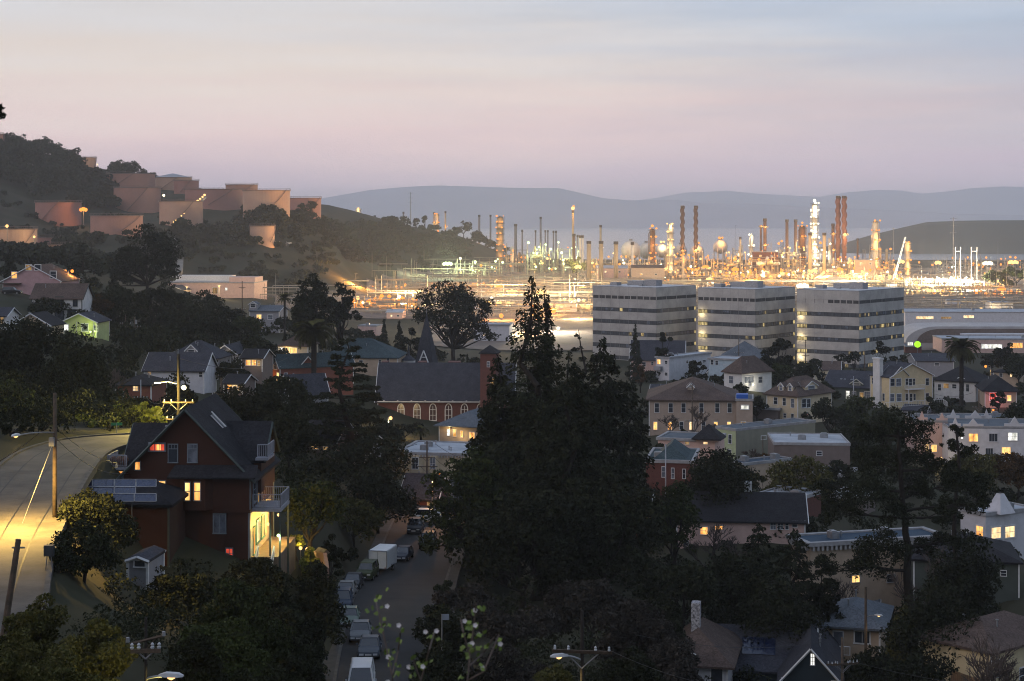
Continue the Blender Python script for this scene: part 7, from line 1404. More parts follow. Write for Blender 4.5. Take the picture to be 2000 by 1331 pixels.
# bare earth bank behind the office roofs
def bank(px, d, w, h, lab):
    x = (px - CX) / FPX * d; e = MB(); n = 28; W_ = w * S(d) / 2; H_ = h * S(d); secs = []
    for j in range(9):
        t = j / 8 * 2 - 1; secs.append([(x + W_ * (i / n * 2 - 1), d + t * 45, max(H_ * min(1, 1.6 * (1 - abs(i / n * 2 - 1))) * (1 - abs(t) ** 2), -.5)) for i in range(n + 1)])
    for a, c in zip(secs[:-1], secs[1:]):
        for i in range(n): e.poly((a[i], a[i + 1], c[i + 1], c[i]))
    e.build('earth_bank', mat('bare_earth', (.20, .155, .105), .95, c2=(.15, .115, .08), ns=.08, nd=8), kind='structure')
bank(1130, 1250, 190, 16, ''); bank(1210, 1180, 110, 14, ''); bank(1640, 1140, 110, 12, '')
def crane():
    b0 = P(1743, 555, 1240); e = empty('mobile_crane', (b0.x, b0.y, 0), 0, 'white lattice boom crane leaning right in the bright yard', 'crane'); tip = P(1768, 464, 1240) - Vector(e.location); base = Vector((0, 0, 3)); mb = MB()
    u = (tip - base).normalized(); s = Vector((0, 1, 0)); v = u.cross(s)
    for a in (-.7, .7):
        for c in (-.7, .7): mb.bar(base + s * a + v * c, tip + s * a * .4 + v * c * .4, .18)
    for i in range(22):
        t0, t1 = i / 22, (i + 1) / 22; k = 1 if i % 2 else -1; mb.bar(base.lerp(tip, t0) + v * .65 * k - s * .6, base.lerp(tip, t1) - v * .65 * k - s * .6, .14)
    mb.build('boom', WHITE, e); MB().box(-4, 3, -1.5, 1.5, 1, 4).build('cab', WHITE, e)
    for x in (-3, -1, 1, 2.5): MB().cyl((x, -1.7, .6), (x, 1.7, .6), .65, .65, 12).build('wheel', TYRE, e)
    MB().cyl(tip, tip - Vector((0, 0, 6)), .08, .08, 4).build('hoist_rope', STEEL, e)
crane()
for px0, px1, pt, lab in ((1866, 1876, 483, 'left of the two tall wire frames over the white-lit yard'), (1897, 1908, 483, 'right of the two tall wire frames over the white-lit yard')):
    a, c = P(px0, pt, 1260), P(px1, pt, 1260); e = empty('wire_frame', (a.x, a.y, 0), 0, lab, 'pylon')
    for x in (0, c.x - a.x): MB().bar((x, 0, -1), (x, 0, a.z), .5).build('leg', WHITE, e)
    MB().bar((0, 0, a.z - 3), (c.x - a.x, 0, a.z - 3), .45).build('crossbeam', WHITE, e)
for px, pt, d, lab, w in [(1862, 425, 1500, 'tallest lattice mast right of the refinery', 2.6), (1745, 445, 1550, 'slim mast behind the crane', 1.4), (802, 376, 1740, 'steel power mast on the ridge', 2.2), (1949, 470, 1600, 'thin mast before the dark hill', 1.2), (1437, 440, 2000, 'far thin mast before the bay', .9), (748, 468, 1630, 'tall hillside pole below the ridge, tallest of them', 1.3), (803, 481, 1670, 'hillside pole right of the tallest one', 1.0), (691, 493, 1560, 'hillside pole left of the tallest one', 1.0), (611, 480, 1400, 'hillside pole with a crossarm below the lone tank', 1.1), (470, 465, 1240, 'hillside pole left of the lone tank', 1.1), (718, 522, 1420, 'yard pole below the scrub', 1.0), (540, 535, 1180, 'yard pole beside the golden floodlight', .9), (349, 498, 1000, 'pole by the curving track below the tanks', .8), (437, 493, 1060, 'taller pole right of the curving track', .8), (650, 532, 1330, 'yard pole over the first tree crown', .9), (695, 535, 1200, 'yard pole above the orange floodlight', .9), (756, 553, 1120, 'yard pole with crossarms over the pipe yard', .9), (824, 535, 1300, 'twin yard pole left of the umbrella-shaped tree', 1.0), (830, 548, 1290, 'shorter twin yard pole left of the umbrella-shaped tree', 1.0)]:
    q = P(px, pt, d); z0 = rz(px, d); e = empty('steel_mast', (q.x, d, z0), 0, lab, 'mast', 'masts and poles of the refinery land'); h = q.z - z0; MB().cyl((0, 0, -1), (0, 0, h), w * .26, w * .14, 6).build('shaft', METAL, e)
    for f in (.98, .86, .74)[: 3 if w > 2 else 1]: MB().box(-w * 1.1, w * 1.1, -.12, .12, h * f - .14, h * f + .14).build('arm', METAL, e)
# tracks along the tank hill
TRK = mat('gravel_track', (.22, .20, .175), .95, c2=(.16, .145, .125), ns=.2)
def track(pts, w):
    p = []
    for px, py, d in pts: q = P(px, py, d); p.append((q.x, q.y, ground(q.x, q.y) + 1.2))
    strip('track', p, -w / 2, w / 2, .0, TRK, n=8, thick=3, kind='structure')
track([(-20, 392, 1300), (60, 386, 1330), (130, 388, 1340), (210, 385, 1330)], 4); track([(338, 470, 1080), (352, 486, 1010), (350, 503, 960), (335, 512, 930)], 4)
for py, d, px0, px1 in ((566, 1220, 780, 1000), (578, 1110, 880, 1160)):
    pts = [(px0 + (px1 - px0) * i / 6, 0, d) for i in range(7)]; strip('yard_road', [((a - CX) / FPX * dd, dd, ground((a - CX) / FPX * dd, dd) + .5) for a, _, dd in pts], -9, 9, 0, mat('yard_gravel', (.24, .20, .17), .95, c2=(.17, .14, .12), ns=.05, nd=7), n=6, thick=2, kind='structure')
# ================================================================ trees in the town and on the slopes
_hw = random.Random(31); spots = []
def rd(a): return float(np.interp(a, [540, 560, 640, 690, 760, 840, 900, 945, 985], [1280, 1290, 1500, 1600, 1700, 1780, 1820, 1850, 1870]))
def scatter(n, poly, dfun, h=(5, 9), w=(6, 12)):
    """n spots whose feet fall inside the photo box; distance from dfun(px, py)"""
    x0, x1, y0, y1 = poly
    for i in range(n): px = _hw.uniform(x0, x1); py = _hw.uniform(y0, y1); spots.append((px, dfun(px, py), _hw.uniform(*h), _hw.uniform(*w)))
scatter(170, (-20, 150, 318, 400), lambda a, c: _hw.uniform(1200, 1450), (9, 17), (10, 17)); scatter(60, (150, 225, 345, 400), lambda a, c: _hw.uniform(1230, 1400), (6, 11), (9, 14)); scatter(14, (200, 300, 335, 368), lambda a, c: 1520 - (c - 335) * 2, (8, 13), (9, 14)); scatter(34, (400, 560, 412, 445), lambda a, c: 1190 - (c - 412) * 1.5, (6, 10), (8, 13)); scatter(90, (540, 780, 425, 470), lambda a, c: rd(a) - (c - 425) * 2.2, (6, 11), (9, 16)); scatter(110, (640, 900, 440, 505), lambda a, c: rd(a) - (c - 440) * 1.6, (4, 9), (9, 16)); scatter(20, (340, 480, 430, 465), lambda a, c: 1120 - (c - 430), (6, 11), (8, 13)); scatter(24, (90, 200, 430, 470), lambda a, c: 1030 - (c - 430) * 1.5, (5, 9), (7, 12)); scatter(230, (330, 920, 455, 525), lambda a, c: rd(a) - 20 - (c - 455) * 2.4 if a > 560 else 1000 + (a - 330) * 1.1 + (525 - c) * 1.5, (2, 5), (6, 15)); scatter(60, (0, 330, 385, 470), lambda a, c: 1180 - (c - 385) * 2.2, (2, 5), (6, 12)); scatter(60, (-20, 330, 470, 530), lambda a, c: 900 - (c - 470) * 5, (4, 8), (8, 13)); scatter(14, (930, 985, 470, 492), lambda a, c: 1850, (7, 13), (9, 15))
scatter(150, (350, 650, 480, 530), lambda a, c: _hw.uniform(985, 1240) + max(a - 560, 0), (2.5, 6), (6, 13)); scatter(130, (470, 700, 400, 480), lambda a, c: _hw.uniform(1130, 1300) + max(a - 560, 0) * 1.3, (4, 8), (7, 14))
wood_mass('hillside_woodland', spots, LEAFM['far'], 31, 'dark wood and scrub covering the tank hill and its ridge', 'woodland')
# undergrowth that covers the near slopes between the trees
def undergrowth(zones, seed):
    rng = np.random.default_rng(seed); rr = random.Random(seed); pts = []; sizes = []
    for n, (x0, x1), (d0, d1), hm, wm in zones:
        for i in range(n):
            d = rr.uniform(d0, d1); px = rr.uniform(x0, x1); x = (px - CX) / FPX * d; z = ground(x, d)
            if min(_pathdist(np.array([x]), np.array([d]), UPPER)[0][0] - 4.6, _pathdist(np.array([x]), np.array([d]), STREET)[0][0] - 7.2) < wm * .45: continue
            if -34 < x < -18 and 131 < d < 152: continue
            h = hm * rr.uniform(.6, 1.3); w = wm * rr.uniform(.7, 1.3); k = int(340 * (w / 4) ** 1.3 * (150 / d) ** .6)
            p, cc, cr = clump_points(rng, w / 2, w / 2, h * .6, min(k, 900), 8, .4, top=-.2); pts.append(p + np.array([x, d, z + h * .3])); sizes.append(np.full(len(p), 6.0 * S(d)))
    C = np.concatenate(pts); me = leaves_mesh('undergrowth', C, np.concatenate(sizes)[:, None], LEAFM['dark'], rng, .6)
    o = bpy.data.objects.new('undergrowth', me); COL.objects.link(o); tag(o, 'dark undergrowth covering the slopes between trees and houses', 'undergrowth', kind='stuff')
undergrowth([(90, (-100, 240), (150, 330), 4.5, 6), (60, (230, 560), (170, 330), 3.5, 5), (60, (0, 560), (330, 560), 5, 8), (70, (480, 780), (150, 330), 3.5, 5), (70, (120, 640), (85, 150), 2.2, 3.6), (50, (60, 680), (55, 95), 1.8, 2.8), (80, (850, 1320), (90, 180), 2.4, 3.8), (70, (880, 1320), (180, 330), 3.5, 5), (70, (1300, 2020), (150, 215), 2.6, 4), (150, (1280, 2020), (215, 400), 2.4, 4), (100, (1180, 2020), (400, 540), 2.6, 5), (40, (560, 1000), (400, 640), 4, 7)], 17)
G = 'ridge trees against the bay'
for px, pt, w, d, lab in [(755, 424, 16, 1695, 'small forked tree on the ridge left of the power mast'), (766, 426, 14, 1705, 'second small tree beside the forked one on the ridge'), (789, 424, 24, 1730, 'round tree on the ridge just left of the power mast'), (812, 424, 14, 1755, 'small mushroom-shaped tree right of the power mast'), (830, 421, 12, 1775, 'slim upright tree right of the mushroom-shaped tree'), (905, 432, 30, 1822, 'largest loose-crowned tree at the end of the ridge'), (890, 445, 26, 1816, 'bushy tree left of the largest ridge-end tree'), (930, 452, 20, 1840, 'round tree just right of the largest ridge-end tree'), (590, 396, 14, 1262, 'pointed dark tree before the last tank'), (608, 395, 24, 1262, 'round dark tree before the last tank'), (265, 319, 38, 1480, 'spreading skyline tree above the wide dusky tank'), (243, 326, 22, 1490, 'smaller skyline tree left of the spreading one'), (28, 262, 30, 1440, 'tall dark tree at the top of the hill'), (232, 420, 30, 1040, 'dark bush against the pale wide tank')]:
    broad(px, d, pt, w, lab, 'far', 'ridge_tree', .2, ls=3.6, dens=6, k=9, group=G, rc=.42)
# --- left hillside
broad(285, 560, 436, 128, 'great dark oak crown standing over the left hillside', 'dark', 'oak_tree', .12, ls=5, k=60, multi=[(-.45, -.25, .62), (.2, .1, .78), (.62, -.3, .5), (-.75, -.6, .4)])
cedar(163, 590, 468, 70, 'feathery cedar left of the great oak crown', 9, n=2500, ls=4.5); broad(95, 600, 488, 105, 'low grey-green spreading tree behind the pink house', 'far', 'spreading_tree', .2, ls=5, dens=6); conifer(20, 540, 481, 36, 'dark pointed tree at the left edge behind the pink house', n=1800, ls=4.5)
bare_tree(115, 425, 540, 60, 'bare twiggy tree glowing orange beside the pink house', depth=4, forks=3, m=mat('twig_rust', (.16, .09, .05), .9)); palm(172, 428, 545, 46, 566, 'small palm lit orange beside the bare twiggy tree', fr=26)
shrub(195, 400, 578, 70, 'rusty red bush right of the white two-storey house', 'rust', ls=5, dens=7); broad(232, 420, 560, 110, 'dark bushy tree between the white house and the wooded hollow', 'dark', low=.1, ls=5.5)
for px, d, pt, w, lab, lf in [(305, 470, 552, 90, 'dark tree mass under the great oak', 'dark'), (385, 500, 572, 110, 'dark tree mass in front of the warehouse', 'dark'), (440, 520, 594, 90, 'dark tree right of the warehouse front mass', 'dark'), (330, 430, 600, 130, 'broad dark tree in the wooded hollow', 'dark'), (420, 440, 620, 120, 'broad tree in the wooded hollow nearer the grey apartments', 'dark'), (480, 455, 610, 80, 'tree just below the stepped grey apartments', 'mid'), (270, 410, 640, 80, 'loose tree around the transformer pole', 'mid'), (500, 380, 655, 80, 'tall dark tree left of the red gable house', 'dark'), (450, 330, 700, 70, 'dark tree right of the long blue roof', 'dark')]:
    broad(px, d, pt, w, lab, lf, low=.08, ls=5.5)
for px, d, pt, w, lab, lf in [(40, 235, 630, 190, 'huge dark tree at the left edge above the road', 'dark'), (150, 225, 665, 120, 'huge dark tree next to the left-edge one', 'dark'), (-10, 170, 740, 150, 'olive-lit tree at the left edge over the road', 'mid'), (95, 200, 730, 150, 'dark tree filling the bank behind the roadside pole', 'dark'), (20, 150, 820, 130, 'shadowed bush on the bank left of the road', 'dark')]:
    broad(px, d, pt, w, lab, lf, low=.05, ls=6.5, rc=.27)
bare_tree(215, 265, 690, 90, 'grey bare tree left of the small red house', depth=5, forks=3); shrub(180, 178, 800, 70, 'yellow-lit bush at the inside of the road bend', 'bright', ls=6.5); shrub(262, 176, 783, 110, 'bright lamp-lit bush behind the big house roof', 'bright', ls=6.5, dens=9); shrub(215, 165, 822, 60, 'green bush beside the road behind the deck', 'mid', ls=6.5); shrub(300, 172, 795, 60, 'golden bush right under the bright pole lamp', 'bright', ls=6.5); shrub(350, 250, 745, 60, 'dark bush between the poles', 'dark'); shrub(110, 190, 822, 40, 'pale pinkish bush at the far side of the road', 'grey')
for px, d, pt, w, lab, lf in [(490, 235, 745, 110, 'dark tree rising behind the right roof of the big house', 'dark'), (560, 215, 800, 120, 'dark tree mass right of the big house', 'dark'), (430, 210, 790, 70, 'dark tree tight behind the cross roof', 'dark')]:
    broad(px, d, pt, w, lab, lf, low=.05, ls=6.5)
# --- centre
broad(613, 432, 531, 105, 'tall rounded eucalyptus left of two in the middle distance', 'dark', 'eucalyptus_tree', .18, ls=5, multi=[(-.1, .35, .62), (.1, -.2, .8), (-.35, -.4, .55)]); broad(668, 440, 546, 80, 'looser eucalyptus right of the tall rounded one', 'dark', 'eucalyptus_tree', .25, ls=5, dens=5, multi=[(0, .3, .6), (.3, -.1, .55), (-.35, -.15, .55)])
palm(556, 500, 563, 36, 583, 'slim palm against the floodlit yard', fr=34); palm(613, 380, 622, 90, 652, 'shaggy palm before the white bungalow', fr=80)
broad(885, 520, 563, 152, 'umbrella-shaped cypress crown left of the redwood', 'dark', 'cypress_tree', .3, ls=4.8, multi=[(-.35, .55, .55), (.25, .6, .5), (.62, .3, .42), (-.72, .05, .4), (.1, .05, .6), (.45, -.35, .5), (-.3, -.45, .45), (.72, -.6, .35)], dens=7)
conifer(750, 520, 624, 30, 'small conifer behind the long hall, left one', n=1600, ls=4.5, bare=.05); conifer(780, 520, 626, 40, 'small conifer behind the long hall, right one', n=1800, ls=4.5, bare=.05); broad(800, 500, 640, 40, 'leafy tree left of the spire', 'dark', ls=4.5)
cedar(675, 248, 652, 255, 'broad cedar with level branches in front of the long hall', 14, n=22000, ls=5.2); broad(560, 265, 730, 110, 'dark tree left of the cedar', 'dark', low=.05); palm(822, 372, 828, 40, 843, 'low palm beside the glowing porch hall', fr=26)
for px, d, pt, w, lab, lf in [(720, 235, 855, 150, 'rounded dark tree under the cedar', 'dark'), (620, 200, 900, 150, 'dark tree mass between cedar and big house', 'dark'), (740, 215, 920, 130, 'dark tree mass left of the bend in the street', 'dark'), (690, 195, 975, 110, 'dark tree beside the street with a few lit leaves', 'olive'), (770, 235, 960, 60, 'slim dark tree by the street garage', 'dark')]:
    broad(px, d, pt, w, lab, lf, low=.05, ls=6.5)
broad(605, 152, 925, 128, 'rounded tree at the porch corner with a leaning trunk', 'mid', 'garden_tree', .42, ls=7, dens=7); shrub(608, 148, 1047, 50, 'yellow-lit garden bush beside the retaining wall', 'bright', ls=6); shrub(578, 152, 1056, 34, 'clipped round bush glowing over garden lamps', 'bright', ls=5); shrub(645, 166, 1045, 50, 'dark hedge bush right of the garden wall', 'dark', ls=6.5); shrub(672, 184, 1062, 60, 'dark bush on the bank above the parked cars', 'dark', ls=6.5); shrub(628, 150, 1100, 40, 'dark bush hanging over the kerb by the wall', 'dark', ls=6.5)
broad(655, 285, 790, 170, 'dark tree mass filling the hollow below the cedar', 'dark', low=.04, ls=6.5); broad(735, 318, 822, 110, 'dark tree left of the church wall', 'dark', low=.04, ls=6); broad(590, 250, 850, 120, 'dark tree below the tall grey gables', 'dark', low=.04, ls=6.5); shrub(622, 130, 1088, 100, 'dark shrub in front of the garden retaining wall', 'dark', ls=6.5)
shrub(792, 384, 818, 70, 'dark bushes at the foot of the church wall', 'dark', ls=5)
# --- the redwood group
conifer(1040, 200, 534, 300, 'tallest redwood with a spiky forked top in the middle of the picture', bare=.22, n=15000, ls=6.5, whorls=44, power=.62, droop=.16, ragged=.6, name='redwood_tree'); conifer(1063, 203, 560, 200, 'second redwood leader close to the tallest one', bare=.5, n=5000, ls=6, whorls=24, power=.7, name='redwood_tree'); conifer(1175, 215, 662, 300, 'broad dark redwood right of the tallest one', bare=.06, n=26000, ls=7, whorls=40, power=.55, ragged=.4, name='redwood_tree'); conifer(1110, 190, 690, 260, 'dark redwood filling the middle of the group', bare=.05, n=24000, ls=7, whorls=36, power=.5, ragged=.4, name='redwood_tree'); conifer(970, 208, 690, 190, 'redwood at the left of the group', bare=.05, n=14000, ls=7, whorls=34, power=.6, ragged=.45, name='redwood_tree'); conifer(1232, 225, 742, 150, 'narrow dark redwood at the right edge of the group', bare=.05, n=8000, ls=7, whorls=34, power=.5, name='redwood_tree')
broad(915, 190, 865, 190, 'greener rounded cypress leaning over the street below the redwoods', 'mid', 'cypress_tree', .03, ls=7, dens=8, k=70, rc=.2, multi=[(-.25, .1, .7), (.3, .3, .65), (.0, -.45, .7), (-.4, -.5, .55)]); broad(1020, 178, 960, 260, 'dark undergrowth tree at the foot of the redwoods', 'dark', low=.03, ls=7.5, rc=.25); broad(1180, 185, 930, 230, 'dark bay tree at the right foot of the redwoods', 'dark', low=.03, ls=7.5, rc=.25); cedar(1130, 330, 638, 120, 'flat-branched cypress behind the redwood top', 8, n=3500, ls=5, bare=.4)
bare_tree(1000, 215, 745, 100, 'reddish bare tree tangled in the redwood group', depth=5)
broad(1165, 212, 735, 170, 'rounded dark crown at the right shoulder of the redwood group', 'fir', 'cypress_tree', .1, ls=7, rc=.22, k=50); broad(985, 205, 745, 170, 'rounded dark crown at the left shoulder of the redwood group', 'fir', 'cypress_tree', .1, ls=7, rc=.22, k=50); broad(1075, 196, 790, 300, 'widest dark crown in the heart of the redwood group', 'fir', 'cypress_tree', .05, ls=7.5, rc=.2, k=70); shrub(852, 116, 1245, 110, 'dark bush closing in on the street behind the blossoming twigs', 'dark', ls=6.5); shrub(872, 128, 1205, 90, 'dark bush on the verge behind the grey street sign', 'dark', ls=6.5); shrub(880, 168, 1135, 90, 'dark bush crowding the right kerb below the cypress', 'dark', ls=6.5)
# --- right part of the town
conifer(1241, 505, 635, 40, 'dark pointed conifer before the leftmost office block', n=3000, ls=4.5, bare=.02, power=.7); broad(1298, 505, 648, 40, 'round-topped dark tree right of the pointed conifer', 'dark', low=.1, ls=4.5); shrub(1251, 470, 712, 26, 'russet bush at the foot of the pink-walled house', 'rust', ls=4.5); broad(1362, 470, 697, 38, 'dark round tree before the white apartments', 'dark', low=.1, ls=4.5); broad(1518, 478, 657, 58, 'dense dark tree before the middle offices', 'dark', low=.1, ls=4.8); shrub(1520, 452, 705, 46, 'paler green bush under the dense dark tree', 'mid', ls=4.8); broad(1583, 470, 698, 70, 'dark spreading tree behind the dormer house', 'dark', low=.1, ls=4.8); broad(1620, 440, 748, 50, 'dark tree left of the dark green house', 'dark', low=.1, ls=4.8)
for px, pt, w, lab in [(1668, 678, 30, 'thin street tree at the office corner, left'), (1722, 668, 36, 'thin street tree at the office corner, middle'), (1755, 690, 40, 'thin street tree at the office corner, right'), (1645, 690, 30, 'thin street tree at the office corner, far left')]: broad(px, 540, pt, w, lab, 'dark', 'street_tree', .2, ls=4.5, dens=4)
palm(1878, 430, 655, 74, 682, 'tall date palm before the white bungalow', fr=86); broad(1965, 520, 668, 50, 'dark tree right of the hooked street lamp', 'dark', low=.1, ls=4.8); broad(1990, 500, 690, 60, 'dark tree at the right edge above the bungalows', 'dark', low=.1, ls=4.8); broad(1940, 560, 690, 60, 'dark tree behind the amber street lamp', 'dark', low=.1, ls=4.8); broad(1985, 1250, 520, 60, 'pale green tree mass at the edge of the refinery', 'mid', low=.05, ls=4); broad(1950, 1200, 525, 50, 'tree beside the white-lit yard', 'mid', low=.05, ls=4); broad(1125, 1420, 502, 40, 'tree lit green under the tan chimneys', 'mid', low=.1, ls=4)
for px, d, pt, w, lab, lf in [(1622, 375, 776, 70, 'rounded dark tree before the dark green house, left one', 'dark'), (1690, 378, 778, 90, 'rounded dark tree before the dark green house, right one', 'mid'), (1725, 350, 800, 70, 'dark tree left of the peaked-parapet apartments', 'dark'), (1660, 330, 830, 90, 'dark tree above the grey shop block', 'dark'), (1985, 365, 795, 80, 'dark tree at the right edge over the apartments', 'dark'), (1945, 385, 806, 40, 'small yellowish tree under the small amber lamp', 'olive'), (1985, 300, 880, 120, 'russet tree at the right edge below the apartments', 'rust'), (1905, 300, 880, 110, 'dark tree under the golden lamps', 'olive'), (1565, 262, 895, 120, 'yellow-brown tree behind the pale flat roof', 'olive'), (1490, 265, 925, 90, 'olive tree between the flat roofs', 'olive'), (1400, 240, 880, 130, 'dark cone-shaped tree right of the brick house', 'dark'), (1320, 215, 945, 100, 'mid-green tree below the brick house', 'mid'), (1290, 300, 860, 50, 'dark tree beside the turret house', 'dark'), (1445, 430, 745, 34, 'small dark tree beside the yard lamp', 'dark'), (1480, 400, 775, 44, 'dark tree between annex and dormer house', 'dark'), (1500, 300, 880, 60, 'reddish leafless-looking shrub tree before the grey shop block', 'rust'), (1640, 290, 900, 60, 'dark tree at the end of the grey shop block', 'dark'), (1770, 300, 890, 70, 'dark tree between the pines and the apartments', 'dark'), (1820, 420, 772, 40, 'dark bush beside the ramp railing', 'dark'), (1950, 430, 760, 30, 'dark bush beside the pink-lit porch', 'dark'), (1590, 235, 1000, 80, 'dark tree at the right end of the black-roofed house', 'dark'), (1330, 400, 752, 36, 'dark bush behind the sandstone hall roof', 'dark')]:
    broad(px, d, pt, w, lab, lf, low=.06, ls=5.8)
broad(1870, 350, 838, 50, 'small dark pine against the white apartments', 'dark', 'small_pine', .3, ls=5, dens=5)
for px, d, pt, w, lab in [(1310, 372, 785, 90, 'bare tree at the left of the sandstone hall'), (1355, 370, 770, 110, 'bare tree in the middle of the sandstone hall front'), (1400, 366, 800, 60, 'bare tree toward the right of the sandstone hall'), (1470, 322, 850, 90, 'bare tree before the olive wall'), (1430, 335, 850, 60, 'bare tree before the pale green end wall'), (1385, 214, 965, 120, 'tall bare tree before the black-roofed house, left'), (1450, 216, 985, 110, 'tall bare tree before the black-roofed house, right'), (1800, 195, 1000, 120, 'bare pale tree behind the tall pine'), (1655, 196, 1085, 80, 'bare tree before the bracketed block')]: bare_tree(px, d, pt, w, lab, depth=5)
bare_tree(1960, 140, 1120, 220, 'large bare tree leaning in the lower right corner', depth=6, lean=-.25)
pine(1775, 172, 815, 'tall open pine standing before the bracketed block at the right', [(1700, 850, 60, 60), (1750, 830, 80, 60), (1790, 850, 70, 60), (1715, 905, 110, 70), (1780, 890, 80, 60), (1840, 920, 70, 50), (1880, 950, 110, 50), (1900, 985, 70, 40), (1690, 975, 120, 80), (1640, 1000, 90, 60), (1610, 955, 60, 40), (1800, 960, 90, 50), (1745, 1010, 70, 50), (1850, 1010, 70, 40), (1720, 1075, 110, 80), (1690, 1110, 90, 60), (1620, 1110, 50, 50), (1800, 1075, 60, 40), (1850, 1060, 60, 50)], [(1777, 1400), (1777, 1250), (1772, 1130), (1768, 1040), (1762, 960), (1755, 880), (1752, 825)], tw=21, ls=6.5)
pine(1868, 190, 840, 'second pine with a straight trunk behind the tall open pine', [(1868, 850, 36, 40), (1850, 875, 50, 30), (1885, 885, 60, 36), (1868, 940, 60, 60), (1900, 945, 90, 50), (1860, 985, 50, 40)], [(1868, 1240), (1868, 1100), (1868, 960), (1868, 845)], tw=13)
conifer(1480, 195, 1020, 150, 'dark cypress before the lower right roofs, left one', bare=.02, n=7000, ls=6.5, power=.5); conifer(1550, 190, 1030, 160, 'dark cypress before the lower right roofs, right one', bare=.02, n=8000, ls=6.5, power=.5); broad(1440, 185, 1080, 150, 'dark tree mass under the lit window', 'dark', low=.03, ls=7); broad(1330, 180, 1095, 150, 'round dark tree left of the cypresses', 'dark', low=.03, ls=7); broad(1520, 180, 1130, 150, 'wide dark tree above the navy roof', 'dark', low=.03, ls=7); broad(1610, 185, 1085, 70, 'dark tree against the cream block', 'dark', low=.05, ls=6.5); broad(1880, 185, 1040, 130, 'dark tree under the black hip roof', 'dark', low=.03, ls=7); broad(1830, 165, 1150, 170, 'dark tree mass right of the pine trunk', 'dark', low=.03, ls=7); broad(1775, 168, 1175, 80, 'yellow-lit shrub tree behind the tan cottage', 'olive', low=.03, ls=6.5); shrub(1710, 160, 1255, 110, 'dark shrub before the tan cottage', 'dark', ls=7); shrub(1800, 155, 1270, 130, 'dark shrubs round the foot of the pine', 'dark', ls=7)
pine(-60, 45, 190, 'eucalyptus sprig poking into the picture at the upper left edge', [(-9, 216, 34, 44), (-40, 260, 60, 60)], [(-72, 1500), (-72, 900), (-66, 450), (-50, 225)], leaf='dark', ls=7, tw=26, name='eucalyptus_tree')
# plank fence in the lower right garden
q0, q1 = P(1838, 1302, 165), P(1925, 1331, 150); fe = empty('plank_fence', (q0.x, q0.y, q0.z - 1.6), 0, 'wooden plank fence in the lower right garden', 'fence'); n = 22
for i in range(n):
    p = q0.lerp(q1, i / n) - Vector(fe.location); c = q0.lerp(q1, (i + .9) / n) - Vector(fe.location); MB().loft([[(p.x, p.y, p.z - 1.8), (c.x, c.y, c.z - 1.8), (c.x, c.y + .03, c.z - 1.8), (p.x, p.y + .03, p.z - 1.8)], [(p.x, p.y, p.z), (c.x, c.y, c.z), (c.x, c.y + .03, c.z), (p.x, p.y + .03, p.z)]]).build('plank', mat('fence_wood', (.22, .13, .07), .85, ns=2), fe)
# --- foreground slope
for px, d, pt, w, lab, lf in [(186, 112, 958, 160, 'bushy dark tree beside the annex and the lamp-lit road', 'dark'), (165, 98, 1010, 130, 'lower half of the bushy tree mass by the road', 'dark'), (470, 100, 1130, 190, 'rounded olive-green tree in the lower left', 'mid'), (430, 84, 1200, 170, 'second rounded tree lower than the first', 'mid'), (545, 112, 1110, 160, 'dark tree mass left of the parked cars', 'dark'), (568, 104, 1185, 140, 'dark tree left above the parked cars', 'dark'), (590, 98, 1262, 110, 'dark shrub tree beside the white van', 'dark'), (70, 66, 1150, 180, 'yellowish bush in the lower left corner', 'olive'), (190, 64, 1200, 160, 'yellow-green bush next to the corner one', 'olive'), (30, 56, 1220, 150, 'nearest bush in the lower left corner', 'olive'), (120, 58, 1265, 180, 'low yellow-lit bush along the bottom edge', 'olive'), (380, 76, 1230, 120, 'dark bush behind the slanted-arm pole', 'dark'), (350, 112, 1090, 120, 'dark bush below the garden stair', 'dark'), (500, 128, 1080, 120, 'dark bush at the foot of the porch posts', 'dark'), (520, 76, 1290, 170, 'dark bush along the bottom edge left of the street', 'dark')]:  # first two: blocked lamplight is put into their dark leaf colour
    broad(px, d, pt, w, lab, lf, low=-.12, ls=6.5, rc=.24, dens=10, name='hillside_tree', trunk=True)
for px, d, pt, w, lab, lf in [(905, 150, 1145, 160, 'grey twiggy bush at the inside of the street bend', 'grey'), (865, 140, 1180, 110, 'dark bush overhanging the right kerb', 'dark'), (1010, 140, 1180, 180, 'grey scrub under the redwoods', 'grey'), (1150, 150, 1135, 180, 'grey-brown scrub right of the redwood trunk', 'grey'), (1250, 135, 1170, 170, 'grey scrub slope in the lower middle', 'grey'), (1000, 100, 1265, 180, 'dark scrub at the bottom left of the crossarm pole', 'grey'), (1080, 90, 1285, 110, 'yellow-lit shrub under the crossarm pole lamp', 'olive'), (1230, 100, 1270, 160, 'dark shrub right of the crossarm pole', 'dark'), (900, 100, 1290, 130, 'dark shrub behind the blossoming twigs', 'dark'), (1310, 120, 1240, 120, 'twiggy shrub left of the patterned chimney', 'grey'), (1290, 150, 1180, 110, 'dark shrub mass above the patterned chimney', 'dark'), (820, 84, 1318, 90, 'dark shrub at the very bottom beside the street', 'dark')]:
    shrub(px, d, pt, w, lab, lf, ls=6.0, rc=.24)
q = P(863, 1200, 118); sg = empty('street_sign', (q.x, q.y, ground(q.x, q.y)), 0, 'small grey street sign on a thin pole by the right kerb', 'sign'); h = q.z - sg.location.z; MB().cyl((0, 0, -.5), (0, 0, h), .04, .04, 6).build('post', METAL, sg); MB().box(.02, .5, -.02, .02, h - .4, h).build('plate', mat('sign_grey_blue', (.16, .2, .26), .5), sg)
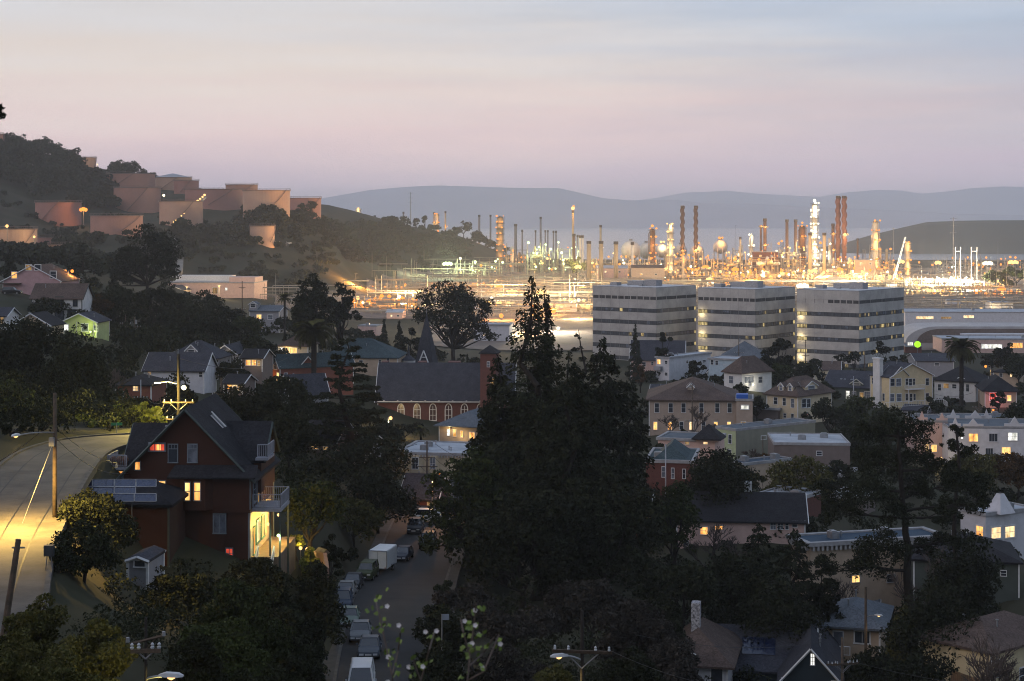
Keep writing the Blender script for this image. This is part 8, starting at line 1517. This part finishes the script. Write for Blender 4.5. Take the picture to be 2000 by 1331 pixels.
q = P(228, 826, 158); sg = empty('street_name_sign', (q.x, q.y, ground(q.x, q.y)), 0, 'small green street name sign at the road bend', 'sign'); h = q.z - sg.location.z; MB().cyl((0, 0, -.5), (0, 0, h), .04, .04, 6).build('post', METAL, sg); MB().box(-.5, .5, -.02, .02, h - .25, h).build('plate', mat('sign_green', (.03, .20, .10), .5), sg)
# blossoming plum twigs close to the viewer
def blossom(stems, label):
    rr = random.Random(5 + int(stems[0][0][0])); d = 11.0; q = P(stems[0][0][0], stems[0][0][1], d); e = empty('blossoming_sapling', (q.x, q.y, ground(q.x, q.y)), 0, label, 'sapling'); o = Vector(e.location); tw = MB(); first = P(stems[0][0][0], stems[0][0][1], d) - o; tw.cyl((0, 0, -.2), first, .012, .009, 5); FLW = mat('white_petals', (.62, .60, .62), .6); LF = mat('young_leaves', (.12, .17, .03), .6, rnd=.3)
    for st in stems:
        pts = [P(a, c, d + rr.uniform(-.25, .25)) - o for a, c in st]
        for a, c in zip(pts[:-1], pts[1:]):
            tw.cyl(a, c, .006, .005, 5)
            for t in (.15, .45, .8):
                p = a.lerp(c, t) + Vector((rr.uniform(-.06, .06), rr.uniform(-.06, .06), rr.uniform(-.05, .05)))
                if rr.random() < .62:
                    for k in range(rr.choice((2, 3, 4))):
                        pp = p + Vector((rr.uniform(-.035, .035), rr.uniform(-.035, .035), rr.uniform(-.035, .035))); u = Vector((rr.uniform(-1, 1), rr.uniform(-1, 1), rr.uniform(-.2, 1))).normalized() * rr.uniform(.03, .05); v = u.orthogonal().normalized() * u.length * .42
                        MB().poly((pp, pp + u * .5 + v, pp + u, pp + u * .5 - v)).build('leaf', LF, e)
                if rr.random() < .42:
                    f = MB(); pp = p + Vector((rr.uniform(-.04, .04), 0, rr.uniform(-.03, .05)))
                    for k in range(5):
                        a_ = k * 1.2566; u = Vector((math.cos(a_), -.35, math.sin(a_))) * .017; v = Vector((-math.sin(a_), 0, math.cos(a_))) * .009; f.poly((pp, pp + u * .6 + v, pp + u, pp + u * .6 - v))
                    f.build('blossom', FLW, e)
    tw.build('twigs', BARE, e)
blossom([[(770, 1400), (766, 1320), (752, 1250), (738, 1190), (733, 1168)], [(766, 1320), (778, 1270), (782, 1235)], [(752, 1250), (742, 1215)]], 'blossoming twig rising before the street with a few white flowers')
blossom([[(905, 1420), (912, 1340), (918, 1280), (925, 1230), (930, 1180)], [(918, 1300), (945, 1275), (965, 1245)], [(912, 1330), (945, 1312), (975, 1240)], [(918, 1280), (905, 1235), (900, 1210)]], 'blossoming twigs crowded with white flowers right of the street'); blossom([[(815, 1420), (822, 1330), (838, 1270), (850, 1230)], [(822, 1330), (808, 1290)]], 'slender twig with two white blossoms between the other blossoming twigs')
